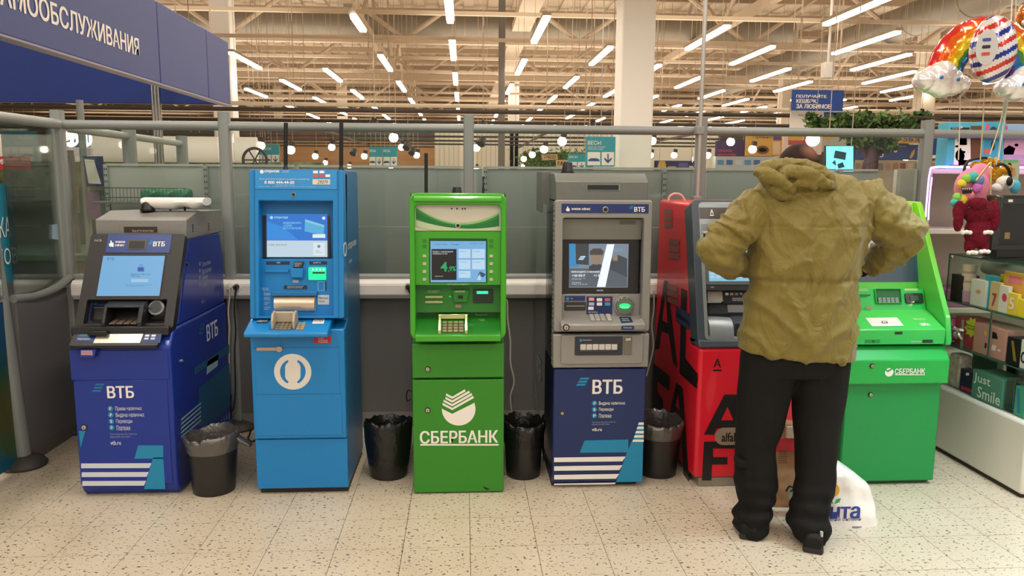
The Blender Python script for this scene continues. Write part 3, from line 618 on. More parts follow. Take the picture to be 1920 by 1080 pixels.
for y in (5.6, 8.3, 9.4):
    MB().cyl((-2.9, y, 3.25), (-2.9, y, 8.6), .008, 5).out('hanging_wire', BEAMD, t)
a = W(291, 160, Y=9.3)
t = thing('chrome_pole', 'chrome ribbed pole standing under the overhead blue sign', 'pole', (a.x, 9.3, 0))
for dx in (-.035, 0, .035): MB().cyl((a.x + dx, 9.3, 0), (a.x + dx, 9.3, 3.2), .02, 12).out('pole_tube', CHROME, t)

# ------------------------------------------------------------------ checkout area behind the left glass
t = thing('checkout_sign', 'lit blue checkout sign with the number thirty one at the left', 'sign', W(145, 260, Y=6.3))
pl = YP(6.3); MB().plate(pl, pl.r(117, 240, 147, 276), -.05, 0).out('sign_box', NAVY, t, smooth_=False); u, v = pl.hit(132, 260)
LIT = mat('#f2f6ff', .5, emit=2.0)
MB().disc(pl, u, v, .065, 0, .004).out('lit_disc', LIT, t); MB().text(pl, '31', px=(122, 252, 143, 267), d=.006, bold=.03).out('lettering', mat('#1c2c5c', .5), t, smooth_=False)
pl2 = PL(W(150, 250, Y=6.4), (0, 0, 1), (.55, .83, 0)); r_ = pl2.r(150, 238, 170, 276); MB().plate(pl2, r_, -.05, 0).out('sign_box', NAVY, t, smooth_=False); u, v = pl2.hit(160, 260)
MB().disc(pl2, u, v, .055, 0, .004, r2=.065).out('lit_disc', LIT, t); MB().text(pl2, '31', px=(155, 252, 166, 268), d=.006, bold=.03).out('lettering', mat('#1c2c5c', .5), t, smooth_=False)
MB().plate(pl, pl.r(117, 277, 170, 291), -.04, 0).out('lower_panel', mat('#d6c6cc', .6), t, smooth_=False)
q = W(150, 290, Y=6.0); MB().cyl((q.x, 6.05, 0), (q.x, 6.05, q.z + .4), .025, 10).out('pole', GREY, t)
q = W(152, 300, Y=6.35); MB().box(q.x - .06, q.x + .08, 6.04, 6.08, 1.05, 1.82).out('pole_panel', mat('#4a4d4c', .5), t)
t = thing('poster_frame', 'tall poster frame with a blue sheet above a yellow sheet', 'poster', W(120, 400, Y=6.2)); pl = YP(6.2)
MB().px(pl, [(110, 392), (142, 392), (140, 292), (103, 291)], 0).out('frame', mat('#263a7c', .4), t, smooth_=False)
MB().px(pl, [(112, 345), (140, 346), (138, 296), (108, 294)], .004).out('sheet', mat('#2a6fae', .4), t, smooth_=False); MB().px(pl, [(115, 362), (141, 361), (140, 347), (113, 350)], .004).out('sheet', mat('#4b79b4', .4), t, smooth_=False)
MB().px(pl, [(128, 400), (150, 400), (146, 350), (128, 350)], .008).out('sheet', mat('#d7b95a', .4), t, smooth_=False); MB().px(pl, [(134, 395), (148, 399), (144, 362), (136, 360)], .012).out('sheet', mat('#dcd9d6', .4), t, smooth_=False)
t = thing('poster_frame', 'poster frame with a white sheet above a purple sheet', 'poster', W(175, 340, Y=6.0)); pl = YP(6.0)
MB().px(pl, [(163, 350), (200, 350), (193, 293), (155, 293)], 0).out('frame', mat('#22305f', .4), t, smooth_=False); MB().px(pl, [(166, 344), (190, 345), (176, 300), (158, 298)], .004).out('sheet', mat('#cfd0c8', .4), t, smooth_=False)
MB().px(pl, [(167, 412), (190, 412), (186, 360), (161, 359)], .004).out('sheet', mat('#6f5878', .4), t, smooth_=False)
t = thing('checkout_counter', 'dark checkout counter behind the left glass', 'counter', (-4.3, 6.5, 0))
MB().box(-5.6, -2.85, 6.45, 7.4, 0, .95).out('counter_body', mat('#2f3532', .5), t, bevel=.02); MB().box(-5.7, -2.8, 6.4, 7.5, .95, 1.0).out('counter_top', mat('#3c5a4a', .4), t, bevel=.01)
MB().box(-5.6, -2.8, 7.45, 7.5, 1.0, 1.5).out('counter_screen', mat('#38463f', .5), t)
t = thing('checkout_monitor', 'lit white checkout monitor behind the left glass', 'monitor', W(108, 440, Y=6.15)); pl = YP(6.15, .3, 1.1)
MB().px(pl, [(98, 448), (118, 450), (142, 420), (132, 412), (98, 422)], .0).out('display', mat('#b9d0ea', .5, emit=.5), t, smooth_=False); q = W(108, 448, Y=6.18)
MB().box(q.x - .02, q.x + .04, 6.2, 6.24, 0, q.z + .05).out('stand', BLACK, t); MB().px(pl, [(96, 450), (119, 452), (144, 420), (132, 410), (96, 420)], -.01).out('casing', BLACK, t, smooth_=False)
t = thing('teal_banner', 'teal banner with white capitals at the far left edge', 'banner', W(15, 440, Y=4.62)); pl = XPr(-2.53); pl = PL((-2.53, 0, 0), (0, 0, 1), (0, 1, 0))
MB().px(pl, [(-60, 545), (38, 526), (20, 345), (-60, 345)], 0).out('sheet', mat('#1d7f9c', .5), t, smooth_=False); MB().text(pl, 'КА', px=(-5, 408, 19, 443), d=.006).out('lettering', PW, t, smooth_=False); MB().text(pl, 'ТОВ', px=(-8, 468, 31, 492), d=.006).out('lettering', PW, t, smooth_=False)
t = thing('freezer_canopy', 'long white rounded canopy of a freezer row behind the checkouts', 'freezer', (-10, 16, 1.9))
mb = MB(); mb.cyl((-26, 15.8, 2.15), (-4.9, 19, 2.25), .3, 20); mb.out('canopy_tube', mat('#efeae2', .4, emit=.15), t); MB().box(-26, -3.5, 19.5, 19.9, 1.2, 1.98).out('freezer_wall', mat('#6f7f5a', .7, noisec=.6, scale=5), t)
t = thing('red_fascia', 'red shop fascia strip seen over the grey shelving', 'fascia', W(400, 310, Y=20)); pl = YP(20); MB().plate(pl, pl.r(343, 306, 466, 322), -.2, 0).out('board', mat('#c5543c', .6), t, smooth_=False)
t = thing('red_fascia', 'red and white sign of the goods shelf at the far left', 'fascia', W(20, 310, Y=15)); pl = YP(15); MB().plate(pl, pl.r(-30, 293, 48, 318), -.2, 0).out('board', mat('#b8342f', .6), t, smooth_=False); MB().text(pl, 'АКЦИЯ', px=(-20, 298, 10, 310), bold=.03, d=.01).out('lettering', PW, t, smooth_=False)
q = W(478, 300, Y=11); t = thing('round_wheel', 'dark round wheel over the shelving left of the antennas', 'wheel', q)
mb = MB(); mb.tube([q + Vector((.16 * cos(a), 0, .16 * sin(a))) for a in [2 * pi * i / 16 for i in range(17)]], .02, 8, 2); mb.out('rim', mat('#3a3128', .6), t)
mb = MB()
for i in range(3): mb.cyl(q - Vector((.15 * cos(i * 1.05), 0, .15 * sin(i * 1.05))), q + Vector((.15 * cos(i * 1.05), 0, .15 * sin(i * 1.05))), .01, 6)
mb.out('spokes', mat('#3a3128', .6), t); MB().cyl(q - Vector((0, 0, .16)), (q.x, q.y, .0), .02, 8).out('stand', GRID, t)
# ------------------------------------------------------------------ printed marks shared by the machines
CYAN = mat('#1486b4', .45); LW = mat('#ece8e2', .5); LWL = mat('#cfd6e0', .5)
def slashes(pl, x0, y0, x1, y1, root, m=CYAN, d=.0012, n=3, name='emblem'):
    mb = MB(); h = (y1 - y0) / (n * 1.0); sk = (x1 - x0) * .12
    for i in range(n):
        a = y0 + i * h; b = a + h * .68; o_ = sk * (n - 1 - i); mb.px(pl, [(x0 + o_, b), (x1 - sk * n + o_, b), (x1 - sk * n + o_ + sk * .8, a), (x0 + o_ + sk * .8, a)], d)
    return mb.out(name, m, root, smooth_=False)
def txt(pl, s, r, root, m=LW, bold=0.0, d=.0012, name='lettering', shear=0.0): return MB().text(pl, s, px=r, d=d, bold=bold, shear=shear).out(name, m, root, smooth_=False)
def flat(pl, p, root, m, name='print', d=.001): return MB().px(pl, p, d).out(name, m, root, smooth_=False)
def lock(pl, px, py, root, r=.011, name='lock'):
    u, v = pl.hit(px, py); MB().disc(pl, u, v, r * 1.5, 0, .002).out('lock_ring', mat('#2b2b2b', .5), root); o = MB().disc(pl, u, v, r, 0, .008).out(name, CHROME, root, bevel=.001)
    MB().plate(pl, (u - .0015, v - r * .6, u + .0015, v + r * .6), .008, .0085).out('key_slot', BLACK, o)
def keypad(pl, r, cols, rows, root, m=KEY, base=None, d=.004, gap=.25):
    u0, v0, u1, v1 = r; b = MB().plate(pl, r, 0, .002).out('keypad', base or mat('#55544f', .5), root, smooth_=False)
    w = (u1 - u0) / cols; h = (v1 - v0) / rows; first = None
    for i in range(cols):
        for j in range(rows):
            mb = MB(); mb.plate(pl, (u0 + w * (i + gap / 2), v0 + h * (j + gap / 2), u0 + w * (i + 1 - gap / 2), v0 + h * (j + 1 - gap / 2)), .002, .002 + d); mb.out('key', m, b, smooth_=False)
def scr(h, e=.75): return mat(h, .35, emit=e)
def circ(pl, cx, cy, r, d, m, root, name='print', ry=None, n=28):
    u, v = pl.hit(cx, cy); u2, _ = pl.hit(cx + r, cy); R_ = abs(u2 - u); k_ = (ry or r) / r; return MB().flat(pl, [(u + R_ * cos(2 * pi * i / n), v + R_ * k_ * sin(2 * pi * i / n)) for i in range(n)], d).out(name, m, root, smooth_=False)

# ================================================================== 1  navy mini office machine (left)
NB = mat('#0d2f90', .38, coat=.25, spec=.4); NBD = mat('#1b3070', .4); BP = mat('#1c1c1e', .42, coat=.1); GB = mat('#8a8a86', .5, .3, noisec=.04, bump=.15, scale=90)
A = thing('cash_machine', 'navy blue cash machine with a black tilted screen panel, leftmost of the row', 'cash machine', (-1.72, 3.91, 0), 'row of cash machines')
x0, x1 = -1.965, -1.478
MB().prismX([(3.93, .02), (3.91, .07), (3.91, .785), (3.985, .865), (4.84, .865), (4.84, .0), (3.95, .0)], x0, x1).out('lower_cabinet', NB, A, bevel=.012)
MB().prismX([(4.06, .866), (4.84, .866), (4.84, 1.18), (4.80, 1.30), (4.27, 1.31)], x0 + .01, x1 - .006).out('upper_cabinet', NB, A, bevel=.01)
MB().prismX([(4.24, 1.30), (4.85, 1.30), (4.85, 1.435), (4.42, 1.445), (4.24, 1.405)], x0 + .01, x1 - .004).out('top_housing', GB, A, bevel=.006)
f = YP(3.91)
MB().plate(f, f.r(130, 657, 318, 711), 0, .004).out('upper_door', NB, A, bevel=.002); MB().plate(f, f.r(138, 714, 324, 905), 0, .004).out('lower_door', NB, A, bevel=.002)
fd = YP(3.906)
slashes(fd, 172, 719, 197, 737, A, mat('#1d6a9c', .5)); txt(fd, 'ВТБ', (200, 724, 252, 746), A, LW, .04)
for i, s in enumerate(('Прием наличных', 'Выдача наличных', 'Переводы', 'Платежи')):
    y = 766 + i * 11.9; x = 206 + i * .9; circ(fd, x + 1, y, 5.2, .0012, CYAN, A); w = (50, 54, 31, 26)[i]; txt(fd, s, (216 + i * .8, y - 4, 216 + w + i * .8, y + 5), A, LWL)
    txt(fd, ('₽', '₽', '%', 'Р')[i], (x - 1, y - 3, x + 3, y + 3), A, LW, .02, .0022)
txt(fd, 'Снятие наличных без комиссии\nдержателям карт банка', (206, 812, 257, 821), A, mat('#8d97b8', .5)); txt(fd, 'vtb.ru', (207, 826, 227, 834), A, LWL, .01)
flat(fd, [(148, 808), (160, 808), (151, 840)], A, CYAN); lock(fd, 158, 801, A)
flat(fd, [(252, 860), (306, 860), (306, 835), (259, 835)], A, CYAN); flat(fd, [(270, 917), (310, 917), (306, 858), (287, 858)], A, CYAN)
for i in range(3): y = 869 + i * 16.5; flat(fd, [(152 + i * 1.2, y + 9), (280 - i * 5, y + 8.5), (284 - i * 5, y - .5), (152 + i * 1.2, y)], A, LWL, 'stripe')
# card tray under the ledge
MB().pxext(f, [(146, 672), (176, 672), (180, 655), (148, 655)], 0, .035).out('receipt_chute', NB, A, bevel=.005); flat(YP(3.875), [(152, 666), (174, 666), (173, 657), (152, 657)], A, mat('#b98a92', .5), 'sticker')
# right side prints
s = XPr(x1); sp = XPr(x1 + .0005)
lockp = s.hit(341, 677); MB().disc(s, lockp[0], lockp[1], .01, 0, .008).out('lock', CHROME, A); lockp = s.hit(352, 496); MB().disc(s, lockp[0], lockp[1], .01, -.006, .006).out('lock', CHROME, A)
slashes(sp, 372, 606, 384, 630, A, mat('#1d5488', .5)); u0, v1 = sp.hit(386, 606); u1, v0 = sp.hit(409, 636); _, v0 = sp.hit(398, 640); MB().text(sp, 'ВТБ', (u0, sp.hit(386, 642)[1], u1, sp.hit(397, 604)[1]), d=.0012, bold=.04).out('lettering', LWL, A, smooth_=False)
DC = mat('#15567c', .45)
flat(sp, [(364, 703), (364, 690), (430, 645), (430, 661)], A, DC); flat(sp, [(387, 703), (408, 686), (410, 664), (389, 678)], A, mat('#8db6c0', .5))
flat(sp, [(372, 728), (430, 680), (432, 760), (398, 790), (372, 800)], A, DC)
for i in range(5): flat(sp, [(339, 790 + i * 8), (377, 757 + i * 8), (377, 754 + i * 8), (340, 785 + i * 8)], A, mat('#8db6c0', .5), 'stripe', .0022)
for i in range(9): flat(sp, [(392 + i * 4.6, 815), (393.4 + i * 4.6, 815), (393.4 + i * 4.6, 806 - i * 4), (392 + i * 4.6, 806 - i * 4)], A, mat('#7fa6bf', .5), 'stripe', .0022)
s2 = XPr(x1 - .0055)
for i, t_ in enumerate(('Прием наличных', 'Выдача наличных', 'Переводы', 'Платежи')):
    y = 494 + i * 13; txt(s2, t_, (378, y - 3, 378 + (17, 18, 11, 9)[i], y + 3), A, mat('#a9b6d6', .5)); flat(s2, [(374, y + 4), (375.6, y + 4), (375.6, y - 3), (374, y - 3)], A, mat('#a9b6d6', .5))
txt(s2, 'vtb.ru', (377, 562, 384, 567), A, mat('#a9b6d6', .5))
MB().box(x1 - .02, x1 + .03, 4.60, 4.75, .02, .14).out('side_foot', NB, A, bevel=.006)
for px in (361, 391):
    u, v = s2.moved(-.0).hit(px, 428 - (px - 361) * .1); mb = MB()
    for i in range(4): mb.disc(XPr(x1 - .004), u, v + .018 - i * .012, .014, 0, .001, 12, .003)
    mb.out('speaker_grille', BLACK, A, smooth_=False)
# fascia
o = Vector((0, 3.95, .87)); FPn = PL(o, (0, .25, .464))
ro = FPn.r(170, 438, 325, 615); ro = (x0 + .005, ro[1], x1 + .003, ro[3])
hl = FPn.r(166, 562, 318, 606); hl = (x0 + .045, hl[1], x1 - .045, hl[3])
MB().ring(FPn, ro, .015, hl, .006, -.045, 0).out('screen_fascia', BP, A, bevel=.003)
MB().plate(FPn, (hl[0] - .005, hl[1] - .005, hl[2] + .005, hl[3] + .005), -.075, -.07).out('recess_back', mat('#17171a', .4), A, smooth_=False)
MB().prismX([(3.93, .885), (4.07, .905), (4.07, .86), (3.93, .86)], x0 + .045, x1 - .04).out('keypad_ledge', BP, A, bevel=.003)
fb = FPn
pp('blue_header', fb, (203, 439, 318, 474), 0, .003, mat('#2a4284', .35, coat=.3), A, bevel=.001)
fh = fb.moved(.003)
pp('camera_window', fh, (240, 449, 273, 468), 0, .002, mat('#4b4a48', .3), A); pp('camera_glass', fh.moved(.002), (243, 452, 270, 466), 0, .001, BLACK, A)
slashes(fh, 278, 451, 288, 459, A); txt(fh, 'ВТБ', (288, 453, 309, 462), A, LW, .05); txt(fh, 'мини\nофис', (217, 452, 233, 463), A, LW, .03)
flat(fh, [(205, 462), (213, 463), (213, 455), (210, 455), (209, 451), (207, 451), (207, 456), (204, 457)], A, LW, 'emblem')
txt(fb, 'NCR'.replace('NCR', 'NCR'), (178, 449, 191, 453), A, mat('#b9b4a8', .5))
q = fb.r(194, 480, 299, 555); MB().plate(fb, (q[0] - .006, q[1] - .006, q[2] + .006, q[3] + .006), 0, .002).out('screen_bezel', BLACK, A, smooth_=False)
S1 = fb.moved(.0025); MB().plate(fb, q, 0, .0026).out('display', scr('#74b8ea', .8), A, smooth_=False)
txt(S1, 'ВТБ', (202, 483, 214, 488), A, mat('#2a4a7a', .5)); flat(S1, [(258, 509), (270, 509), (270, 501), (258, 501)], A, scr('#1565d8', .5), 'print'); txt(S1, 'Введите ПИН-код\nПИН-код', (246, 513, 281, 520), A, mat('#36597e', .5)); flat(S1, [(246, 529), (277, 529), (278, 523), (246, 523)], A, scr('#a5d2f2', .8))
txt(S1, 'Прикройте клавиатуру рукой\nпри вводе ПИН-кода', (236, 533, 284, 538), A, mat('#4b7da8', .5))
mb = MB(); u, v = S1.hit(264, 501); mb.ring(S1, (u - .009, v - .004, u + .009, v + .016), .009, (u - .006, v - .006, u + .006, v + .013), .006, 0, .001); mb.out('print', scr('#4b8be0', .5), A, smooth_=False)
# pin hood, keys, reader
h0 = W(200, 603, Y=3.96); h1 = W(262, 603, Y=3.96)
mb = MB(); prf = [(3.93, .885), (3.925, .905), (3.97, .985), (4.02, 1.0), (4.07, 1.0), (4.07, .9)]
mb.prismX(prf, h0.x - .012, h0.x + .004); mb.out('pin_hood', BP, A, bevel=.003); MB().prismX(prf, h1.x - .002, h1.x + .02).out('pin_hood', BP, A, bevel=.003)
MB().prismX([(3.965, .982), (4.02, 1.0), (4.07, 1.0), (4.07, .99), (4.02, .99), (3.965, .975)], h0.x, h1.x + .01).out('pin_hood_roof', BP, A, bevel=.002)
kp = PL((0, 3.945, .893), (0, .14, .02)); keypad(kp, (h0.x + .012, .0, h1.x - .008, .07), 4, 4, A, mat('#8f7f70', .4, .5), BLACK)
u, v = fb.hit(293, 577, -.02); MB().disc(fb, u, v, .041, -.07, -.015).out('card_reader', mat('#8d9296', .12, .3, coat=1), A, bevel=.004); MB().disc(fb, u, v, .03, -.015, -.012).out('reader_lens', mat('#4c5458', .08, .2, coat=1), A, bevel=.003)
MB().plate(fb, fb.r(270, 576, 284, 580, off=-.012), -.014, -.011).out('reader_slot', BLACK, A)
fk = fb.moved(-.068); pp('reader_sticker', fk, (175, 564, 207, 573), 0, .002, mat('#223a6e', .5), A); circ(fk, 180, 568.5, 3, .003, CYAN, A); pp('receipt_slot', fk, (175, 576, 200, 578), 0, .003, mat('#55524e', .5), A)
# lower tray with metal plate
TR1 = PL((0, 3.865, .802), (0, .1, .075))
q = TR1.r(143, 624, 305, 645); q = (x0 + .012, -.0, x1 - .045, .11)
MB().rr(TR1, q, -.022, 0.0, .01).out('tray', BP, A, bevel=.003)
MB().plate(TR1, TR1.r(184, 622, 262, 643), 0, .001).out('steel_plate', mat('#cfc7b8', .28, .7, noisec=.1, scale=30, stretch=(5, 1, 1)), A, smooth_=False)
flat(TR1, [(140, 640), (176, 642), (181, 625), (147, 624)], A, mat('#1f3768', .5), 'sticker'); flat(TR1, [(148, 631), (168, 631), (169, 627), (150, 627)], A, scr('#39a7c9', .3), 'print', .002); txt(TR1, 'Картридер', (147, 634, 169, 638), A, LWL, d=.002)
flat(TR1, [(264, 643), (300, 643), (304, 621), (275, 620)], A, mat('#1f3768', .5), 'sticker')
for i in range(2):
    for j in range(3): flat(TR1, [(273 + i * 12 - j * 1.5, 625.6 + j * 5.5), (281 + i * 12 - j * 1.5, 625.6 + j * 5.5), (282 + i * 12 - j * 1.5, 622 + j * 5.5), (274 + i * 12 - j * 1.5, 622 + j * 5.5)], A, mat(('#c96a5a', '#d8d8d8', '#b8c4d8')[j], .5), 'print', .002)
MB().prismX([(3.93, .885), (4.0, .89), (4.0, .84), (3.925, .84)], x0 + .0, x1 - .01).out('ledge_front', BP, A, bevel=.006)
MB().box(-1.875, -1.78, 3.90, 3.94, .845, .868).out('card_pull', BLACK, A, bevel=.004)
gt = YP(4.24); pp('label_window', gt, (232, 425, 295, 436), 0, .002, mat('#3b2f2a', .3), A); txt(gt.moved(.002), 'ВЫПУКИЛИ', (248, 431, 288, 435), A, mat('#c4b49a', .5))

# things on top of it
t = thing('wireless_router', 'white rounded wireless router propped on the leftmost machine', 'router', (-1.7, 4.5, 1.45))
q = W(273, 368, Y=4.45); r2 = W(389, 392, Y=4.45); zc = (q.z + r2.z) / 2; mb = MB()
rings = []
for i in range(15):
    u = i / 14; x = q.x + (r2.x - q.x) * u; k_ = min(1, 3.5 * min(u, 1 - u) + .45); low = .034 * (1 - .35 * (abs(u - .62) < .12)) * k_
    rings.append([Vector((x, 4.45 + .075 * cos(a), zc + (.024 if sin(a) > 0 else low * 1.3) * math.copysign(abs(sin(a)) ** (.45 if sin(a) > 0 else .9), sin(a)) + .005)) for a in [2 * pi * j / 16 for j in range(16)]])
mb.loft(rings); mb.out('router_shell', mat('#eeebe6', .4), t, bevel=0); 
for x in (320, 347): a = W(x, 400, Y=4.45); MB().cyl((a.x, 4.45, 1.437), (a.x, 4.45, zc), .006, 8).out('stand_leg', BLACK, t)
def siren(px, py, Y, zb, label, r=.03, h=.05):
    q = W(px, py, Y=Y); t = thing('alarm_siren', label, 'alarm siren', (q.x, Y, zb), 'black fluted alarm sirens'); mb = MB()
    mb.lathe((q.x, Y, zb + .006), [(r, 0), (r, .004), (r * .95, .006), (r * .75, h * .92), (r * .68, h), (0, h)], 40, wob=lambda rr_, z, a, k_: (rr_ * (1 - .05 * (sin(a * 14) > 0) * (k_ > 1)), z)); mb.out('siren_body', BLACK, t)
    MB().cyl((q.x, Y, zb), (q.x, Y, zb + .008), r * 1.1, 24).out('siren_base', BLACK, t)
siren(277, 395, 4.4, 1.445, 'black round alarm siren beside the white router', .036, .045)

# ================================================================== 2  bright blue machine
OB = mat('#0a7cc2', .4, coat=.2, spec=.4); OBS = mat('#0f6aa6', .42, coat=.15, spec=.4)
B = thing('cash_machine', 'bright blue tall cash machine with a white ring emblem', 'cash machine', (-.85, 3.89, 0), 'row of cash machines')
x0, x1 = -1.075, -.607
MB().box(x0 + .012, x1 - .004, 3.925, 4.48, 0, .03).out('plinth', mat('#2b2320', .6), B)
MB().prismX([(3.905, .03), (4.50, .03), (4.50, 1.655), (4.47, 1.67), (4.05, 1.67), (4.02, .90), (3.93, .87), (3.93, .30), (3.905, .30)], x0 + .01, x1).out('cabinet', OBS, B, bevel=.004)
f = YP(3.905); MB().plate(f, (x0 + .002, .032, x1, .296), -.004, .006).out('lower_panel', OB, B, bevel=.002)
f = YP(3.885)
mb = MB(); mb.prismX([(3.885, .305), (3.94, .298), (3.94, .875), (3.885, .875)], x0 + .0, x1 + .0); mb.out('door_block', OB, B, bevel=.006)
for nm, r_ in (('drawer_front', (476, 628, 632, 651)), ('drawer_front', (477, 653, 637, 738)), ('drawer_front', (478, 741, 642, 815))): pp(nm, f, r_, 0, .003, OB, B, bevel=.001)
f3 = YP(3.882)
circ(f3, 549, 697, 35, .0012, mat('#ddd8d0', .5), B, 'emblem')
def bracket(cx, cy, s_):
    o_ = [(cx + s_ * 24 * cos(a_), cy + 24 * sin(a_)) for a_ in [-1.12 + 2.24 * k_ / 12 for k_ in range(13)]]
    return o_ + [(cx + s_ * x_, cy + y_) for x_, y_ in ((8, 20.5), (8.5, 18), (12, 15), (14.5, 10), (14.5, -10), (12, -15), (8.5, -18), (8, -20.5))]
for sg in (-1, 1): flat(f3, bracket(549, 697, sg), B, OB, 'emblem', .0022)
flat(f3, [(588, 644), (621, 644), (621, 625), (588, 625)], B, mat('#b5293a', .5), 'sticker'); txt(f3, 'ВНИМАНИЕ', (592, 628, 608, 631), B, LW, .02, .002); txt(f3, 'ГАЗЕТА\nИ КОРОБКИ\nОТДЕЛЕНИЕ', (597, 633, 615, 643), B, LW, 0, .002)
a = f3.hit(481, 652); b = f3.hit(530, 654); MB().rr(f3, (a[0], b[1] - .008, b[0] - .02, b[1] + .008), 0, .006, .008).out('door_handle', mat('#b8a69c', .3, .7), B, bevel=.001); MB().disc(f3, b[0] - .015, b[1], .016, 0, .012).out('handle_lock', mat('#b8a69c', .3, .7), B, bevel=.002)
# shelf
MB().prismX([(3.79, .855), (3.79, .872), (3.80, .882), (3.93, .925), (4.03, .93), (4.03, .85), (3.86, .845)], x0 - .005, x1 - .065).out('console_shelf', OB, B, bevel=.005)
SH = PL((0, 3.80, .882), (0, .13, .043))
flat(SH, [(480, 606), (500, 606), (507, 597), (486, 597)], B, mat('#14304e', .5), 'sticker', .0015); txt(SH, 'СВЕРХУ', (484, 600, 501, 604), B, LW, d=.0025); flat(SH, [(585, 607), (607, 607), (610, 592), (590, 592)], B, mat('#d8d8d8', .5), 'sticker', .0015); txt(SH, 'НОМЕР', (589, 597, 606, 604), B, mat('#445', .5) if False else DARK, d=.0025)
# fascia
P2 = PL((0, 3.90, .93), (0, .095, .74))
ro = (x0 + .0, .0, x1 - .0, P2.hit(550, 318)[1]); hr = P2.r(480, 376, 616, 596); hr = (x0 + .045, .01, x1 - .055, hr[3])
MB().ring(P2, ro, .01, hr, .004, -.11, 0).out('fascia_frame', OB, B, bevel=.004)
pp('header_panel', P2, (478, 320, 632, 355), 0, .003, mat('#188ad0', .3, coat=.4), B, bevel=.001)
for sx in (x0 + .022, x1 - .03): MB().plate(P2, (sx, .0, sx + .004, ro[3] - .004), 0, .003).out('side_rib', OBS, B)
fh = P2.moved(.003)
circ(fh, 491, 322, 3.6, .0012, LW, B, 'emblem'); txt(fh, 'открытие', (496, 319, 524, 325), B, LW, .04); txt(fh, 'финансовая\nкорпорация', (528, 319, 542, 324), B, LWL); txt(fh, 'Если возникли вопросы по работе устройства', (487, 334, 580, 338), B, LWL); txt(fh, '8 800 444-44-00', (496, 339, 552, 345), B, LW, .03); txt(fh, 'Бесплатный звонок по России', (517, 346, 552, 348), B, LWL)
txt(fh, 'ПАО Банк   Генеральная лицензия Банка России   г. Москва', (486, 349, 618, 351), B, LWL)
for i, (a_, b_, c_) in enumerate(((587, 320, '#e8e8e8'), (599, 320, '#e8e8e8'), (588, 327, '#d8532f'), (599, 327, '#c0496a'), (610, 327, '#e8e8e8'))): flat(fh, q4(a_, b_, a_ + 9, b_ + 5), B, mat(c_, .5), 'print', .0012)
flat(fh, q4(586, 336, 619, 346), B, mat('#cfcdc6', .5), 'sticker'); txt(fh, '29079', (595, 338, 615, 345), B, DARK, 0, .002, shear=.3)
u, v = P2.hit(550.5, 365); MB().disc(P2, u, v, .012, 0, .004).out('camera_ring', mat('#8aa0aa', .3, .5), B); MB().disc(P2, u, v, .009, .004, .006).out('camera_lens', BLACK, B)
P2i = P2.moved(-.10)
MB().plate(P2i, (hr[0] - .004, hr[1] - .01, hr[2] + .004, hr[3] + .004), -.01, 0).out('recess_back', OBS, B, smooth_=False)
MB().plate(P2, (hr[0] - .003, P2.hit(550, 384)[1], hr[2] + .003, hr[3] + .002), -.1, -.085).out('recess_hood', mat('#175a96', .5), B, smooth_=False)
P2m = P2.moved(-.075)
q = P2m.r(487, 395, 619, 484); q = (q[0], q[1], min(q[2], hr[2]), q[3]); MB().plate(P2m, q, -.02, .0).out('screen_bezel', mat('#26262c', .3), B, bevel=.002)
S2 = P2m.moved(.0012); qd = P2m.r(500, 401, 614, 482); MB().plate(P2m, qd, 0, .001).out('display', scr('#cfe6f6', .8), B, smooth_=False)
um = P2m.hit(550, 451)[1]; MB().plate(S2, (qd[0], um, qd[2], qd[3]), 0, .0004).out('print', scr('#1b7ce0', .8), B, smooth_=False)
S2b = S2.moved(.0006)
MB().px(S2b, [(500, 450), (560, 450), (530, 425), (500, 415)], .0003).out('print', scr('#2c96f0', .8), B, smooth_=False); txt(S2b, 'открытие', (514, 406, 540, 411), B, scr('#9fe0f5', .9), .02); circ(S2b, 509, 408, 3, .001, scr('#9fe0f5', .9), B)
txt(S2b, 'КРЕДИТНАЯ КАРТА\n120 ДНЕЙ\nБЕЗ % И ПЛАТЕЖЕЙ', (531, 416, 565, 430), B, scr('#7ad8f5', .9), .02); MB().px(S2b, [(571, 434), (607, 441), (608, 422), (572, 411)], .001).out('print', scr('#57bdf0', .8), B, smooth_=False); MB().px(S2b, [(572, 416), (608, 426), (608, 422), (572, 411)], .0016).out('print', scr('#8fd4f4', .8), B, smooth_=False)
flat(S2b, q4(586, 439, 610, 446), B, scr('#e8f4fc', .9), 'print', .002); circ(S2b, 607, 409, 3, .001, scr('#e8f4fc', .9), B); txt(S2b, '8 800 444-44-00', (504, 457, 538, 461), B, mat('#7d98b4', .5)); flat(S2b, q4(587, 455, 609, 479), B, scr('#e4f3fb', .85), 'print', .001); txt(S2b, 'Войти\nбез карты', (592, 469, 605, 475), B, mat('#6f8fa8', .5), d=.002)
circ(S2b, 598, 462, 3, .002, scr('#6fb8a0', .6), B)
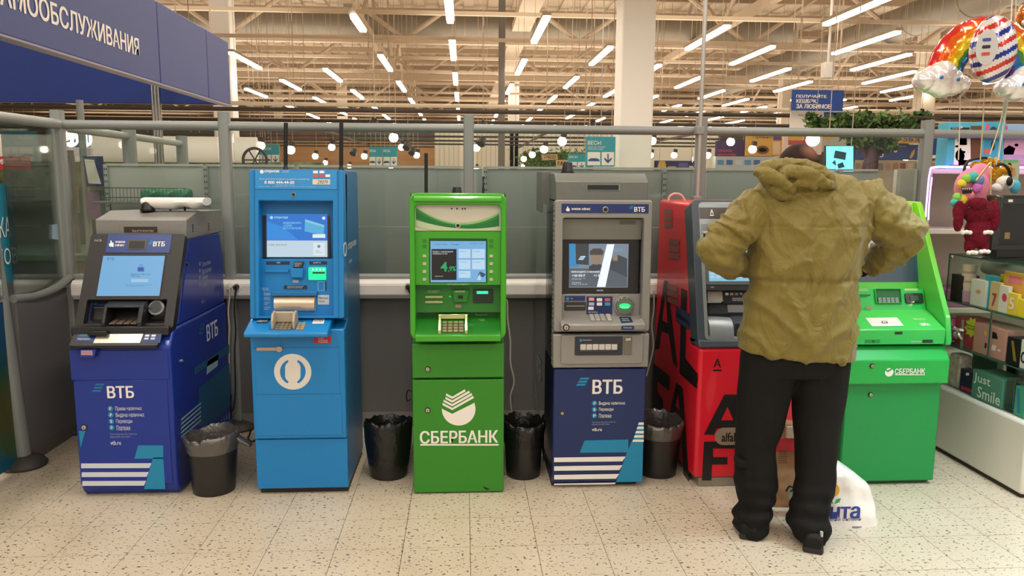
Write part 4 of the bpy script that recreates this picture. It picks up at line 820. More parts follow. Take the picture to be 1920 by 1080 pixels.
# inner controls
P2l = P2.moved(-.06); MB().plate(P2l, (hr[0] - .003, .0, hr[2] + .003, P2l.hit(550, 485)[1]), -.04, 0).out('control_panel', OB, B, bevel=.002)
DB_ = mat('#122a42', .4)
pp('slot_label', P2l, (499, 490, 543, 496), 0, .002, DB_, B); pp('slot_label', P2l, (580, 490, 613, 496), 0, .002, DB_, B); txt(P2l.moved(.002), 'ЧЕК', (518, 491, 526, 494), B, LWL); txt(P2l.moved(.002), 'КАРТА', (588, 491, 602, 494), B, LWL)
MB().rr(P2l, P2l.r(498, 505, 542, 511), 0, .012, .004).out('receipt_slot', OB, B, bevel=.002)
a = P2l.r(545, 503, 568, 521, off=.03); MB().prismX([(0, 0), (0, 0), (0, 0)], 0, 0) if False else None
mb = MB(); mb.plate(P2l, a, 0, .035); mb.out('code_reader', OB, B, bevel=.004); MB().pxext(P2l.moved(.0), [(549, 502), (565, 502), (569, 490), (552, 490)], 0, .02).out('reader_display', mat('#3a3d42', .3), B, bevel=.002)
txt(P2l.moved(.021), 'БЕСКОНТ\nКАРТА', (553, 493, 565, 500), B, LWL); flat(P2l, q4(549, 525, 560, 530), B, mat('#9fb0b4', .5), 'sticker')
GG = mat('#16e089', .3, emit=.9); MB().rr(P2l, P2l.r(579, 501, 612, 525), 0, .012, .006).out('card_slot', GG, B, bevel=.002); pp('slot_mouth', P2l.moved(.012), (586, 510, 609, 513), 0, .002, BLACK, B)
for i in range(4): circ(P2l, 588 + i * 6.6, 505.5, 1.8, .0145, mat('#aefbe2', .4, emit=1.5), B)
pp('slot_label', P2l, (532, 535, 576, 542), 0, .002, DB_, B); txt(P2l.moved(.002), 'ВНЕСЕНИЕ НАЛИЧНЫХ\nВЫДАЧА НАЛИЧНЫХ', (539, 536, 569, 541), B, LWL)
mb = MB(); q = P2l.r(515, 555, 592, 584); n = 10; mb.ext(PL(P2l.o + P2l.u * q[0], P2l.v, (0, 0, 1)) if False else P2l, [(q[0], q[1]), (q[2], q[1]), (q[2], q[3]), (q[0], q[3])], 0, .004); mb.out('cash_tray', mat('#b5aa9c', .3, .5), B, bevel=.001)
uu0, vv0, uu1, vv1 = q; rings = []
for x_ in (uu0 + .002, uu1 - .002): rings.append([P2l.pt(x_, vv0 + (vv1 - vv0) * (.5 - .5 * cos(a)), .004 + .026 * sin(a)) for a in [pi * i / 12 for i in range(13)]])
MB().loft(rings).out('shutter_roller', mat('#d8c4ae', .28, .6), B)
MB().plate(P2l, (uu0 - .012, vv1, uu1 + .012, vv1 + .022), 0, .03).out('tray_hood', OBS, B, bevel=.003)
for i, s_ in enumerate(('Банкомат\nпринимает', 'Вставьте', 'Введите\nПИН-код', 'Заберите\nкарту', 'Заберите\nденьги')): txt(P2l, s_, (489 if i == 0 else 495, 539 + i * 9, 505 if i == 0 else 507, 545 + i * 9), B, mat('#b6d4e6', .5))
flat(P2l, q4(596, 553, 617, 571), B, mat('#b9c6ce', .5), 'sticker'); txt(P2l, 'Инкассация\nпн ср пт', (598, 556, 615, 568), B, mat('#7a5560', .5), d=.002); pp('side_slot', P2l, (610, 528, 612, 545), 0, .003, DARK, B); mb = MB(); q = P2l.r(596, 528, 608, 545); mb.ring(P2l, q, .002, (q[0] + .002, q[1] + .002, q[2] - .002, q[3] - .002), .002, 0, .001); mb.out('print', mat('#7fc4e4', .5), B, smooth_=False)
# pin pad with cheeks on the shelf
TA = mat('#b5aa96', .45, .2); k0 = W(509, 607, Y=3.83); k1 = W(553, 607, Y=3.83)
for xx in (k0.x, k1.x - .01): MB().prismX([(3.815, .89), (3.81, .93), (3.83, .965), (3.87, .975), (3.89, .97), (3.91, .915)], xx, xx + .012).out('pin_shield', TA, B, bevel=.004)
MB().prismX([(3.875, .915), (3.87, .965), (3.88, .97), (3.91, .92)], k0.x, k1.x).out('pin_shield_back', TA, B, bevel=.002)
keypad(SH, (k0.x + .016, .012, k1.x - .014, .085), 4, 4, B, mat('#8f8672', .4, .4), mat('#6e6655', .5)); keypad(SH, (k1.x + .006, .012, k1.x + .045, .085), 2, 4, B, mat('#b7a888', .4, .3), mat('#8e8268', .5))
ss = XPr(x1 + .0006)
circ_u = ss.hit(647, 468); 
mb = MB(); n = 26; c_u, c_v = ss.hit(647.5, 468); mb.ring(ss, (c_u - .06, c_v - .034, c_u + .045, c_v + .038), .05, (c_u - .045, c_v - .024, c_u + .03, c_v + .028), .04, 0, .001, 6) ; mb.out('emblem', LWL, B, smooth_=False)
u0 = ss.hit(652, 468)[0]; u1 = ss.hit(668, 468)[0]; MB().text(ss, 'открытие', (u0, c_v - .02, u1, c_v + .022), d=.0012, bold=.03).out('lettering', LWL, B, smooth_=False); MB().text(ss, 'банк', (u0 + .02, c_v - .085, u0 + .14, c_v - .062), d=.0012).out('lettering', LWL, B, smooth_=False)
def antenna(px, py0, py1, Y, zb, label, r=.0085, grp='black rod antennas'):
    a = W(px, py1, Y=Y); b = W(px, py0, Y=Y); t = thing('antenna', label, 'antenna', (a.x, Y, zb), grp)
    MB().cyl((a.x, Y, zb), (a.x, Y, zb + .03), .016, 14, .009).out('antenna_base', BLACK, t); MB().cyl((a.x, Y, zb + .03), (b.x - (a.x - b.x) * 0, Y, b.z), r, 12).out('antenna_rod', BLACK, t, bevel=.002)
antenna(536, 230, 320, 4.3, 1.67, 'tall black rod antenna, left one on the bright blue machine', .011); antenna(640, 230, 322, 4.35, 1.67, 'tall black rod antenna, right one on the bright blue machine', .011)

# ================================================================== 3  dark green machine
SG = mat('#3f9e22', .34, coat=.35, spec=.4); SGD = mat('#2f8420', .4, coat=.15, spec=.4); SGI = mat('#1f7a22', .35, coat=.3)
C_ = thing('cash_machine', 'dark green cash machine with a white check emblem on its lower door', 'cash machine', (-.03, 3.87, 0), 'row of cash machines')
x0, x1 = -.265, .204
MB().box(x0 + .002, x1 - .002, 3.90, 4.55, .0, .84).out('cabinet', mat('#2b7a22', .4), C_, bevel=.006); MB().box(x0 + .004, x1 - .004, 3.95, 4.55, .84, 1.53).out('cabinet', mat('#2b7a22', .4), C_, bevel=.006)
MB().box(x0, x1, 3.868, 3.90, .006, .612).out('lower_door', SGD, C_, bevel=.005); MB().box(x0, x1, 3.868, 3.90, .622, .80).out('middle_panel', SGD, C_, bevel=.005)
f = YP(3.868)
for x_, y_ in ((802, 692), (802, 769)): lock(f, x_, y_, C_, .01)
# check mark emblem: a disc cut by four chevrons
cx, cy, R_ = 860, 767, 31.5
disc_ = []
for i in range(40):
    a = -.42 + (pi + .62) * i / 39; disc_.append((cx + R_ * cos(a), cy + R_ * sin(a) * .98))
flat(f, [(cx + 30, cy - 12)] + disc_[1:-1] + [(cx - 31, cy - .5), (cx - 12, cy + 9)], C_, LW, 'emblem')
for i in range(4):
    dy = -7.0 * i - 2.6; r_ = 30 - i * 3.2; lx_ = cx - 31 + i * 1.6 + (i > 1) * 1.5 * (i - 1); ry_ = [26.5, 22, 17.0, 10.5][i]
    a0 = (cx - 12, cy + 4.6 + dy); 
    xl = [-30.5, -28.5, -25, -1][i] if i < 3 else -22
    if i == 3: xl = -24
    L_ = (cx + xl, a0[1] - (xl + 12) * -.52 * -1 * 1.0 if False else a0[1] - abs(xl + 12) * .52); Rr = (cx + [28.5, 25.5, 21, 13][i], a0[1] - abs([28.5, 25.5, 21, 13][i] + 12) * .56)
    flat(f, [a0, Rr, (Rr[0] - 1.5, Rr[1] - 4.2), (a0[0], a0[1] - 4.4), (L_[0] + .5, L_[1] - 4.2), L_], C_, LW, 'emblem')
txt(f, 'СБЕРБАНК', (787, 808, 934, 830), C_, LW, .03); flat(f, q4(788, 832.5, 935, 835.5), C_, LW, 'print')
flat(f, [(905, 911), (912, 914), (918, 917), (914, 919), (909, 917)], C_, mat('#1f2a1a', .8), 'scratch')
P3 = PL((0, 3.815, .815), (0, .03, .745)); 
ro = (x0 - .005, P3.hit(860, 637)[1], x1 + .006, P3.hit(860, 362)[1]); rh = (x0 + .022, ro[1] + .022, x1 - .022, P3.hit(860, 384)[1])
MB().ring(P3, ro, .04, rh, .022, -.04, 0).out('fascia_frame', SG, C_, bevel=.006)
MB().ring(P3, (ro[0] + .003, ro[1] + .03, ro[2] - .003, ro[3] - .003), .01, (rh[0], rh[1] + .02, rh[2], P3.hit(860, 534)[1]), .002, -.115, -.04).out('fascia_body', SG, C_, bevel=.004)
MB().tube([P3.pt(x0 + .02, ro[3] - .028, -.0), P3.pt(x1 - .02, ro[3] - .028, -.0)], .016, 16, 1).out('top_roll', mat('#4bb02c', .2, coat=.8), C_)
P3i = P3.moved(-.035)
u0, v0, u1, v1 = P3i.r(780, 384, 937, 433); u0, u1 = rh[0], rh[2]
MB().plate(P3i, (u0, v0, u1, v1), -.01, 0).out('header_panel', mat('#cfcabb', .35, coat=.4), C_, smooth_=False)
def band(y0a, y1a, y2a, w0, w1, w2, m, d):
    N_ = 16; top = []; bot = []
    for i in range(N_ + 1):
        t_ = i / N_; y = (1 - t_) ** 2 * y0a + 2 * t_ * (1 - t_) * y1a + t_ * t_ * y2a; w = (1 - t_) ** 2 * w0 + 2 * t_ * (1 - t_) * w1 + t_ * t_ * w2; x = 780 + 156 * t_; top.append((x, y)); bot.append((x, min(y + w, 432.5)))
    flat(P3i, top + bot[::-1], C_, m, 'print', d)
band(388, 442, 398, 6, 5, 16, mat('#8fc07a', .4), .001); band(390, 446, 402, 22, 2, 28, mat('#2c8a35', .4), .002); band(397, 444, 408, 12, 1, 18, mat('#167338', .4), .003); band(412, 438, 424, 12, 10, 9, mat('#b7c9a0', .4), .0035)
for x_ in (847, 857, 867, 872): circ(P3i, x_, 391.5, 1.6, .004, BLACK, C_, 'sensor_hole')
u, v = P3i.hit(858.5, 423); MB().disc(P3i, u, v, .0115, 0, .004).out('camera_ring', LW, C_); MB().disc(P3i, u, v, .009, .004, .006).out('camera_lens', BLACK, C_)
P3s = P3.moved(-.03)
q = P3s.r(784, 434, 934, 534); MB().plate(P3s, (rh[0], q[1], rh[2], q[3]), -.01, 0).out('screen_panel', SG, C_, bevel=.001)
q = P3s.r(805, 448, 913, 530); MB().plate(P3s, (q[0] - .002, q[1] - .002, q[2] + .002, q[3] + .003), 0, .001).out('screen_bezel', mat('#154a20', .4), C_, smooth_=False)
MB().plate(P3s, P3s.r(807, 452, 911, 529), 0, .0016).out('display', scr('#7fbdf0', .8), C_, smooth_=False); S3 = P3s.moved(.0018)
flat(S3, q4(809, 467, 856, 525), C_, scr('#2c3138', .15), 'print', .0003); txt(S3, 'Кредит с самой низкой\nставкой за 15 лет', (811, 470, 849, 477), C_, scr('#dfe8ee', .8), .01, .0008); txt(S3, '4', (826, 491, 839, 509), C_, scr('#18b46a', .8), .05, .0012); txt(S3, ',9%', (840, 499, 855, 510), C_, scr('#18b46a', .8), .03, .0012); txt(S3, 'СБЕРБАНК', (815, 517, 831, 519), C_, scr('#dfe8ee', .7), 0, .0012)
for i, (a_, b_, c_, d_) in enumerate(((860, 467, 882, 484), (885, 467, 909, 484), (860, 487, 882, 505), (885, 487, 909, 505), (860, 508, 882, 521))): flat(S3, q4(a_, b_, c_, d_), C_, scr('#bfe0f8', .9), 'print', .0005); txt(S3, ('Платежи', 'Наличные', 'Переводы', 'Остаток', 'Другие')[i], (a_ + 2, b_ + 3, a_ + 15, b_ + 5.5), C_, mat('#6f8fae', .5), 0, .0012)
flat(S3, [(896, 516), (906, 520), (911, 514), (900, 509)], C_, scr('#2a6a9a', .5), 'print', .001); flat(S3, [(894, 525), (902, 525), (900, 513)], C_, scr('#cfe6f6', .8), 'print', .0012); txt(S3, 'СберБанк', (812, 456, 840, 460), C_, mat('#4f86b8', .5)); txt(S3, 'Меню', (845, 456, 862, 460), C_, mat('#4f86b8', .5)); txt(S3, 'ВСТАВЬТЕ КАРТУ', (881, 455, 908, 458), C_, mat('#4f86b8', .5))
for xx in (796, 921):
    for j in range(4):
        u, v = P3s.hit(xx, 480 + j * 14.6); MB().rr(P3s, (u - .009, v - .0075, u + .009, v + .0075), 0, .005, .002).out('side_button', mat('#b5b3a5', .4), C_, bevel=.001)
    for yy in (452, 462): pp('tag_square', P3s, (xx - 4, yy - 3.5, xx + 4, yy + 3.5), 0, .001, mat('#2f7a24', .5), C_)
txt(P3s, 'НАЧНИТЕ РАБОТУ', (839, 531.5, 879, 534.5), C_, mat('#9ccf8a', .5), .02)
# control recess
q = P3.r(780, 535, 938, 583); MB().plate(P3, (rh[0], P3.hit(860, 590)[1], rh[2], P3.hit(860, 534)[1]), -.10, -.09).out('recess_back', SGI, C_, smooth_=False)
P3b = P3.moved(-.085); zt = P3.pt(0, P3.hit(860, 535)[1]).z; zb = .86
MB().plate(P3, (rh[0], P3.hit(860, 537)[1], rh[2], P3.hit(860, 533)[1]), -.1, -.035).out('recess_hood', mat('#175c1c', .4), C_, smooth_=False)
pp('slot_frame', P3b, (797, 543, 829, 551), 0, .001, mat('#247c28', .4), C_); txt(P3b, 'ВСТАВЬТЕ\nКУПЮРЫ', (803, 544, 824, 549), C_, mat('#8fc07a', .5), d=.002)
for yy in (555, 564.5): pp('cash_slot', P3b, (797, yy, 830, yy + 4), 0, .008, mat('#b9c48a', .25, .6), C_, bevel=.001)
MB().pxext(P3b, [(851, 567), (876, 567), (880, 544), (848, 544)], 0, .014).out('scanner_block', SGI, C_, bevel=.003); pp('scanner_window', P3b.moved(.014), (859, 554, 868, 560), 0, .002, BLACK, C_); pp('scanner_label', P3b.moved(.014), (853, 545, 872, 548), 0, .001, mat('#8aa06a', .5), C_)
circ(P3b, 844, 556, 2, .002, mat('#49d36c', .5), C_); pp('card_reader', P3b, (887, 543, 924, 568), 0, .006, mat('#12241a', .3, coat=.5), C_, bevel=.002); pp('reader_light', P3b.moved(.006), (894, 546, 915, 551), 0, .003, mat('#14f0a0', .4, emit=1.2), C_)
pp('sensor_label', P3b, (854, 571, 865, 577), 0, .001, mat('#8a7f6a', .5), C_)
SH3 = PL((0, 3.80, .862), (0, .085, .05)); MB().prismX([(3.80, .862), (3.90, .925), (3.92, .925), (3.92, .84), (3.80, .84)], rh[0], rh[2]).out('control_shelf', SGI, C_, bevel=.002)
SH3 = PL((0, 3.80, .862), (0, .10, .063))
lip = MB(); lip.prismX([(3.79, .828), (3.792, .858), (3.80, .863), (3.84, .862), (3.84, .828)], rh[0], rh[2]); lip.out('shelf_lip', SG, C_, bevel=.004)
pl_ = YP(3.79); a = pl_.r(886, 613, 917, 625); MB().ring(pl_, a, .004, (a[0] + .001, a[1] + .001, a[2] - .001, a[3] - .001), .003, 0, .001).out('print', mat('#2f7d20', .5), C_, smooth_=False)
k0 = SH3.hit(829, 605)[0]; k1 = SH3.hit(870, 605)[0]; keypad(SH3, (k0, .012, k1, .095), 4, 4, C_, mat('#a39f74', .35, .5), mat('#3e4630', .5))
GM = mat('#c6d39a', .2, .8)
for xx in (k0 - .018, k1 + .004): MB().prismX([(3.80, .863), (3.79, .885), (3.865, .945), (3.89, .94), (3.90, .92)], xx, xx + .014).out('pin_shield', GM, C_, bevel=.002)
MB().box(k0 - .02, k1 + .02, 3.885, 3.90, .925, .95).out('pin_shield_back', GM, C_, bevel=.002)
txt(SH3, 'СКАНЕР', (795, 585, 812, 589), C_, mat('#7fbf6a', .5), d=.002); a = SH3.r(892, 583, 913, 591); MB().ring(SH3, a, .004, (a[0] + .0015, a[1] + .0015, a[2] - .0015, a[3] - .0015), .003, 0, .001).out('print', mat('#7fbf6a', .5), C_, smooth_=False); txt(SH3, 'ЧЕК', (898, 599, 910, 603), C_, mat('#7fbf6a', .5), d=.002)
antenna(799, 287, 360, 4.1, 1.535, 'black rod antenna on the left of the dark green machine', .009)
siren(857, 360, 4.2, 1.53, 'black fluted alarm siren on the dark green machine', .03, .052)
a = W(906, 360, Y=4.25); t = thing('antenna', 'small thin whip antenna on the dark green machine', 'antenna', (a.x, 4.25, 1.53), 'black rod antennas'); MB().box(a.x - .03, a.x + .03, 4.23, 4.27, 1.53, 1.54).out('antenna_base', BLACK, t, bevel=.002); MB().cyl((a.x, 4.25, 1.54), (a.x, 4.25, 1.62), .008, 10, .003).out('antenna_rod', BLACK, t); MB().cyl((a.x, 4.25, 1.62), (a.x, 4.25, 1.645), .004, 8).out('antenna_tip', BLACK, t)
# ================================================================== 4  grey and navy machine
G1 = mat('#8f8e8b', .42, .25, coat=.1); G2 = mat('#7e807c', .5, .3); NV = mat('#10285f', .4, coat=.2, spec=.4)
D_ = thing('cash_machine', 'grey cash machine with a navy lower door and white stripes', 'cash machine', (.71, 3.92, 0), 'row of cash machines')
x0, x1 = .462, .955
MB().box(x0 + .004, x1 - .03, 3.95, 4.6, 0, .04).out('plinth', mat('#24252a', .6), D_)
MB().box(x0 + .012, x1 - .012, 3.95, 4.62, .03, .66).out('lower_cabinet', mat('#1c2a55', .4), D_, bevel=.004); MB().box(x0 + .006, x1 - .008, 4.06, 4.62, .66, 1.52).out('upper_cabinet', mat('#4d545a', .25, .2, coat=.4), D_, bevel=.004)
for a_, b_ in ((x0 + .006, x0 + .03), (x1 - .032, x1 - .008)): MB().box(a_, b_, 3.95, 4.06, .84, 1.52).out('side_wall', mat('#6f716e', .4, .2), D_)
MB().box(x0 + .004, x1 + .0, 3.915, 3.95, .03, .652).out('lower_door', NV, D_, bevel=.006)
f = YP(3.915)
slashes(f, 1080, 708, 1106, 725, D_, CYAN); txt(f, 'ВТБ', (1111, 712, 1167, 738), D_, LW, .04)
for i, s in enumerate(('Выдача наличных', 'Переводы', 'Платежи')): y = 756 + i * 11.6; circ(f, 1114.5, y, 4.8, .0012, CYAN, D_); txt(f, s, (1123, y - 3.5, 1123 + (49, 27, 23)[i], y + 4), D_, LW); txt(f, ('₽', '%', 'Р')[i], (1112.5, y - 2.5, 1116.5, y + 2.5), D_, LW, .02, .0022)
txt(f, 'Снятие наличных без комиссии\nдержателям карт банка', (1110, 790, 1154, 797), D_, mat('#98a0b8', .5)); txt(f, 'vtb.ru', (1110, 802, 1128, 808), D_, LW, .02); lock(f, 1054, 774.5, D_, .008)
flat(f, [(1087, 849), (1178, 848), (1178, 824), (1096, 826)], D_, CYAN); flat(f, [(1155, 904), (1204, 903), (1206, 824), (1186, 824), (1175, 850)], D_, CYAN, 'print', .0012)
for i in range(4): y = 858 + i * 16.3; h_ = 8.5 if i < 3 else 2.5; flat(f, [(1039, y + h_), (1170 - i * 6 - (3 if i < 3 else 0), y + h_ - 1.5), (1173 - i * 6, y - 2), (1039, y)], D_, LW, 'stripe', .0018)
for i in range(5): y = 792 + i * 8; flat(f, [(1198 - i * 2.6 - 2, y + 4.5), (1207, y + 4.5), (1207, y), (1199 - i * 2.6 - 1, y)], D_, LW if True else CYAN, 'stripe', .0022)
flat(f, [(1186, 829), (1207, 828), (1207, 792), (1199, 792)], D_, CYAN, 'print', .0015)
# drawer block
MB().box(x0 - .004, x1 + .008, 3.90, 3.96, .66, .84).out('dispenser_block', G1, D_, bevel=.008)
f = YP(3.90); a = f.r(1052, 628, 1204, 681); MB().rr(f, a, 0, .01, .012).out('dispenser_door', G1, D_, bevel=.003)
f = YP(3.89); pp('dispenser_window', f, (1078, 631, 1167, 666), 0, .002, mat('#1d2436', .3, coat=.3), D_, rad=.006); f2 = f.moved(.002); circ(f2, 1089, 638, 2.8, .001, CYAN, D_); txt(f2, 'Выдача наличных', (1093, 636, 1109, 639), D_, LWL)
r_ = f.r(1087, 645, 1157, 655)
MB().plate(f, (r_[0] - .004, r_[1] - .012, r_[2] + .004, r_[1]), 0, .012).out('dispenser_lip', mat('#2a3140', .3), D_, bevel=.004)
for i in range(6): w = (r_[2] - r_[0]) / 6; MB().rr(f, (r_[0] + w * i + .001, r_[1], r_[0] + w * (i + 1) - .001, r_[3]), 0, .012, .003).out('shutter_roll', mat('#cfccc8', .3, .5), D_, bevel=.002)
pp('door_latch', f, (1170, 632, 1184, 665), 0, .006, mat('#77746f', .35, .5), D_, bevel=.002); pp('latch_lever', f.moved(.006), (1173, 634, 1183, 639), 0, .006, CHROME, D_, bevel=.001)
# upper fascia
P4 = PL((0, 3.90, .852), (0, .02, .68)); ro = (x0 - .002, 0, x1 + .006, P4.hit(1130, 375)[1]); rh = (x0 + .04, .062, x1 - .035, P4.hit(1130, 409)[1])
MB().ring(P4, ro, .015, rh, .012, -.05, 0).out('fascia_frame', G1, D_, bevel=.006)
pp('name_strip', P4, (1053, 382, 1216, 400), 0, .002, mat('#1c2f68', .35, coat=.3), D_, rad=.003); f = P4.moved(.002)
txt(f, 'мини офис', (1072, 389, 1107, 395), D_, LW, .04); flat(f, [(1062, 396), (1068, 396), (1068, 391), (1065.5, 390), (1065, 387), (1063.5, 387), (1063, 391), (1061, 392)], D_, LW, 'emblem'); slashes(f, 1179, 386, 1189, 392, D_, CYAN); txt(f, 'ВТБ', (1189, 388, 1209, 397), D_, LW, .05)
u, v = f.hit(1135, 393); MB().disc(f, u, v, .016, 0, .006).out('camera_ring', STEEL, D_, bevel=.002); MB().disc(f, u, v, .010, .006, .008).out('camera_lens', BLACK, D_)
P4i = P4.moved(-.12); MB().plate(P4i, (rh[0] - .005, rh[1] - .02, rh[2] + .005, rh[3] + .01), -.01, 0).out('recess_back', G2, D_, smooth_=False)
yt = P4.hit(1130, 411)[1]; ym = P4i.hit(1130, 448)[1]
MB().add([P4.pt(rh[0], yt, -.045), P4.pt(rh[2], yt, -.045), P4i.pt(rh[2], ym, .055), P4i.pt(rh[0], ym, .055)], [(0, 1, 2, 3)]).out('recess_hood', G2, D_, smooth_=False)
mb = MB(); hd = PL(P4i.pt(0, ym, .055), tuple(P4.pt(0, yt, -.045) - P4i.pt(0, ym, .055)))
for i in range(4): q = hd.r(1162, 414 + i * 1.9, 1192, 415 + i * 1.9); mb.plate(hd, q, 0, .001)
mb.out('speaker_grille', mat('#4c4d4a', .6), D_, smooth_=False)
P4s = P4.moved(-.07); q = P4s.r(1055, 448, 1197, 550); q = (rh[0] - .002, q[1], q[2], q[3]); MB().rr(P4s, q, -.03, 0, .006).out('screen_bezel', mat('#232325', .35), D_, bevel=.002)
S4 = P4s.moved(.001); MB().plate(P4s, P4s.r(1068, 457, 1177, 539), 0, .001).out('display', scr('#9fb3c4', .55), D_, smooth_=False)
MB().px(S4, [(1067, 500), (1085, 500), (1085, 457), (1067, 457)], .0005).out('print', scr('#3f97cf', .8), D_, smooth_=False); flat(S4, [(1080, 495), (1104, 497), (1104, 457), (1079, 457)], D_, scr('#5e6468', .4), 'print', .001); slashes(S4, 1084, 480, 1099, 488, D_, scr('#bfe4ff', 1.0), .0015)
flat(S4, [(1068, 538), (1176, 538), (1176, 505), (1068, 503)], D_, scr('#7d8894', .45), 'print', .0008)
flat(S4, [(1106, 478), (1130, 478), (1132, 471), (1126, 466), (1112, 466), (1106, 471)], D_, scr('#6f6a62', .4), 'print', .0012); flat(S4, [(1109, 478), (1129, 478), (1128, 490), (1122, 496), (1114, 496), (1109, 489)], D_, scr('#c9ab92', .5), 'print', .0012); flat(S4, [(1104, 508), (1138, 508), (1136, 500), (1124, 495), (1112, 495), (1104, 500)], D_, scr('#5f6672', .4), 'print', .001)
flat(S4, [(1143, 505), (1176, 520), (1176, 485), (1160, 478), (1150, 482), (1144, 492)], D_, scr('#63707c', .4), 'print', .001); flat(S4, [(1149, 489), (1158, 489), (1158, 480), (1150, 480)], D_, scr('#c9ab92', .5), 'print', .0014); flat(S4, [(1119, 538), (1135, 538), (1152, 458), (1138, 458)], D_, scr('#f4fbff', 1.0), 'print', .0016)
txt(S4, 'ПЕРЕХОДИТЕ С ПЕНСИЕЙ', (1071, 507, 1124, 512), D_, scr('#eef4fa', .9), .03, .0022); txt(S4, '+100 000 ₽', (1072, 514, 1097, 519), D_, scr('#eef4fa', .9), .03, .0022); txt(S4, '+1 000', (1113, 514, 1130, 519), D_, scr('#eef4fa', .9), .03, .0022); txt(S4, 'выиграйте сертификат\nна путешествие', (1072, 521, 1098, 525), D_, scr('#dfe6ee', .8), 0, .0022); txt(S4, 'Звоните\n8 800 100 24 24', (1072, 528, 1101, 534), D_, scr('#dfe6ee', .8), 0, .0022); txt(S4, 'ВТБ', (1152, 466, 1167, 472), D_, scr('#8fb8e0', .7), .02, .002)
txt(P4s, 'NCR', (1119, 543, 1131, 546), D_, LWL, .02)
# control area
P4c = P4.moved(-.06); yb = P4c.hit(1130, 551)[1]; MB().plate(P4c, (rh[0] - .003, .03, rh[2] + .003, yb), -.06, 0).out('control_panel', G1, D_, bevel=.002)
pp('slot_label', P4c, (1059, 555, 1097, 564), 0, .002, mat('#1b2c5f', .4), D_, rad=.002); circ(P4c, 1064, 560, 3.2, .003, CYAN, D_); txt(P4c.moved(.002), 'Чек', (1070, 558, 1074, 561), D_, LW)
MB().rr(P4c, P4c.r(1058, 566, 1098, 582), 0, .006, .006).out('receipt_slot', mat('#2b2b2e', .4), D_, bevel=.002); pp('slot_mouth', P4c.moved(.006), (1062, 573, 1096, 574.5), 0, .001, STEEL, D_)
pp('card_board', P4c, (1100, 556, 1148, 589), 0, .002, mat('#15265a', .4), D_)
for i, (a_, b_, c_) in enumerate(((1104, 558, '#d9a08a'), (1119, 559, '#dcdcdc'), (1134, 559, '#c05a6a'), (1104, 567, '#a9b0d0'), (1119, 567, '#dcdcdc'), (1134, 567, '#3f8fc0'), (1103, 575, '#e4e4e4'))): flat(P4c, q4(a_, b_, a_ + 10, b_ + 6), D_, mat(c_, .5), 'print', .003)
txt(P4c.moved(.002), '8 800 100 24 24', (1103, 584, 1120, 586.5), D_, LWL)
u, v = P4c.hit(1170, 573); MB().disc(P4c, u, v, .055, 0, .012, 32).out('reader_ring', G1, D_, bevel=.004); MB().disc(P4c, u, v, .047, .012, .02, 32).out('card_reader', mat('#5d6a60', .15, .2, coat=1), D_, bevel=.005)
MB().ext(P4c, [(u + .030 * cos(i * .4) * (1 + .08 * sin(i * 3.1)), v + .014 * sin(i * .4)) for i in range(15)], .02, .022).out('reader_light', mat('#16e070', .4, emit=1.4), D_); MB().plate(P4c, (u - .02, v - .006, u + .02, v - .003), .022, .023).out('slot_mouth', mat('#b9f5d0', .4), D_)
MB().prismX([(3.86, .868), (3.86, .895), (3.868, .902), (3.975, .935), (3.985, .935), (3.985, .86), (3.87, .86)], x0 + .03, x1 - .022).out('keyboard_shelf', G1, D_, bevel=.006)
SH4 = PL((0, 3.868, .902), (0, .107, .033)); a0 = SH4.hit(1107, 603)[0]; a1 = SH4.hit(1149, 603)[0]
keypad(SH4, (a0, .022, a0 + (a1 - a0) * .72, .098), 3, 4, D_, mat('#c5c2ba', .35, .4), mat('#77756f', .5)); keypad(SH4, (a0 + (a1 - a0) * .76, .022, a1, .098), 1, 4, D_, mat('#d2cfc6', .35, .3), mat('#77756f', .5))
flat(SH4, [(1165, 606), (1187, 604), (1182, 594), (1161, 594)], D_, mat('#14264f', .4), 'sticker'); txt(SH4, 'Прикройте\nклавиатуру', (1165, 597, 1181, 603), D_, LWL, d=.002)
f = YP(3.859); lock(f, 1061.5, 614, D_, .012); pp('tag', f, (1165, 611, 1189, 618.5), 0, .001, mat('#1b2f6a', .4), D_, rad=.006); txt(f.moved(.001), 'Я помогу карту', (1169, 613, 1185, 616), D_, LW)
mb = MB()
for i in range(34): z = .67 + i * .0252; mb.box(x0 - .006, x0 + .006, 3.925, 3.965, z, z + .017)
mb.out('side_ribs', mat('#7a7c77', .5), D_, smooth_=False)['kind'] = 'stuff'
# top unit
T4 = mat('#6f736e', .5, .3, noisec=.04, bump=.1, scale=90)
MB().prismX([(3.95, 1.525), (4.55, 1.525), (4.55, 1.665), (4.02, 1.665), (3.95, 1.622)], x0 + .004, x1 - .012).out('top_housing', T4, D_, bevel=.004)
MB().box(x0 - .035, x0 + .02, 4.25, 4.58, 1.45, 1.675).out('top_rear_box', T4, D_, bevel=.003)
f = YP(3.949); pp('display_slot', f, (1100, 345, 1163, 357), 0, .002, mat('#8a8d88', .4, .3), D_); pp('slot_mouth', f.moved(.002), (1101.5, 346.5, 1160, 356), 0, .001, mat('#1c2426', .2, coat=.5), D_)
gs = MB().add([(x0 - .032, 4.02, .1), (x0 - .032, 4.6, .1), (x0 - .032, 4.6, 1.5), (x0 - .032, 4.02, 1.5)], [(0, 1, 2, 3)]).out('side_glass', glassmat('#6f7c7c', 1.4), D_, smooth_=False)
sl = XPl(x0 - .0005)
sl2 = XPl(x0 - .034); 
MB().text(sl2, 'ВТБ', (-4.42, .5, -4.2, .62), d=.001, bold=.04).out('lettering', LWL, D_, smooth_=False)
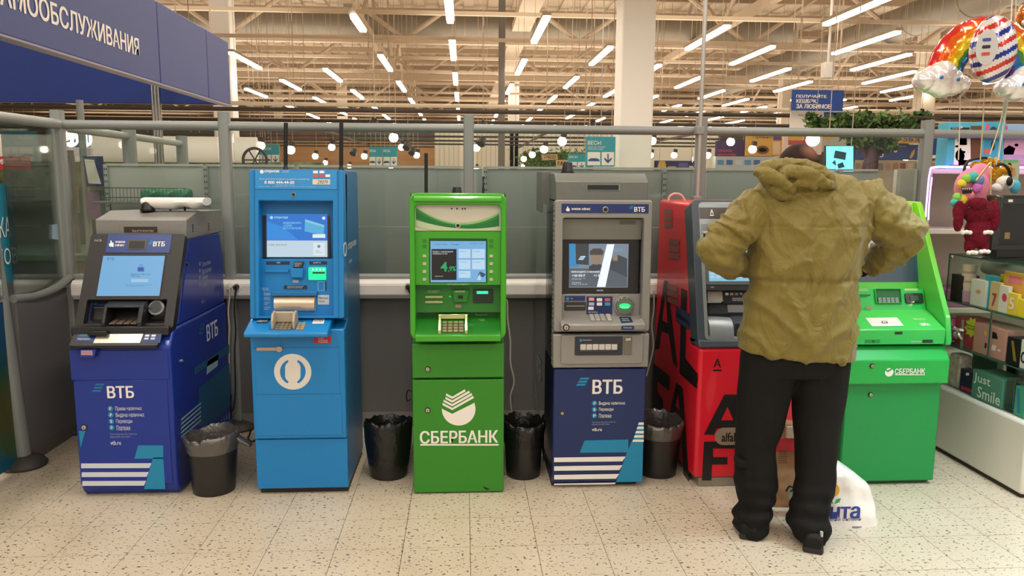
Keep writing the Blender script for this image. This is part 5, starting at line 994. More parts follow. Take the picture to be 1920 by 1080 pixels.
for i in range(4): MB().flat(sl2, [(-4.55, .43 - i * .03), (-4.25, .33 - i * .03), (-4.25, .322 - i * .03), (-4.55, .422 - i * .03)]).out('stripe', LWL, D_, smooth_=False)
siren(1064, 325, 4.3, 1.665, 'black fluted alarm siren on the grey machine', .034, .055)

# ================================================================== 5  red machine
RD = mat('#d81a30', .36, coat=.3, spec=.4); SLATE = mat('#3d4852', .4, coat=.15); SILV = mat('#8d979c', .35, .35); BK = mat('#171516', .4)
E_ = thing('cash_machine', 'red cash machine with huge black letters, half hidden behind the man', 'cash machine', (1.5, 3.89, 0), 'row of cash machines')
x0, x1 = 1.225, 1.775
MB().box(x0 + .03, x1 - .02, 3.9, 4.8, 0, .05).out('plinth', mat('#9a9488', .4, .5), E_, bevel=.003)
MB().prismX([(3.89, .05), (4.83, .0), (4.83, 1.51), (4.20, 1.51), (4.05, .765), (3.89, .765)], x0, x1).out('cabinet', RD, E_, bevel=.022, seg=4)
MB().prismX([(3.885, .765), (4.06, .765), (4.07, .80), (3.90, .805)], x0 - .003, x1 + .003).out('slate_chin', SLATE, E_, bevel=.01, seg=3)
P5 = PL((0, 3.90, .775), (0, .225, .735)); rr5 = (x0 + .035, P5.hit(1400, 638)[1], x1 - .012, P5.hit(1400, 379)[1])
MB().ring(P5, rr5, .025, (rr5[0] + .02, rr5[1] + .02, rr5[2] - .02, rr5[3] - .14), .012, -.03, .004).out('silver_frame', SILV, E_, bevel=.005)
MB().ring(P5, (x0 - .003, .0, x1 + .003, rr5[3] + .012), .03, (rr5[0] + .004, rr5[1] + .004, rr5[2] - .004, rr5[3] - .004), .022, -.13, 0).out('slate_surround', SLATE, E_, bevel=.004)
MB().plate(P5, (rr5[0] + .01, rr5[1] + .01, rr5[2] - .01, rr5[3] - .01), -.10, -.055).out('recess_back', mat('#3a434b', .4), E_, smooth_=False)
f = P5.moved(.004)
pp('brand_strip', f, (1311, 389, 1415, 410), 0, .002, mat('#3a332f', .3, coat=.3), E_); txt(f.moved(.002), 'А', (1331, 393, 1338, 401), E_, LW, .03); flat(f, q4(1331, 402.5, 1338.5, 404.5), E_, LW, 'print', .003)
pp('info_strip', f, (1314, 420, 1415, 439), 0, .001, mat('#6f777b', .35, .3), E_); txt(f.moved(.001), 'ОКНО', (1317, 433, 1337, 437), E_, LW, .02)
P5s = P5.moved(-.02); MB().plate(P5s, P5s.r(1316, 443, 1500, 534), -.04, 0).out('screen_bezel', mat('#6e777b', .35, .3), E_, bevel=.002); MB().plate(P5s, P5s.r(1326, 452, 1492, 527), 0, .001).out('display', scr('#8fd0ec', .85), E_, smooth_=False)
S5 = P5s.moved(.0012); txt(S5, 'что будем делать?', (1388, 458, 1440, 466), E_, mat('#1f3a5a', .5), .02); txt(S5, 'Другие суммы', (1331, 506, 1346, 509), E_, mat('#4a7aa0', .5))
for a_, b_ in ((1332, 511), (1343, 511), (1332, 517), (1343, 517), (1362, 511), (1374, 511), (1385, 517)): flat(S5, q4(a_, b_, a_ + 8, b_ + 4), E_, scr('#cfe0ea', .8), 'print')
pp('lower_bar', P5s, (1318, 535, 1500, 544), -.01, .012, mat('#2d3136', .4), E_); txt(P5s.moved(.012), 'ЧЕК', (1332, 537, 1339, 540), E_, LWL)
P5b = P5.moved(-.045); pp('receipt_door', P5b, (1326, 546, 1356, 566), 0, .01, mat('#b9b2ab', .35, .4), E_, bevel=.002); pp('receipt_lip', P5b.moved(.01), (1326, 564, 1353, 568), 0, .012, SILV, E_, bevel=.001)
pp('card_board', P5b, (1355, 545, 1480, 569), 0, .012, mat('#232427', .35), E_); f = P5b.moved(.012)
for i, c_ in enumerate(('#dedede', '#c9a090', '#8f9094', '#3a3a3e')): flat(f, q4(1360 + i * 9, 549, 1366 + i * 9, 553.5), E_, mat(c_, .5))
txt(f, 'Pay', (1387, 549, 1392, 553), E_, LW, .02, .002); txt(f, 'Безопасность\n8 800 2000 000', (1373, 558, 1395, 564), E_, LWL); pp('camera_slot', P5b, (1328, 570, 1480, 588), 0, .002, mat('#2c3238', .4), E_); pp('card_slot', P5b, (1364, 571, 1396, 586), 0, .006, mat('#8d9196', .3, .4), E_, bevel=.002)
c0 = W(1330, 620, Y=3.96); rings = []
for i in range(9):
    x_ = x0 + .06 + .13 * i / 8; k_ = 1 - .06 * (i / 8) ** 2
    rings.append([Vector((x_, 3.985 - .085 * k_ * cos(a), .80 + .115 * k_ * sin(a))) for a in [-.25 + pi * .62 * j / 10 for j in range(11)]] + [Vector((x_, 4.06, .90)), Vector((x_, 4.06, .78))])
MB().loft(rings).out('rounded_module', SILV, E_); MB().prismX([(3.92, .80), (3.93, .89), (3.99, .92), (4.05, .91), (4.05, .79)], x0 + .19, x1 - .12).out('keypad_module', mat('#2b333a', .4), E_, bevel=.01); MB().box(x0 + .225, x0 + .26, 3.905, 3.93, .83, .9).out('cash_light', mat('#2b63c8', .3, emit=.3), E_, bevel=.003)
MB().prismX([(3.90, .785), (3.92, .80), (4.05, .80), (4.05, .77), (3.9, .77)], x0 + .045, x1 - .03).out('lower_shelf', SLATE, E_, bevel=.004)
# front prints
f = YP(3.889); txt(f, 'А', (1338, 673, 1352, 689), E_, BK, .02); flat(f, q4(1337, 693, 1353, 696), E_, BK)
flat(f, [(1320, 815), (1339, 815), (1344, 803), (1384, 803), (1384, 740), (1358, 740)], E_, BK); flat(f, [(1352, 788), (1375, 788), (1364, 763)], E_, RD, 'print', .0022)
flat(f, [(1316, 901), (1334, 901), (1335, 871), (1364, 871), (1364, 857), (1337, 857), (1337, 841), (1384, 841), (1384, 828), (1320, 828)], E_, BK)
a = f.r(1341, 802, 1440, 833); MB().rr(f, a, .001, .003, .05, 8).out('sticker', mat('#b5a08e', .3, .6, noisec=.1, scale=4), E_, smooth_=False); txt(f, 'alfabank.ru', (1353, 811, 1425, 827), E_, BK, .03, .0035)
# left side giant letters, reading from the back to the front
s = XPl(x0); sp = PL(s.o + s.n * .0015, s.v, s.u)
def side(p, m=BK, d=.0, name='print'): return MB().px(sp, p, d).out(name, m, E_, smooth_=False)
SQ = mat('#8d5a52', .4, .2)
for i in range(3): side([(1246, 401 + i * 13), (1260, 401 + i * 13), (1260, 392 + i * 13), (1246, 392 + i * 13)], SQ, .001); side([(1254, 457 + i * 13.5), (1273, 459.5 + i * 13.5), (1274, 450 + i * 13.5), (1255, 447 + i * 13.5)], SQ, .001); side([(1251, 541 + i * 12), (1270, 548 + i * 13), (1271, 538 + i * 13), (1252, 532 + i * 12)], SQ, .001)
side([(1227, 655), (1236, 655), (1240, 620), (1254, 627), (1262, 680), (1270, 690), (1252, 527), (1245, 525)]); side([(1242, 600), (1252, 606), (1248, 553)], RD, .0008)
side([(1274, 700), (1306, 729), (1308, 701), (1285, 672), (1288, 545), (1277, 540)])
side([(1223, 792), (1232, 792), (1233, 765), (1243, 775), (1243, 750), (1233, 736), (1232, 715), (1255, 733), (1256, 706), (1224, 680)])
side([(1250, 800), (1262, 800), (1266, 770), (1275, 780), (1282, 900), (1292, 905), (1280, 727), (1268, 717)]); side([(1267, 762), (1274, 768), (1271, 740)], RD, .0008)
a = sp.r(1267, 578, 1296, 612); MB().rr(sp, (sp.hit(1267, 590)[0], sp.hit(1280, 610)[1], sp.hit(1296, 590)[0], sp.hit(1280, 580)[1]), .001, .002, .03, 6).out('sticker', mat('#3a4a74', .3, .3), E_, smooth_=False); MB().text(sp, 'alfabank.ru', (sp.hit(1270, 590)[0], sp.hit(1280, 600)[1], sp.hit(1293, 590)[0], sp.hit(1280, 591)[1]), d=.003, bold=.02).out('lettering', BK, E_, smooth_=False)

# ================================================================== 6  bright green machine (right)
LG = mat('#1aa846', .36, coat=.3, spec=.4); LGT = mat('#6fd03a', .36, coat=.3, spec=.4); LGD = mat('#0e8f45', .38, coat=.2, spec=.4)
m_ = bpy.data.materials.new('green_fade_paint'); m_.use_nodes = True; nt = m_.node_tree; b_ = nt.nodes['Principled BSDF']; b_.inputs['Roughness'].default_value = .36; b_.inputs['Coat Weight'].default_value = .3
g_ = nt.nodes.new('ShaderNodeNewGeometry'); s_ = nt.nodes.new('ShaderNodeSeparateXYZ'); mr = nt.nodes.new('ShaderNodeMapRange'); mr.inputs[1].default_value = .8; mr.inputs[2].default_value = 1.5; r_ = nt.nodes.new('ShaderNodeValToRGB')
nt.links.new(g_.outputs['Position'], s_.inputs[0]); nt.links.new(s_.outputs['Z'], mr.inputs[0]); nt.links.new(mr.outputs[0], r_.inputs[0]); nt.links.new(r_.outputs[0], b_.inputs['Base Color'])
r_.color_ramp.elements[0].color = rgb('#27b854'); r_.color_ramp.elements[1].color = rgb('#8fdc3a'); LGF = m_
F_ = thing('cash_machine', 'bright green cash machine with tilted screen, rightmost of the row', 'cash machine', (2.29, 3.87, 0), 'row of cash machines')
x0, x1 = 2.02, 2.545
MB().box(x0 + .02, x1 - .02, 3.9, 4.5, 0, .03).out('plinth', mat('#14512c', .6), F_)
MB().prismX([(3.875, .02), (4.55, .02), (4.55, .77), (3.95, .77), (3.86, .70), (3.86, .575), (3.875, .565)], x0, x1 + .005).out('lower_cabinet', LGD, F_, bevel=.012)
MB().prismX([(3.845, .572), (3.845, .70), (3.90, .765), (4.0, .775), (4.0, .572)], x0 - .008, x1 + .02).out('upper_door', LG, F_, bevel=.006)
f = YP(3.844); lock(f, 1635, 686, F_, .009); lock(YP(3.874), 1632, 740, F_, .009)
mb = MB(); circ(f, 1667, 698, 8, .0012, LW, F_, 'emblem'); flat(f, [(1659, 694), (1665, 698), (1676, 691), (1676, 688), (1665, 694), (1659, 691)], F_, LG, 'emblem', .002); txt(f, 'СБЕРБАНК', (1678, 691, 1734, 701), F_, LW, .03); flat(f, q4(1678, 702, 1734, 703.5), F_, LW)
# console
for xx, w in ((x0 - .003, .03), (x1 + .0, .03)):
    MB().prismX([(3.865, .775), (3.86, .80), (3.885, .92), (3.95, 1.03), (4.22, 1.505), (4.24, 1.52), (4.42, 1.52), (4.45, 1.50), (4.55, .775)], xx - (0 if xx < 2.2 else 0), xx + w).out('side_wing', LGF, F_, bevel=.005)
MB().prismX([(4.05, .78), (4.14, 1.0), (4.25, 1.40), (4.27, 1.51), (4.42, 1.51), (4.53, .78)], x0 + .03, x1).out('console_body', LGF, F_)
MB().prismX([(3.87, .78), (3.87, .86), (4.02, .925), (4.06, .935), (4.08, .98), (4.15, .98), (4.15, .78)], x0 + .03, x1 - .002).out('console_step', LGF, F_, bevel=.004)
f = YP(3.87); pp('usb_port', f, (1678, 622, 1692, 627), 0, .001, mat('#1a3a22', .4), F_); pp('print_strip', f, (1622, 637, 1650, 643), 0, .001, mat('#178a44', .4), F_); pp('badge_slot', f, (1730, 637, 1749, 643), 0, .001, mat('#1d3a28', .4), F_); txt(f, 'Бесконтактно', (1709, 638, 1727, 642), F_, LWL); circ(f, 1637, 640, 2.2, .0015, mat('#124a24', .4), F_); 
SL = PL((0, 3.87, .861), (0, .15, .0645)); flat(SL, [(1635, 612), (1695, 611), (1682, 595), (1622, 596)], F_, mat('#d6d0ca', .4, coat=.3), 'paper_sheet', .0015)
mb = MB(); q = [(1653, 606), (1665, 606), (1663, 602), (1653, 602)]; mb.px(SL, q, .003); mb.px(SL, [(1654.5, 605.3), (1663, 605.3), (1661.5, 602.8), (1654.5, 602.8)], .0035); mb.m(0); mb.out('print', mat('#55575c', .5), F_, smooth_=False); flat(SL, [(1655, 605), (1662.5, 605), (1661, 603), (1655, 603)], F_, mat('#d6d0ca', .4), 'print', .0045)
txt(SL, 'ВЫДАЧА', (1712, 597, 1737, 601), F_, mat('#b9d48a', .5), .02); txt(SL, '1 КАРТА 1', (1723, 606, 1745, 611), F_, LW, .03); 
f = YP(4.05, .2, 0); pl6 = PL((0, 4.055, .93), (0, .05, .14)); q = pl6.r(1612, 545, 1738, 573); 
MB().plate(pl6, (x0 + .033, -.0, x1 - .003, pl6.hit(1650, 541)[1]), -.05, 0.0).out('control_panel', mat('#2cb552', .36, coat=.3), F_, bevel=.003)
a = pl6.r(1640, 543, 1689, 568); MB().ring(pl6, (a[0] - .006, a[1] - .004, a[2] + .006, a[3] + .004), .006, a, .004, 0, .012).out('keypad_hood', LG, F_, bevel=.002); MB().plate(pl6, a, 0, .002).out('keypad_recess', mat('#14602e', .5), F_, smooth_=False); keypad(pl6.moved(.003), (a[0] + .008, a[1], a[2] - .012, a[1] + .03), 5, 3, F_, mat('#8f9a94', .4, .4), mat('#2a4a38', .5), .003)
a = pl6.r(1695, 550, 1731, 569); MB().rr(pl6, a, 0, .01, .008).out('card_reader', mat('#1c2622', .25, coat=.6), F_, bevel=.003); MB().rr(pl6, (a[0] + .025, a[1] + .012, a[2] - .03, a[3] - .016), .01, .014, .006).out('reader_mouth', mat('#3b4a44', .3), F_, bevel=.002)
pp('card_slot', pl6, (1612, 552, 1632, 554.5), 0, .003, mat('#12602c', .4), F_); pp('card_slot', pl6, (1612, 556, 1626, 557), 0, .002, mat('#12602c', .4), F_); pp('slot_label', pl6, (1606, 541, 1628, 546), 0, .001, mat('#7cc06a', .5), F_); pp('slot_label', pl6, (1696, 541, 1721, 545), 0, .001, mat('#9fcf7a', .5), F_); pp('sticker', YP(4.045), (1624, 574, 1636, 580), 0, .001, mat('#a99a7a', .5), F_)
P6 = PL((0, 4.14, 1.0), (0, .125, .51)); MB().plate(P6, (x0 + .03, .02, x1, P6.hit(1650, 380)[1]), -.03, .0).out('screen_panel', LGF, F_, bevel=.003)
MB().plate(P6, P6.r(1600, 420, 1727, 528), 0, .003).out('display', mat('#3d4f63', .25, coat=.3), F_, smooth_=False, label='dark display, switched off'); MB().px(P6, [(1716, 527), (1727, 527), (1727, 425), (1712, 430)], .0042).out('print', mat('#2a5672', .15, coat=.8), F_, smooth_=False)
u, v = P6.hit(1721.5, 393); mb = MB()
for k_ in range(8): pass
MB().ext(P6, [(u + (.018 if i % 2 else .022) * cos(pi * i / 16), v + (.018 if i % 2 else .022) * sin(pi * i / 16)) for i in range(32)], 0, .0015).out('hologram_seal', mat('#c9ccd4', .15, .9, noisec=.3, scale=60), F_); txt(P6, 'СБЕРБАНК', (1713, 404, 1730, 407), F_, mat('#bfe89a', .5), .02)
mb = MB(); 

# ------------------------------------------------------------------ litter bins with bag liners
BB = mat('#1c1b1b', .4, coat=.1); LIN1 = mat('#4a4744', .22, bump=.5, scale=40, coat=.4, spec=.8); LIN2 = mat('#131212', .34, bump=.9, scale=28, coat=.15, spec=.5)
def bin_(cx, cy, label, r0, r1, h, liner, drop, seed, hook=False):
    t = thing('litter_bin', label, 'litter bin', (cx, cy, 0), 'black litter bins between the machines')
    MB().lathe((cx, cy, 0), [(r0, 0), (r0 * 1.02, .01), (r1, h), (r1 - .006, h), (r0 * .96, .02), (0, .02)], 36).out('bucket', BB, t, ang=30)
    rnd = random.Random(seed)
    ph = [rnd.uniform(0, 6.28) for _ in range(6)]
    def wob(r, z, a, k_):
        n = noise.noise(Vector((cos(a) * 3 + seed, sin(a) * 3, z * 18))); n2 = noise.noise(Vector((cos(a) * 9 + seed, sin(a) * 9, z * 40)))
        w = [.2, .5, .5, .8, 1, 1, .8, .6, .5][min(k_, 8)]
        return r * (1 + .03 * n * w + .025 * n2 * w), z + (.014 * n + .01 * n2 + .012 * sin(a + ph[0])) * (1 if k_ < 7 else .3) * w
    bot = h - drop
    prof = [(r0 + (r1 - r0) * bot / h + .003, bot), (r0 + (r1 - r0) * (bot + .02) / h + .006, bot + .02), (r1 + .002, h - drop * .45), (r1 + .008, h - .015), (r1 + .006, h + .012), (r1 - .004, h + .016), (r1 - .016, h - .012), (r1 - .022, h - .07), (r0 * .9, .08), (r0 * .3, .05)]
    mb = MB(); mb.lathe((cx, cy, 0), prof, 90, wob=wob); mb.f = mb.f[:-1]; mb.mi = mb.mi[:-1]; mb.out('bag_liner', liner, t, fix=False, ang=70)
    if hook: baked(MB().loft([[Vector((cx + r1 + .0 + .035 * k_, cy + .03 * cos(a), h - .02 - .02 * k_ + (.022 - .006 * k_) * sin(a))) for a in [2 * pi * j / 10 for j in range(10)]] for k_ in range(3)]), 'bag_knot', liner, t, voxel=.006)
bin_(-1.318, 3.98, 'black litter bin with a grey translucent liner beside the navy machine', .105, .132, .30, LIN1, .075, 3, True)
bin_(-.42, 4.15, 'litter bin wrapped in a shiny black bag left of the dark green machine', .10, .125, .30, LIN2, .25, 11)
bin_(.327, 4.12, 'black litter bin with a dark loose liner between the dark green and grey machines', .092, .112, .30, LIN2, .12, 23)
bin_(1.085, 4.11, 'black litter bin with a thin liner leaning at the red machine', .100, .13, .30, LIN1, .075, 31)
# ------------------------------------------------------------------ the man in the olive jacket
JK = bpy.data.materials.new('olive_fabric'); JK.use_nodes = True; nt = JK.node_tree; b_ = nt.nodes['Principled BSDF']; b_.inputs['Roughness'].default_value = .62; b_.inputs['Base Color'].default_value = rgb('#756725'); b_.inputs['Sheen Weight'].default_value = .15
g_ = nt.nodes.new('ShaderNodeNewGeometry'); mp = nt.nodes.new('ShaderNodeMapping'); mp.inputs['Scale'].default_value = (1.0, 1.0, .55); mp.inputs['Rotation'].default_value = (0, .7, 0)
n1 = nt.nodes.new('ShaderNodeTexNoise'); n1.inputs['Scale'].default_value = 9; n1.inputs['Detail'].default_value = 3; n1.inputs['Distortion'].default_value = 1.2
bp = nt.nodes.new('ShaderNodeBump'); bp.inputs['Strength'].default_value = .75; bp.inputs['Distance'].default_value = .035
nt.links.new(g_.outputs['Position'], mp.inputs[0]); nt.links.new(mp.outputs[0], n1.inputs['Vector']); nt.links.new(n1.outputs['Fac'], bp.inputs['Height']); nt.links.new(bp.outputs[0], b_.inputs['Normal'])
TRS = mat('#151413', .8, bump=.35, scale=14, noisec=.12, stretch=(1, 1, .4), spec=.2); SKIN = mat('#c08e72', .5, noisec=.05, scale=30); SHOE = mat('#121213', .65, bump=.2, scale=60, spec=.3)
M = thing('person', 'man seen from behind in an olive hooded jacket and black trousers, elbows out', 'person', (1.47, 3.3, 0))
def er(L, R, Y, dp, n=32, sq=2.3, dx=0):
    a = W(*L, Y=Y); b = W(*R, Y=Y); c = (a + b) / 2; w = (b.x - a.x) / 2; o = []
    for i in range(n):
        t = 2 * pi * i / n; ct, st = cos(t), sin(t)
        o.append(Vector((c.x + w * math.copysign(abs(ct) ** (2 / sq), ct), Y + dp * math.copysign(abs(st) ** (2 / sq), st), c.z + (b.z - a.z) * .5 * ct)))
    return o
def limb(pts_, rad, n=20, sub=6, fold=0.0, ff=30, ph=0.0, flat_=1.0):
    P = smooth(pts_, sub); R_ = smooth([Vector((r, 0, 0)) for r in rad], sub); rings = []; ref = Vector((0, 1, .1))
    for i, p in enumerate(P):
        d = (P[min(i + 1, len(P) - 1)] - P[max(i - 1, 0)]).normalized(); e = d.cross(ref).normalized(); g = e.cross(d).normalized(); r = R_[i].x; ring = []
        for j in range(n):
            a = 2 * pi * j / n; k_ = 1 + fold * sin(i * ff * .05 + ph + 1.3 * sin(a + ph)) + fold * .5 * sin(i * ff * .11 + 2.3 * cos(a)); ring.append(p + (e * cos(a) + g * sin(a) * flat_) * r * k_)
        rings.append(ring)
    return rings
# inner body: legs, trunk, arms, hands, neck and head as one skin
hd = W(1499, 303, Y=3.52); ztop = W(1499, 271, Y=3.52).z; hc = Vector((hd.x, 3.53, ztop - .118))
mb = MB()
mb.sph(hc, .088, .104, .118, 24, 16); mb.sph(hc + Vector((0, .035, -.05)), .06, .07, .075, 20, 12)
mb.sph(hc + Vector((0, .105, -.025)), .013, .022, .022, 12, 8); mb.sph(hc + Vector((0, .094, -.066)), .026, .012, .009, 12, 8); mb.sph(hc + Vector((0, .085, -.105)), .028, .02, .02, 12, 8)
for sx in (-1, 1): mb.sph(hc + Vector((sx * .091, .0, -.02)), .010, .02, .032, 12, 8); mb.sph(hc + Vector((sx * .03, .088, .012)), .016, .01, .01, 10, 6)
mb.loft(limb([hc + Vector((0, -.01, -.05)), hc + Vector((0, -.04, -.13)), hc + Vector((0, -.08, -.2))], [.055, .055, .07]))
mb.loft([er((1480, 345), (1560, 343), 3.45, .06), er((1450, 380), (1605, 377), 3.43, .085), er((1425, 440), (1605, 440), 3.41, .10), er((1430, 520), (1585, 520), 3.38, .09), er((1418, 600), (1585, 600), 3.37, .10), er((1405, 680), (1575, 680), 3.36, .10)])
armL = [W(1436, 388, Y=3.42), W(1388, 428, Y=3.37), W(1352, 474, Y=3.36), W(1385, 492, Y=3.47), W(1418, 503, Y=3.60)]
armR = [W(1615, 388, Y=3.42), W(1660, 418, Y=3.37), W(1699, 446, Y=3.36), W(1655, 486, Y=3.47), W(1622, 505, Y=3.58)]
mb.loft(limb(armL, [.055, .05, .045, .038, .028])); mb.loft(limb(armR, [.055, .05, .045, .038, .028]))
def hand(w, d, side, up=Vector((0, 0, 1))):
    d = d.normalized(); s = d.cross(up).normalized() * side; nrm = s.cross(d).normalized()
    c = w + d * .05; rings = []
    for k_, (t, wd, th) in enumerate(((-.02, .024, .018), (.02, .034, .016), (.06, .040, .014), (.09, .040, .012))): rings.append([w + d * t + s * wd * cos(a) + nrm * th * sin(a) for a in [2 * pi * j / 12 for j in range(12)]])
    mb.loft(rings)
    for k_, (o_, L) in enumerate(((-.03, .066), (-.010, .076), (.010, .072), (.029, .056))):
        b0 = w + d * .08 + s * o_; cur = nrm * -1
        mb.loft(limb([b0, b0 + d * L * .5 + cur * .006, b0 + d * L * .82 + cur * .022, b0 + d * L * .98 + cur * .04], [.0098, .0092, .0086, .0075], 10, 3))
    b0 = w + d * .025 - s * .03; mb.loft(limb([b0, b0 - s * .022 + d * .025, b0 - s * .03 + d * .052], [.0125, .011, .009], 10, 3))
hand(W(1420, 504, Y=3.61), Vector((.5, .8, .05)), 1); hand(W(1613, 508, Y=3.57), Vector((-.35, .8, -.25)), -1)
legL = [W(1440, 690, Y=3.38), W(1428, 780, Y=3.38), W(1415, 880, Y=3.37), W(1412, 970, Y=3.37), W(1408, 996, Y=3.37)]
legR = [W(1535, 690, Y=3.37), W(1531, 780, Y=3.35), W(1529, 880, Y=3.30), W(1521, 970, Y=3.25), W(1522, 1005, Y=3.24)]
mb.loft(limb(legL, [.08, .06, .045, .036, .034])); mb.loft(limb(legR, [.08, .06, .045, .036, .034]))
body = baked(mb, 'body', SKIN, M, voxel=.0065, smooth_it=2)
for sx in (-1, 1):
    e_ = MB().sph(hc + Vector((sx * .03, .092, .008)), .0095, nu=12, nv=8).out('eye', mat('#e8e4dc', .3), M); MB().sph(hc + Vector((sx * .03, .0985, .008)), .0045, nu=10, nv=6).out('iris', mat('#4a3a2a', .3), e_)
HR = bpy.data.materials.new('short_hair'); HR.use_nodes = True; nt = HR.node_tree; b_ = nt.nodes['Principled BSDF']; b_.inputs['Roughness'].default_value = .7; b_.inputs['Specular IOR Level'].default_value = .15
g_ = nt.nodes.new('ShaderNodeNewGeometry'); dd = nt.nodes.new('ShaderNodeVectorMath'); dd.operation = 'DISTANCE'; cr_ = hc + Vector((.022, -.07, .085)); dd.inputs[1].default_value = cr_
r_ = nt.nodes.new('ShaderNodeMapRange'); r_.inputs[1].default_value = .008; r_.inputs[2].default_value = .055; n1 = nt.nodes.new('ShaderNodeTexNoise'); n1.inputs['Scale'].default_value = 160; mx = nt.nodes.new('ShaderNodeMix'); mx.data_type = 'RGBA'; mx.inputs[6].default_value = rgb('#80574a'); mx.inputs[7].default_value = rgb('#2b1b15')
nt.links.new(g_.outputs['Position'], dd.inputs[0]); nt.links.new(dd.outputs['Value'], r_.inputs[0]); nt.links.new(r_.outputs[0], mx.inputs[0]); nt.links.new(mx.outputs[2], b_.inputs['Base Color'])
bp = nt.nodes.new('ShaderNodeBump'); bp.inputs['Strength'].default_value = .5; bp.inputs['Distance'].default_value = .003; nt.links.new(g_.outputs['Position'], n1.inputs['Vector']); nt.links.new(n1.outputs['Fac'], bp.inputs['Height']); nt.links.new(bp.outputs[0], b_.inputs['Normal'])
mb = MB(); rings = []
for k_ in range(13):
    ph = pi * k_ / 12 * .62; ring = []
    for i in range(32):
        a = 2 * pi * i / 32; back = .5 - .5 * sin(a); ph2 = ph * (.62 + .55 * back); ring.append(hc + Vector((.0955 * sin(ph2) * cos(a), .1115 * sin(ph2) * sin(a), .1235 * cos(ph2))))
    rings.append(ring)
mb.loft(rings[1:]); mb.out('hair', HR, M, ang=80)
# trousers
mb = MB()
def leg(rows, dps, Ys):
    rings = []
    for (L, R), dp, Y in zip(rows, dps, Ys): rings.append(er(L, R, Y, dp, 28, 2.2))
    return rings
rl = [((1396, 640), (1494, 640)), ((1390, 690), (1492, 700)), ((1384, 735), (1482, 735)), ((1382, 790), (1468, 795)), ((1380, 834), (1452, 834)), ((1379, 875), (1453, 875)), ((1379, 912), (1456, 912)), ((1385, 932), (1452, 930)), ((1387, 947), (1443, 948)), ((1379, 958), (1444, 958)), ((1376, 972), (1441, 972)), ((1378, 986), (1435, 986)), ((1382, 996), (1426, 996))]
mb.loft(leg(rl, [.115, .115, .105, .095, .09, .09, .092, .09, .09, .10, .105, .105, .10], [3.37] * 4 + [3.37, 3.365, 3.365, 3.36, 3.36, 3.36, 3.36, 3.36, 3.36]))
rr_ = [((1480, 640), (1592, 645)), ((1484, 690), (1588, 690)), ((1486, 740), (1584, 738)), ((1488, 780), (1577, 780)), ((1493, 827), (1570, 820)), ((1494, 868), (1565, 868)), ((1493, 900), (1566, 900)), ((1489, 936), (1556, 930)), ((1483, 958), (1552, 955)), ((1478, 978), (1551, 975)), ((1482, 993), (1552, 990)), ((1491, 1008), (1550, 1002))]
mb.loft(leg(rr_, [.12, .115, .105, .098, .09, .088, .09, .09, .092, .10, .10, .095], [3.37, 3.37, 3.36, 3.35, 3.33, 3.31, 3.295, 3.275, 3.26, 3.25, 3.24, 3.235]))
mb.loft([er((1394, 610), (1592, 612), 3.365, .125), er((1392, 655), (1592, 660), 3.365, .135), er((1400, 700), (1580, 700), 3.36, .12)])
def dtrs(p, n):
    low = max(0, min(1, (.35 - p.z) / .3)); z = p.z
    return .004 * noise.noise(p * 9) + low * .006 * sin(z * 85 + 3.0 * noise.noise(p * 7)) + .0035 * noise.noise(Vector((p.x * 25, p.y * 25, p.z * 8)))
baked(mb, 'trousers', TRS, M, voxel=.009, smooth_it=3, disp=dtrs)
for pts_, Y, wd in (([(1564, 722), (1580, 718), (1578, 742), (1567, 742)], 3.30, 1), ([(1383, 862), (1405, 866), (1405, 880), (1384, 878)], 3.30, 1), ([(1530, 895), (1560, 892), (1558, 903), (1531, 907)], 3.235, 1)):
    o = [W(*p, Y=Y) for p in pts_]; mb = MB(); mb.add(o + [p + Vector((0, .06, 0)) for p in o], [(0, 1, 2, 3), (7, 6, 5, 4), (0, 4, 5, 1), (1, 5, 6, 2), (2, 6, 7, 3), (3, 7, 4, 0)]); mb.out('pocket_flap', TRS, M, bevel=.008, seg=3)
# shoes
def shoe(px, py, yaw, w=.045):
    h = W(px, py, Z=0.0); c, s_ = cos(yaw), sin(yaw)
    def T(x, y, z): return Vector((h.x + x * c + y * s_, h.y + .002 - x * s_ + y * c, z))
    prof = [(.0, .037, .02, .062), (.012, .042, .0, .075), (.05, .04, 0, .085), (.1, .041, 0, .085), (.15, .046, 0, .07), (.2, .05, 0, .055), (.25, .045, 0, .045), (.28, .03, .0, .03)]
    rings = []; rs = []
    for y, wx, z0, z1 in prof:
        rings.append([T(wx * .95 * math.copysign(abs(cos(a)) ** .7, cos(a)), y, max(.012, z1 * .5 + z1 * .5 * math.copysign(abs(sin(a)) ** .8, sin(a)) + .012)) for a in [2 * pi * j / 20 for j in range(20)]])
        rs.append([T(wx * 1.06 * cos(a), y, .013 + .012 * math.copysign(min(1, abs(sin(a)) * 3), sin(a))) for a in [2 * pi * j / 20 for j in range(20)]])
    o = baked(MB().loft(rings), 'shoe', SHOE, M, voxel=.005, smooth_it=6); MB().loft(rs).out('sole', mat('#242326', .7), o)
    return T
T = shoe(1404, 1014, .42); T2 = shoe(1524, 1039, .46)
mb = MB(); a = W(1541, 1001, Y=3.14); mb.box(a.x - .006, a.x + .004, 3.135, 3.15, a.z - .013, a.z + .01); mb.out('heel_tag', mat('#b9b6b0', .5), M)
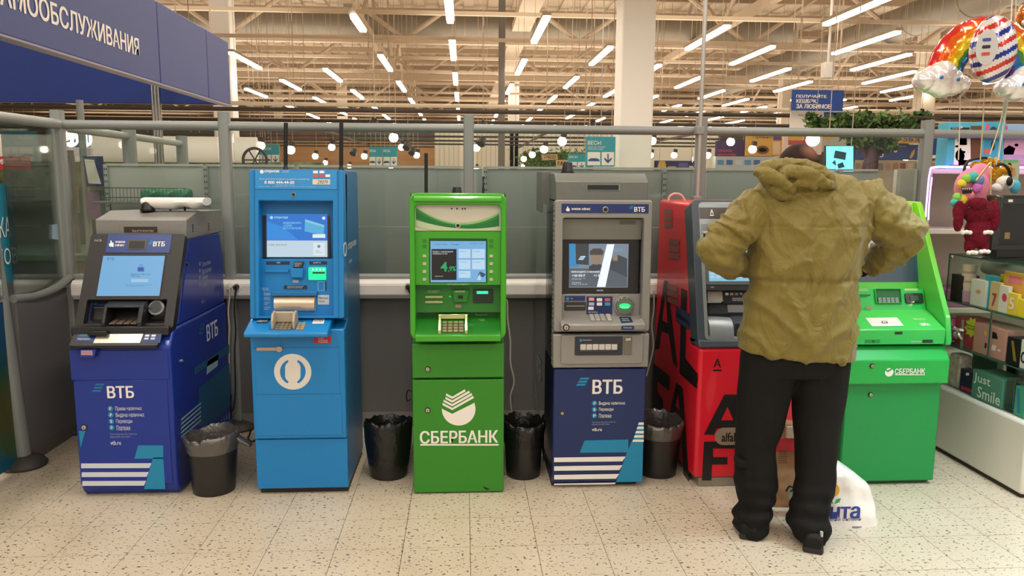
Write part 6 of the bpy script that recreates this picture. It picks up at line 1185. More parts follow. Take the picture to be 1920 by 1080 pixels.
# jacket
mb = MB()
rows = [((1388, 655), (1596, 673), 3.37, .155), ((1391, 630), (1598, 642), 3.37, .158), ((1397, 590), (1600, 596), 3.37, .155), ((1404, 555), (1602, 556), 3.37, .148), ((1409, 529), (1603, 526), 3.375, .138), ((1409, 505), (1606, 502), 3.38, .148), ((1407, 475), (1613, 472), 3.39, .155), ((1405, 445), (1622, 440), 3.40, .16), ((1406, 410), (1630, 406), 3.415, .155), ((1416, 380), (1631, 374), 3.43, .145), ((1434, 358), (1622, 352), 3.445, .125), ((1462, 340), (1595, 336), 3.46, .10), ((1482, 325), (1562, 323), 3.475, .075)]
mb.loft([er(L, R, Y, dp) for L, R, Y, dp in rows])
mb.loft(limb([W(1446, 385, Y=3.43), W(1418, 392, Y=3.41), W(1388, 424, Y=3.37), W(1362, 455, Y=3.355), W(1350, 476, Y=3.36), W(1368, 490, Y=3.42), W(1390, 497, Y=3.50), W(1412, 502, Y=3.56)], [.095, .092, .086, .082, .08, .07, .06, .047], fold=.05, ff=46))
mb.loft(limb([W(1606, 382, Y=3.43), W(1635, 388, Y=3.41), W(1664, 412, Y=3.37), W(1688, 432, Y=3.355), W(1700, 448, Y=3.36), W(1676, 471, Y=3.42), W(1652, 486, Y=3.49), W(1632, 498, Y=3.55)], [.098, .096, .088, .078, .068, .068, .06, .048], fold=.055, ff=44, ph=1.0))
wz = W(1500, 528, Y=3.25).z
def djk(p, n):
    d = 0.0
    k_ = math.exp(-((p.z - wz) / .012) ** 2); arm = 1 if abs(p.x - 1.5) > .27 else 0
    d -= .009 * k_ * (1 - arm) ; d += .004 * sin(p.x * 150) * math.exp(-((p.z - wz) / .03) ** 2) * (1 - arm)
    q = Vector((p.x * 3 + p.z * 3.2, p.y * 2, p.z * 5 - p.x * 6)) if p.x > 1.5 else Vector((p.x * 3 - p.z * 3.2, p.y * 2, p.z * 5 + p.x * 6))
    r = 1 - abs(noise.noise(q)) * 2; d += .015 * max(0, r - .4) * 1.6
    r = 1 - abs(noise.noise(q * 2.1 + Vector((5, 1, 2)))) * 2; d += .009 * max(0, r - .45)
    if arm: r = 1 - abs(noise.noise(Vector((p.x * 9, p.y * 9, p.z * 18 + p.x * 8)))) * 2; d += .020 * max(0, r - .3)
    if abs(p.z - (hc.z - .245)) < .004 and not arm: d -= .003
    if abs(p.z - W(1500, 640, Y=3.22).z) < .003: d -= .002
    return d
baked(mb, 'jacket', JK, M, voxel=.008, smooth_it=4, disp=djk)
mb = MB()
q = W(1491, 338, Y=3.36); mb.loft([[Vector((q.x + (-.15 + .3 * i / 14), 3.38 + .085 * sqrt_ * cos(a), q.z + .004 - .05 * (i / 14 - .4) * .6 + .062 * sqrt_ * sin(a))) for a in [2 * pi * j / 20 for j in range(20)]] for i in range(15) for sqrt_ in [max(.25, math.sqrt(max(0, 1 - ((i / 14 - .5) * 2) ** 2)))]])
def roll(P, r, Y=3.33): mb.loft(limb([W(x, y, Y=Y + dy) for x, y, dy in P], r, 14, 6, fold=.07, ff=60))
roll([(1424, 330, .02), (1432, 316, 0), (1458, 309, .03), (1490, 308, .06), (1524, 315, .05), (1548, 330, .03), (1560, 345, .02)], [.024, .028, .026, .024, .026, .028, .018])
roll([(1420, 322, 0), (1436, 328, -.03), (1455, 334, -.04), (1470, 345, -.04), (1488, 358, -.03)], [.02, .03, .024, .022, .02])
roll([(1470, 330, -.03), (1492, 322, -.04), (1520, 330, -.05), (1545, 345, -.03), (1562, 350, .0)], [.016, .026, .028, .024, .014])
roll([(1440, 340, .0), (1458, 358, -.01), (1480, 367, -.0), (1515, 362, .0), (1545, 354, .01)], [.02, .026, .028, .024, .02])
roll([(1490, 345, -.035), (1510, 343, -.05), (1532, 350, -.04)], [.014, .02, .014])
baked(mb, 'hood', JK, M, voxel=.0055, smooth_it=2, disp=lambda p, n: .007 * max(0, 1 - 2.4 * abs(noise.noise(Vector((p.x * 14, p.y * 14, p.z * 26))))) + .002 * noise.noise(p * 60))
for nm, P, r in (('cuff', [W(1406, 501, Y=3.55), W(1417, 503, Y=3.585)], .036), ('cuff', [W(1634, 497, Y=3.545), W(1625, 502, Y=3.575)], .036)): MB().loft(limb(P, [r, r], 16, 1)).out(nm, mat('#2b2418', .8), M)
a = W(1613, 507, Y=3.56); mb = MB(); mb.loft(limb([a + Vector((.004, -.012, .004)), a + Vector((-.004, .014, -.004))], [.034, .034], 20, 1)); mb.out('wrist_watch', mat('#151518', .35), M)

# ------------------------------------------------------------------ shopping bags at his feet
KP = mat('#a9805a', .75, noisec=.08, scale=8, bump=.3)
t = thing('paper_bag', 'brown paper shopping bag with a red band standing between his legs', 'bag', (1.62, 3.72, 0))
g0 = W(1450, 951, Z=0); bx = g0.x
def dpap(p, n): return .006 * noise.noise(p * 9) + .004 * noise.noise(p * 22)
mb = MB(); zt = W(1470, 792, Y=3.68).z
mb.loft([[Vector((x, y, z)) for x, y in ((bx - w_ + s_, 3.62 + f_), (bx + .22 - s_, 3.60 + f_), (bx + .22 - s_, 3.76 - f_), (bx - w_ + s_, 3.78 - f_))] for z, w_, s_, f_ in ((0, 0, .0, 0), (.1, .02, 0, .005), (.2, .02, .01, .02), (.3, .0, .012, .03), (zt, -.02, .01, .045))])
baked(mb, 'paper_body', KP, t, voxel=.009, smooth_it=1, disp=dpap)
pf = YP(3.607); zr = W(1470, 846, Y=3.62).z
MB().box(bx - .005, bx + .2, 3.612, 3.628, zr, zr + .07).out('red_band', mat('#c3262f', .6), t, bevel=.003); MB().box(bx + .04, bx + .17, 3.606, 3.622, zr + .07, zt).out('paper_label', mat('#c9b39a', .7), t, bevel=.003)
mb = MB()
for i in range(7): mb.box(bx + .005, bx + .05 - .004 * (i % 3), 3.602, 3.606, .24 + i * .011, .243 + i * .011)
mb.out('lettering', mat('#6b4a33', .7), t, smooth_=False)['kind'] = 'stuff'
MB().tube([(bx + .05, 3.65, zt - .01), (bx + .02, 3.64, zt + .0), (bx - .01, 3.63, zt - .02)], .003, 6).out('handle', CW, t)
t = thing('plastic_bag', 'small dark tied bag strip behind his right leg by the paper bag', 'bag', W(1482, 930, Y=3.5)); MB().loft([[W(x, y, Y=3.5 + dy) for x, y, dy in ((1476 + i * 2, 915 + i * 10, 0), (1488 + i * .6, 915 + i * 10, 0), (1488 + i * .6, 915 + i * 10, .05), (1476 + i * 2, 915 + i * 10, .05))] for i in range(5)]).out('bag_body', mat('#a9b39a', .4), t); MB().tube([W(1474, 921, Y=3.49), W(1480, 912, Y=3.48), W(1488, 916, Y=3.49), W(1482, 922, Y=3.48)], .004, 6).out('tie', BLACK, t)
t = thing('plastic_bag', 'full white plastic carrier bag with a flower print beside his right foot', 'bag', (1.78, 3.45, 0))
PB = mat('#efebe6', .28, noisec=.03, scale=12, bump=.5, coat=.3, trans=.0)
rows = [((1532, 989), (1635, 995), 3.44, .08), ((1530, 972), (1641, 984), 3.47, .09), ((1528, 948), (1636, 956), 3.48, .10), ((1530, 920), (1628, 922), 3.49, .10), ((1532, 895), (1622, 902), 3.49, .10), ((1536, 880), (1600, 886), 3.49, .09), ((1540, 868), (1580, 872), 3.49, .06), ((1550, 858), (1566, 860), 3.49, .03)]
mb = MB(); mb.loft([er(L, R, Y, dp, 28, 2.6) for L, R, Y, dp in rows])
def dbag(p, n):
    r = 1 - abs(noise.noise(Vector((p.x * 7 + p.z * 6, p.y * 7, p.z * 4 - p.x * 5)))) * 2
    return .010 * max(0, r - .3) + .006 * noise.noise(p * 16)
o = baked(mb, 'bag_body', PB, t, voxel=.009, smooth_it=2, disp=dbag)
off = Vector((1.78, 3.45, 0)); bvh = BVHTree.FromPolygons([v.co + off for v in o.data.vertices], [tuple(p.vertices) for p in o.data.polygons])
def drape(mbp, name, m, root, lift=.0025, sub=True):
    me = bpy.data.meshes.new('x'); me.from_pydata(mbp.v, [], mbp.f); bm = bmesh.new(); bm.from_mesh(me); bmesh.ops.triangulate(bm, faces=bm.faces)
    for _ in range(2):
        es = [e for e in bm.edges if e.calc_length() > .012]
        if es: bmesh.ops.subdivide_edges(bm, edges=es, cuts=1); bmesh.ops.triangulate(bm, faces=bm.faces)
    mb2 = MB(); bm.verts.index_update()
    for v in bm.verts:
        d = (v.co - CP).normalized(); h = bvh.ray_cast(CP, d)
        mb2.v.append((h[0] - d * lift) if h[0] is not None else v.co)
    mb2.f = [tuple(x.index for x in f.verts) for f in bm.faces]; mb2.mi = [0] * len(mb2.f); bm.free(); bpy.data.meshes.remove(me)
    return mb2.out(name, m, root, fix=False)
pf = PL((0, 3.30, 0)); BLU = mat('#2a3f94', .4); YEL = mat('#e2a92e', .4); GRN = mat('#2fa05a', .4)
drape(MB().text(pf, 'Лента', px=(1506, 944, 1612, 972), bold=.05), 'lettering', BLU, t); drape(MB().text(pf, 'мини онлайн', px=(1551, 970, 1614, 976)), 'lettering', BLU, t)
drape(MB().ext(pf, [pf.hit(1562 + 11 * cos(a_), 917 + 12 * sin(a_)) for a_ in [i * pi / 8 for i in range(16)]], 0, 0) if False else MB().px(pf, [(1564 + 10 * cos(i * pi / 8), 919 + 12 * sin(i * pi / 8)) for i in range(16)], 0), 'flower_print', YEL, t)
drape(MB().px(pf, [(1563, 945), (1553, 940), (1551, 934), (1560, 937)], 0), 'leaf_print', GRN, t); drape(MB().px(pf, [(1564, 945), (1568, 936), (1577, 934), (1574, 942)], 0), 'leaf_print', GRN, t)
mb = MB()
for i in range(9): mb.px(pf, [(1598 + i * 2, 993), (1599.2 + i * 2, 993), (1599.2 + i * 2, 987), (1598 + i * 2, 987)], 0)
drape(mb, 'bar_print', BLU, t)

# ------------------------------------------------------------------ white shelf unit with neon, right
WSH = mat('#d9d2cc', .5)
t = thing('shelf_unit', 'white shelf unit with a pink neon edge behind the bright green machine', 'shelf', (3.6, 5.05, 0))
MB().box(2.89, 3.06, 5.02, 5.06, 0, 1.715).out('front_panel', mat('#c9c4bc', .5), t, bevel=.002)
MB().box(3.06, 3.10, 5.0, 5.4, 0, 1.715).out('side_panel', WSH, t, bevel=.002); MB().box(3.10, 4.4, 5.38, 5.40, 0, 1.7).out('back_panel', mat('#b3a79f', .6), t, smooth_=False)
for z in (1.70, 1.30, .76, .45): MB().box(3.10, 4.4, 5.0, 5.38, z - .015, z + .015).out('shelf_board', WSH, t, bevel=.002)
NEON = mat('#e48cff', .4, emit=5.0)
MB().tube([(3.055, 4.97, 1.40), (3.055, 4.97, 1.55), (3.06, 4.97, 1.69), (3.09, 4.97, 1.725), (3.3, 4.97, 1.728), (4.3, 4.97, 1.73)], .007, 8, 6).out('neon_tube', NEON, t)
MB().tube([(3.085, 4.98, 1.38), (3.08, 4.98, 1.5), (3.085, 4.98, 1.66)], .004, 6, 4).out('neon_tube', NEON, t)
t = thing('pink_parcel', 'purple pink parcel on the shelf behind the display case', 'parcel', (3.5, 5.2, .775)); MB().box(3.3, 3.6, 5.05, 5.3, .775, .90).out('parcel_body', mat('#9a5a86', .6), t, bevel=.01)

def tbox(name, label, cat, px0, py0, px1, py1, Y, m, zb=None, d=.1, extra=(), texts=(), group=None):
    pl = YP(Y); r = pl.r(px0, py0, px1, py1); 
    if zb is not None: r = (r[0], zb, r[2], r[3])
    t = thing(name, label, cat, (r[0], Y, r[1]), group); MB().box(r[0], r[2], Y, Y + d, r[1], r[3]).out('box_body', m, t, bevel=.002)
    for nm, p, c in extra: flat(pl, p, t, c, nm, .0015)
    for s, rr2, c, b in texts: txt(pl, s, rr2, t, c, b, .003)
    return t, pl
cow = [('print', [(1793 + (i * 7) % 17 + 3 * cos(k_ * 1.3) * (.6 + (i % 3) * .3), 248 + i * 5.3 + 2.5 * sin(k_ * 1.3)) for k_ in range(5)], BLACK) for i in range(10)]
tbox('toy_box', 'light blue toy box with cow spots and the number twenty on the shelf unit', 'toy box', 1780, 229, 1842, 312, 5.02, mat('#4fb3cf', .5), 1.716, .12,
     [('print', [(1788, 309), (1820, 309), (1822, 243), (1792, 243)], mat('#f0ede8', .5))] + cow + [('print', q4(1820, 236, 1848 - 7, 300), mat('#6a4430', .5)), ('print', q4(1797, 246, 1813, 272), mat('#efe6dc', .5)), ('print', [(1800 + 9 * cos(i * .6), 292 + 12 * sin(i * .6)) for i in range(10)], mat('#e6cf9a', .5)), ('print', q4(1797, 300, 1815, 310), mat('#d8594f', .5)), ('print', q4(1780, 309, 1842, 312), mat('#a83aa0', .5)), ('print', q4(1783, 239, 1818, 243), mat('#2c1d17', .5))],
     [('20', (1797, 236, 1804, 241), PW, .04), ('СЮРПРИЗ', (1785, 239.5, 1795, 242), PW, 0), ('SURPRISE', (1800, 309.5, 1808, 311.5), PW, 0)])
tbox('toy_box', 'bright blue toy box with pink and black blobs right of the spotted box', 'toy box', 1843, 228, 1879, 312, 5.03, mat('#3fa8cc', .5), 1.716, .12,
     [('print', [(1851 + 5 * cos(i * .7), 238 + 7 * sin(i * .7)) for i in range(9)], mat('#e0608a', .5)), ('print', [(1863 + 7 * cos(i * .7), 245 + 8 * sin(i * .7)) for i in range(9)], mat('#3a4248', .5)), ('print', [(1850 + 7 * cos(i * .7), 283 + 5 * sin(i * .7)) for i in range(9)], mat('#d86a6a', .5)), ('print', [(1862 + 4 * cos(i * .7), 273 + 9 * sin(i * .7)) for i in range(9)], mat('#353a40', .5))])
tbox('toy_box', 'pale blue and pink wide toy box at the right edge', 'toy box', 1880, 232, 1990, 312, 5.04, mat('#9ab7dc', .5), 1.716, .12,
     [('print', q4(1880, 262, 1990, 290), mat('#d9a8c8', .5)), ('print', [(1882, 290), (1900, 290), (1904, 278), (1892, 272), (1882, 280)], mat('#7fae4a', .5)), ('print', q4(1883, 236, 1889, 243), mat('#d84a6a', .5)), ('print', q4(1880, 290, 1990, 308), mat('#b79ac9', .5)), ('print', q4(1880, 308, 1990, 312), mat('#c86a7a', .5)), ('print', [(1906 + 4 * cos(i * .9), 272 + 3 * sin(i * .9)) for i in range(7)], mat('#55607a', .5))])
# ------------------------------------------------------------------ glass display case with small goods
CX = 2.90
t = thing('display_case', 'glass shelved display case on a white base at the right edge', 'display case', (3.2, 4.1, 0))
MB().box(CX - .012, 3.55, 3.66, 4.9, .02, .405).out('base_cabinet', mat('#ded9cf', .4, coat=.15), t, bevel=.018, seg=3); MB().box(CX + .0, 3.53, 3.68, 4.88, 0, .02).out('plinth', mat('#2a2420', .6), t)
GE = mat('#2f5a4c', .15, coat=.5); GSH = glassmat('#dfeee6', .8)
for z in (1.205, .928, .665):
    MB().box(CX, 3.5, 3.55, 4.43, z - .004, z + .004).out('glass_shelf', GSH, t, smooth_=False); MB().box(CX - .003, CX, 3.55, 4.43, z - .0045, z + .0045).out('shelf_edge', GE, t, smooth_=False); MB().box(CX - .003, 3.5, 4.43, 4.433, z - .0045, z + .0045).out('shelf_edge', GE, t, smooth_=False)
MB().box(CX, 3.5, 4.434, 4.44, .405, 1.2).out('glass_pane', GSH, t, smooth_=False); MB().box(CX - .004, CX, 4.43, 4.44, .405, 1.21).out('pane_edge', GE, t, smooth_=False); MB().box(CX - .004, CX + .0, 4.02, 4.03, .665, .924).out('pane_edge', GE, t, smooth_=False)
MB().sph((CX + .0, 4.41, 1.19), .012, nu=12, nv=8).out('glass_clip', CHROME, t)
def cbox(name, label, cat, pl0, pl1, pyt, z, m, X0=CX + .03, dep=.12, extra=(), texts=(), inset=0, grp=None, rad=.002):
    yf = W(pl0, pyt, X=X0).y; yn = W(pl1, pyt, X=X0).y; zt = W(pl0, pyt, X=X0).z; z = z + .0045
    t = thing(name, label, cat, (X0, (yf + yn) / 2, z), grp); MB().box(X0, X0 + dep, yn, yf, z, zt).out('box_body', m, t, bevel=rad)
    pl = PL((X0, 0, 0), (0, 0, 1), (0, -1, 0))
    for nm, p, c in extra: flat(pl, p, t, c, nm, .0015)
    for s, r, c, b in texts: MB().text(pl, s, rect=(-yf + (yf - yn) * r[0], z + (zt - z) * r[1], -yf + (yf - yn) * r[2], z + (zt - z) * r[3]), d=.003, bold=b).out('lettering', c, t, smooth_=False)
    return t
cbox('gift_box', 'black box at the left end of the upper display shelf', 'box', 1785, 1807, 513, .928, mat('#26221f', .35), dep=.1)
t = thing('paper_cups', 'stack of cream and pink paper cups on the upper display shelf', 'cups', (CX + .07, W(1815, 540, X=CX + .07).y, .933)); y_ = t.location.y
for i, (c_, z0, z1) in enumerate((('#c9a0b8', .933, 1.0), ('#d9c9b6', 1.0, 1.045), ('#c9a79a', 1.045, 1.06), ('#d9c9b6', 1.06, 1.10), ('#c9a79a', 1.10, 1.115), ('#d5c4ae', 1.115, 1.15))): MB().cyl((CX + .07, y_, z0), (CX + .07, y_, z1), .036, 18, .04).out('cup', mat(c_, .5), t)
cbox('candle_pack', 'white pointed pack with an orange dot on the upper display shelf', 'pack', 1822, 1850, 522, .928, mat('#d6d8d0', .4), X0=CX + .02, dep=.04, extra=[('print', [(1834 + 5 * cos(i * .7), 547 + 4 * sin(i * .7)) for i in range(9)], mat('#d89a6a', .5))])
cbox('goods_pack', 'teal pack on the upper display shelf', 'pack', 1848, 1866, 516, .928, mat('#2f9ab0', .4), X0=CX + .035, dep=.03)
cbox('candle_pack', 'clear beige pack with a dark red number seven candle', 'pack', 1858, 1877, 527, .928, mat('#c9b183', .35), X0=CX + .012, dep=.02, texts=[('7', (.3, .15, .75, .6), mat('#a04050', .5), .05)])
cbox('candle_pack', 'white pack with a red balloon shape on the upper display shelf', 'pack', 1875, 1893, 534, .928, mat('#d0d0c4', .35), X0=CX + .01, dep=.02, extra=[('print', [(1883 + 4.5 * cos(i * .7), 558 + 8 * sin(i * .7)) for i in range(9)], mat('#c83a58', .5))])
cbox('candle_pack', 'yellow pack with a pink and white number five candle', 'pack', 1891, 1910, 548, .928, mat('#d9c040', .4), X0=CX + .008, dep=.02, texts=[('5', (.2, .25, .75, .8), mat('#e8d0d8', .5), .05)])
cbox('goods_pack', 'orange and pink pack standing behind the candle packs', 'pack', 1884, 1925, 508, .928, mat('#e0a84a', .4), X0=CX + .06, dep=.02, extra=[('print', [(1890, 530), (1915, 535), (1915, 520), (1892, 516)], mat('#e07a8a', .5))])
cbox('goods_pack', 'bright yellow pack behind the red balloon pack', 'pack', 1876, 1900, 514, .928, mat('#d8cf3a', .4), X0=CX + .09, dep=.02)
cbox('goods_pack', 'yellow pack at the right edge of the upper display shelf', 'pack', 1909, 1935, 560, .928, mat('#d8c234', .4), X0=CX + .008, dep=.02)
t = thing('wrapping_roll', 'silvery rolled bag lying under the top display shelf', 'roll', (CX + .2, 4.0, 1.12)); MB().loft(limb([Vector((CX + .18, 4.36, 1.13)), Vector((CX + .17, 4.1, 1.135)), Vector((CX + .16, 3.85, 1.13))], [.035, .04, .035], 14, 6, fold=.1, ff=70)).out('roll_body', mat('#b9b4ae', .3, .4), t)
t = thing('pink_balloon_pack', 'pink rounded pack at the left end of the middle display shelf', 'pack', (CX + .06, 4.38, .67)); y_ = W(1784, 620, X=CX + .06).y; MB().sph((CX + .06, y_, .745), .045, .04, .075).out('pack_body', mat('#d060a0', .4), t)
g = cbox('gift_box', 'red patterned gift box with a silver bow and a yellow burst', 'box', 1793, 1838, 592, .665, mat('#a8404c', .45, noisec=.35, scale=90), X0=CX + .05, dep=.14)
pl = PL((CX + .05, 0, 0), (0, 0, 1), (0, -1, 0)); flat(pl, [(1800, 650), (1806, 651), (1808, 600), (1803, 599)], g, mat('#c9c6c0', .3, .5), 'ribbon', .002)
flat(pl, [(1822 + (14 if i % 2 else 10) * cos(i * pi / 9), 614 + (20 if i % 2 else 15) * sin(i * pi / 9)) for i in range(18)], g, mat('#c9cf3a', .5), 'burst_label', .004); MB().text(pl, 'Surprise\nSpecial', px=(1814, 606, 1831, 622), d=.0055).out('lettering', BLACK, g, smooth_=False)
mb = MB()
for a_, b_ in ((-9, -8), (9, -2), (-5, 12), (6, 14)): c = pl.pt(*pl.hit(1804, 622), .01); e = pl.pt(*pl.hit(1804 + a_, 622 + b_), .02); mb.loft(limb([c, (c + e) / 2 + Vector((-.02, 0, .01)), e], [.004, .012, .008], 8, 3))
mb.out('bow', mat('#c9c6c0', .3, .5), g)
cbox('gift_box', 'dusty pink box with small black and white figures on the middle shelf', 'box', 1828, 1890, 604, .665, mat('#b98a80', .5), X0=CX + .02, dep=.18, extra=[('print', [(1846, 628), (1850, 630), (1850, 622), (1846, 620)], mat('#c8b83a', .5)), ('print', [(1860, 634), (1871, 636), (1868, 624), (1861, 622)], BLACK), ('print', [(1846, 652), (1849, 653), (1850, 644), (1847, 642)], BLACK), ('print', [(1858, 656), (1866, 658), (1868, 648), (1860, 646)], mat('#d9d0c8', .5)), ('print', [(1870, 658), (1876, 659), (1876, 656), (1870, 655)], mat('#d9d0c8', .5))])
cbox('gift_box', 'black box with golden lettering on the middle display shelf', 'box', 1890, 1915, 630, .665, mat('#1b1b20', .35), X0=CX + .02, dep=.14, extra=[('print', [(1900, 676), (1906, 679), (1901, 640), (1896, 638)], mat('#c8a03a', .3, .6))])
cbox('gift_box', 'white box at the right edge of the middle display shelf', 'box', 1916, 1960, 636, .665, mat('#cfd2cc', .4), X0=CX + .01, dep=.14, texts=[('C', (.05, .2, .25, .6), BLACK, .04)])
cbox('fabric_pouch', 'white pouch with grey and rose dots on the lower display shelf', 'pouch', 1781, 1801, 660, .405, mat('#b8aea2', .7, noisec=.35, scale=30), X0=CX + .03, dep=.08, rad=.012)
cbox('gift_box', 'dark navy box with a red lower edge on the lower display shelf', 'box', 1802, 1825, 690, .405, mat('#1e2a44', .35), X0=CX + .03, dep=.1, extra=[('print', [(1802, 729), (1825, 738), (1825, 731), (1802, 723)], mat('#b8304a', .5)), ('print', q4(1811, 699, 1817, 704), PW)])
cbox('gift_box', 'sea green box with the white words just smile', 'box', 1825, 1884, 692, .405, mat('#4f8a76', .5), X0=CX + .015, dep=.16, texts=[('Just', (.06, .52, .62, .92), mat('#d5e3da', .5), .01), ('Smile', (.22, .08, .97, .48), mat('#d5e3da', .5), .01)])
t = cbox('acrylic_box', 'clear acrylic box with coloured pens right of the green box', 'box', 1888, 1904, 708, .405, glassmat('#b9cccb', 1.4), X0=CX + .02, dep=.1)
cbox('pen_pack', 'blue and green pen pack at the right edge of the lower shelf', 'pack', 1905, 1925, 722, .405, mat('#3f9a78', .4), X0=CX + .02, dep=.04, extra=[('print', q4(1907, 728, 1911, 775), mat('#3f6ab0', .5))])
cbox('dark_bottle_set', 'dark bottles standing behind the green box on the lower display shelf', 'bottles', 1885, 1908, 676, .405, mat('#2b2427', .3), X0=CX + .2, dep=.08, rad=.02)
cbox('goods_pack', 'pale green pack lying behind the navy box on the lower shelf', 'pack', 1824, 1872, 662, .405, mat('#5f7f68', .5), X0=CX + .22, dep=.04)
t = thing('black_case', 'black shiny case standing on the top glass shelf', 'case', (3.1, 4.1, 1.21)); a = W(1868, 475, Y=4.12); b = W(1868, 366, Y=4.12)
MB().box(a.x, a.x + .5, 4.12, 4.25, 1.21, b.z).out('case_body', mat('#1c1c1e', .25, coat=.8), t, bevel=.01); pl = YP(4.119); MB().ring(pl, pl.r(1866, 372, 1990, 468), .004, pl.r(1876, 382, 1980, 460), .004, 0, .008).out('case_rim', mat('#2e2e30', .2, coat=.8), t); pp('sticker', pl, (1891, 374, 1899, 379), .008, .009, WHITE, t); pp('print', pl, (1884, 436, 1893, 448), 0, .002, mat('#8a7a4a', .5), t)

# ------------------------------------------------------------------ plush things hanging on the right
BUR = mat('#6a1426', .95, noisec=.25, scale=60, bump=1.0, spec=.2); FUR = mat('#ece8e4', .95, bump=.6, scale=70, spec=.2)
t = thing('plush_bag', 'dark red furry rabbit bag with white paws hanging on the right', 'plush toy', W(1830, 410, Y=4.02)); Y_ = 4.02
mb = MB()
def e_(px, py, rx, ry, dy=0, rz=None): c = W(px, py, Y=Y_ + dy); k_ = Y_ / 1450; mb.sph(c, rx * k_, (rz or rx * .7) * k_, ry * k_, 18, 12)
e_(1832, 395, 29, 26); e_(1832, 435, 25, 32); e_(1797, 412, 10, 24, -.02); e_(1798, 395, 12, 20); e_(1866, 408, 10, 27, -.02); e_(1862, 392, 12, 18); e_(1818, 460, 11, 18); e_(1844, 460, 11, 18); e_(1832, 382, 18, 12, -.04)
baked(mb, 'plush_body', BUR, t, voxel=.006, smooth_it=2, disp=lambda p, n: .003 * noise.noise(p * 70))
for x, y, w in ((1812, 435, 11), (1852, 435, 10), (1823, 473, 11), (1846, 471, 11)):
    mb = MB()
    for k_ in (-.6, 0, .6): mb.sph(W(x + k_ * w, y + abs(k_) * 1.5, Y=Y_ - .045), .012, .014, .012, 12, 8)
    mb.out('paw', FUR, t)
for x in (1817, 1851): MB().sph(W(x, 390, Y=Y_ - .075), .007, nu=10, nv=8).out('eye', BLACK, t)
PK = mat('#e88aa8', .7, bump=.4, scale=40)
t = thing('plush_bag', 'round pink plush bag with rainbow fur lips and black teeth', 'plush toy', W(1822, 350, Y=4.35)); Y_ = 4.35
mb = MB(); e_(1822, 352, 36, 38, .02, 14); e_(1838, 325, 22, 20, .03, 10); baked(mb, 'bag_body', PK, t, voxel=.006, smooth_it=3)
rc = ['#f2d048', '#8fd45a', '#4fc0c0', '#7a9ae0', '#d87ad0', '#f08a9a']
for i, (x, y, r) in enumerate(((1803, 345, 9), (1812, 335, 9), (1825, 332, 10), (1836, 338, 10), (1832, 352, 10), (1818, 366, 9), (1804, 374, 10), (1795, 370, 9), (1790, 380, 8))): c = W(x, y, Y=Y_ - .035); MB().sph(c, r * .003, .02, r * .003, 14, 10).out('rainbow_fur', mat(rc[i % 6], .9, bump=.8, scale=80), t)
flat(YP(Y_ - .062), [(1802, 350), (1824, 352), (1822, 362), (1805, 364)], t, BLACK, 'mouth'); 
for i in range(5): flat(YP(Y_ - .064), [(1804 + i * 4, 352), (1807 + i * 4, 352), (1805.5 + i * 4, 357)], t, WHITE, 'tooth')
GOLD = mat('#d8a232', .25, .9, bump=1.0, scale=110, noisec=.3)
t = thing('sequin_headband', 'headband with golden sequin ears, left one above the pink bag', 'headband', W(1840, 305, Y=4.45)); Y_ = 4.45; mb = MB(); e_(1832, 311, 15, 9, 0, 5); e_(1852, 303, 14, 9, .01, 5); e_(1868, 306, 9, 12, .01, 5); mb.out('sequin_ear', GOLD, t); MB().tube([W(1806, 332, Y=4.42), W(1812, 306, Y=4.42), W(1832, 297, Y=4.44), W(1850, 296, Y=4.45)], .008, 8).out('band', BLACK, t)
t = thing('sequin_headband', 'headband with golden sequin ears and a black band, right one', 'headband', W(1880, 320, Y=4.5)); Y_ = 4.5; mb = MB(); e_(1868, 326, 12, 15, 0, 5); e_(1887, 318, 13, 10, .01, 5); mb.out('sequin_ear', GOLD, t); MB().tube([W(1866, 310, Y=4.45), W(1880, 308, Y=4.44), W(1891, 318, Y=4.44), W(1895, 336, Y=4.46)], .009, 8).out('band', BLACK, t)
t = thing('plush_toy', 'white and black plush toy with a light blue body beside the headbands', 'plush toy', W(1885, 345, Y=4.4)); Y_ = 4.4
mb = MB(); e_(1884, 343, 17, 14); e_(1870, 352, 12, 9); mb.out('head', FUR, t); mb = MB(); e_(1893, 340, 6, 9, -.045); mb.out('ear', BLACK, t); mb = MB(); e_(1903, 350, 11, 14, .02); mb.out('plush_body', mat('#5ab4d4', .9, bump=.5, scale=60), t)
tbox('card_pack', 'grey green carded pack hanging behind the golden ears', 'pack', 1880, 298, 1910, 338, 4.62, mat('#a9b3a0', .5), None, .01, [('print', [(1893 + 4 * cos(i * .7), 309 + 4 * sin(i * .7)) for i in range(9)], BLACK), ('print', q4(1884, 315, 1904, 330), mat('#c08a58', .5)), ('print', q4(1881, 299, 1909, 304), mat('#6fae7a', .5))])
CH = mat('#d9c27a', .3, .8)
t = thing('bag_chain', 'golden chain strap hanging from the pink plush bag', 'chain', W(1856, 330, Y=4.3)); mb = MB()
for k_ in range(26):
    u = k_ / 25; a = W(1858 - 16 * u * (u < .0) , 306 + 80 * u, Y=4.25); mb.sph(a, .006, .004, .007, 8, 6)
for k_ in range(24): u = k_ / 23; a = W(1856 - 25 * u, 306 + 32 * u, Y=4.28); mb.sph(a, .006, .004, .006, 8, 6)
mb.out('chain_links', CH, t)['kind'] = 'stuff'

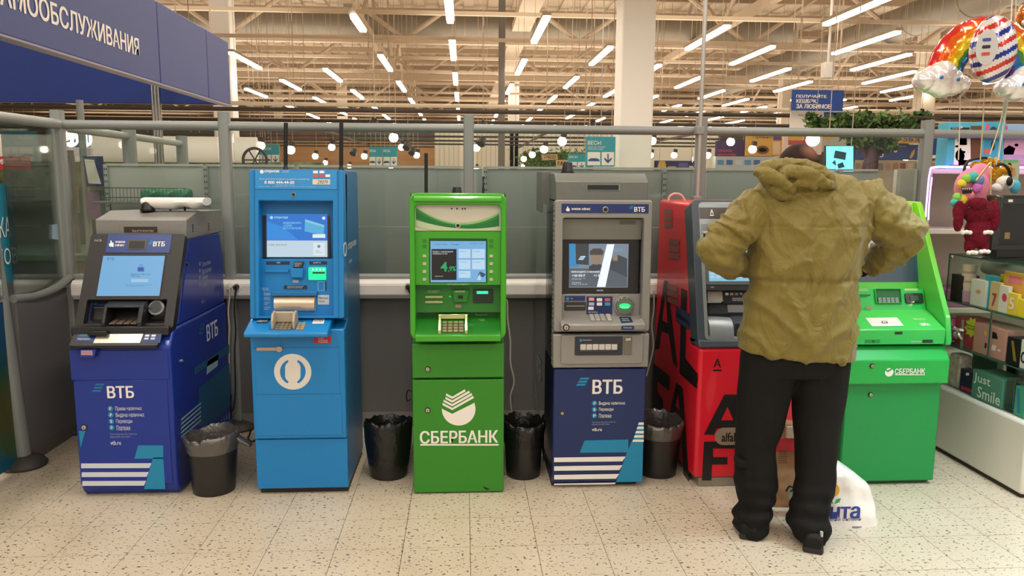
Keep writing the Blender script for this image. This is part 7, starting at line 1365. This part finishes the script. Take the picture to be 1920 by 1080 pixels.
# ------------------------------------------------------------------ foil balloons
def foil(h, **k): return mat(h, .16, .45, coat=.6, **k)
YB = 3.6; PXM = YB / 1450
t = thing('rainbow_balloon', 'rainbow arch foil balloon ending in two white clouds', 'balloon', W(1835, 120, Y=YB + .1)); cc = W(1842, 155, Y=YB + .1)
cols = ['#d8302c', '#e8641e', '#f09a1e', '#f2cf1e', '#3f8f3a', '#1a6ab0', '#4a2a80']; cm = [foil(c) for c in cols]
nr = 28; rings = []
for i in range(41):
    th = pi * (1.04 - 1.10 * i / 40); ring = []
    for j in range(nr):
        a = 2 * pi * j / nr; rad = (80 + 34 * cos(a)) * PXM; dy = .062 * sin(a) * (1 + .06 * sin(i * 1.7)); puck = 1 + .012 * sin(i * 2.1 + j)
        ring.append(cc + Vector((rad * 1.0 * cos(th) * puck, dy, rad * 1.02 * sin(th) * puck + .02)))
    rings.append(ring)
mb = MB(); mb.loft(rings)
mb.mi = []
for f_ in mb.f:
    if len(f_) > 4: mb.mi.append(0); continue
    j = f_[0] % nr; a = 2 * pi * (j + .5) / nr; u = (1 - cos(a)) / 2; mb.mi.append(min(6, int(u * 7)))
mb.out('rainbow_arch', cm, t, ang=80)
CLD = foil('#f1efee')
for nm, P in (('cloud', ((1732, 152, 20), (1752, 150, 28), (1768, 140, 26), (1782, 155, 26), (1800, 158, 16), (1765, 160, 24))), ('cloud', ((1885, 165, 18), (1905, 165, 26), (1925, 150, 28), (1945, 160, 24)))):
    mb = MB()
    for x, y, r in P: c = W(x, y, Y=YB); mb.sph(c, r * PXM, .06, r * PXM, 18, 12)
    baked(mb, nm, CLD, t, voxel=.006, smooth_it=4)
for x, y in ((1766, 145), (1797, 149), (1921, 158)):
    o = MB().sph(W(x, y, Y=YB - .062), .0085, .006, .0085, 12, 8).out('painted_eye', mat('#2a6fb8', .3), t)
mb = MB(); pl = YP(YB + .02)
for x, y, s_ in ((1803, 56, 4), (1776, 90, 3), (1764, 96, 2.5), (1812, 40, 3)): mb.px(YP(YB + .036), [(x + (s_ if i % 2 == 0 else s_ * .45) * cos(i * pi / 5 - pi / 2), y + (s_ if i % 2 == 0 else s_ * .45) * sin(i * pi / 5 - pi / 2)) for i in range(10)])
mb.out('star_print', WHITE, t, smooth_=False)['kind'] = 'stuff'
# letters on the arch
for s_, x, y in (('A', 1785, 100), ('P', 1800, 85), ('P', 1812, 78)): pass
t = thing('striped_balloon', 'round foil balloon with blue, red and white slanting stripes', 'balloon', W(1862, 93, Y=3.45)); c = W(1862, 93, Y=3.42); mb = MB(); k_ = 3.42 / 1450
nu, nv = 96, 60; rings = []
for i in range(1, nv):
    rings.append([c + Vector((42 * k_ * sin(pi * i / nv) * cos(2 * pi * j / nu) * (1 + .02 * sin(j * 1.6) * sin(pi * i / nv)), .075 * sin(pi * i / nv) * sin(2 * pi * j / nu), -62 * k_ * cos(pi * i / nv))) for j in range(nu)])
mb.loft(rings); mb.mi = []
for f_ in mb.f:
    m_ = sum((mb.v[q_] for q_ in f_), Vector()) / len(f_) - c; s_ = (m_.z - m_.x * .52) / (62 * k_) * 3.1 + .35; fr = s_ % 1; kk = int(math.floor(s_)); mb.mi.append(0 if fr < .52 else (1 if kk % 2 else 2))
mb.out('striped_body', [foil('#e9e6e4'), foil('#2b3690'), foil('#d23a34')], t, ang=80)
pl = PL(c + Vector((-26 * k_, -.064, 0)), (0, 0, 1), (.8, -.6, 0)); MB().disc(pl, -.01, 0, .042, -.01, .004, 28, .075).out('round_badge', foil('#d9d6d2'), t)
for v_, cl in ((.03, '#3b4a90'), (.0, '#2a1c20'), (-.03, '#c8423c')): MB().rr(pl, (-.028, v_ - .006, .004, v_ + .008), .004, .006, .005).out('print', mat(cl, .3), t, smooth_=False)
t = thing('orange_balloon', 'orange foil balloon cut by the upper right corner', 'balloon', W(1925, 25, Y=3.5)); MB().sph(W(1932, 28, Y=3.5), .058, .05, .06).out('balloon_body', foil('#c8702a'), t); MB().sph(W(1921, 42, Y=3.42), .012).out('painted_eye', foil('#e9e6e4'), t)
RB = mat('#d9cba0', .4, .3); RBB = mat('#7fb4c4', .4, .3)
for i, (P, m_, lb) in enumerate((([(1906, -10), (1897, 130), (1880, 250), (1868, 305)], RB, 'cream ribbon, thickest of the balloon ribbons'), ([(1898, -10), (1895, 60), (1893, 130), (1872, 300)], WHITE, 'white ribbon beside the cream balloon ribbon'), ([(1914, -10), (1900, 100), (1885, 190), (1868, 310)], RBB, 'light blue ribbon crossing the striped balloon'),
      ([(1846, 160), (1843, 230), (1838, 300)], RB, 'yellowish ribbon hanging from the striped balloon'), ([(1800, 178), (1799, 240), (1797, 300)], CW, 'thin ribbon under the left cloud'), ([(1888, 150), (1878, 220), (1856, 290)], RB, 'slanting ribbon between the toy boxes'), ([(1888, 180), (1880, 240), (1880, 300)], RBB, 'pale ribbon under the right cloud'))):
    t = thing('ribbon', lb, 'ribbon', W(*P[0], Y=3.75), 'ribbons of the foil balloons'); MB().tube([W(x, y, Y=3.72) for x, y in P], .0028, 6, 6).out('ribbon_band', m_, t)
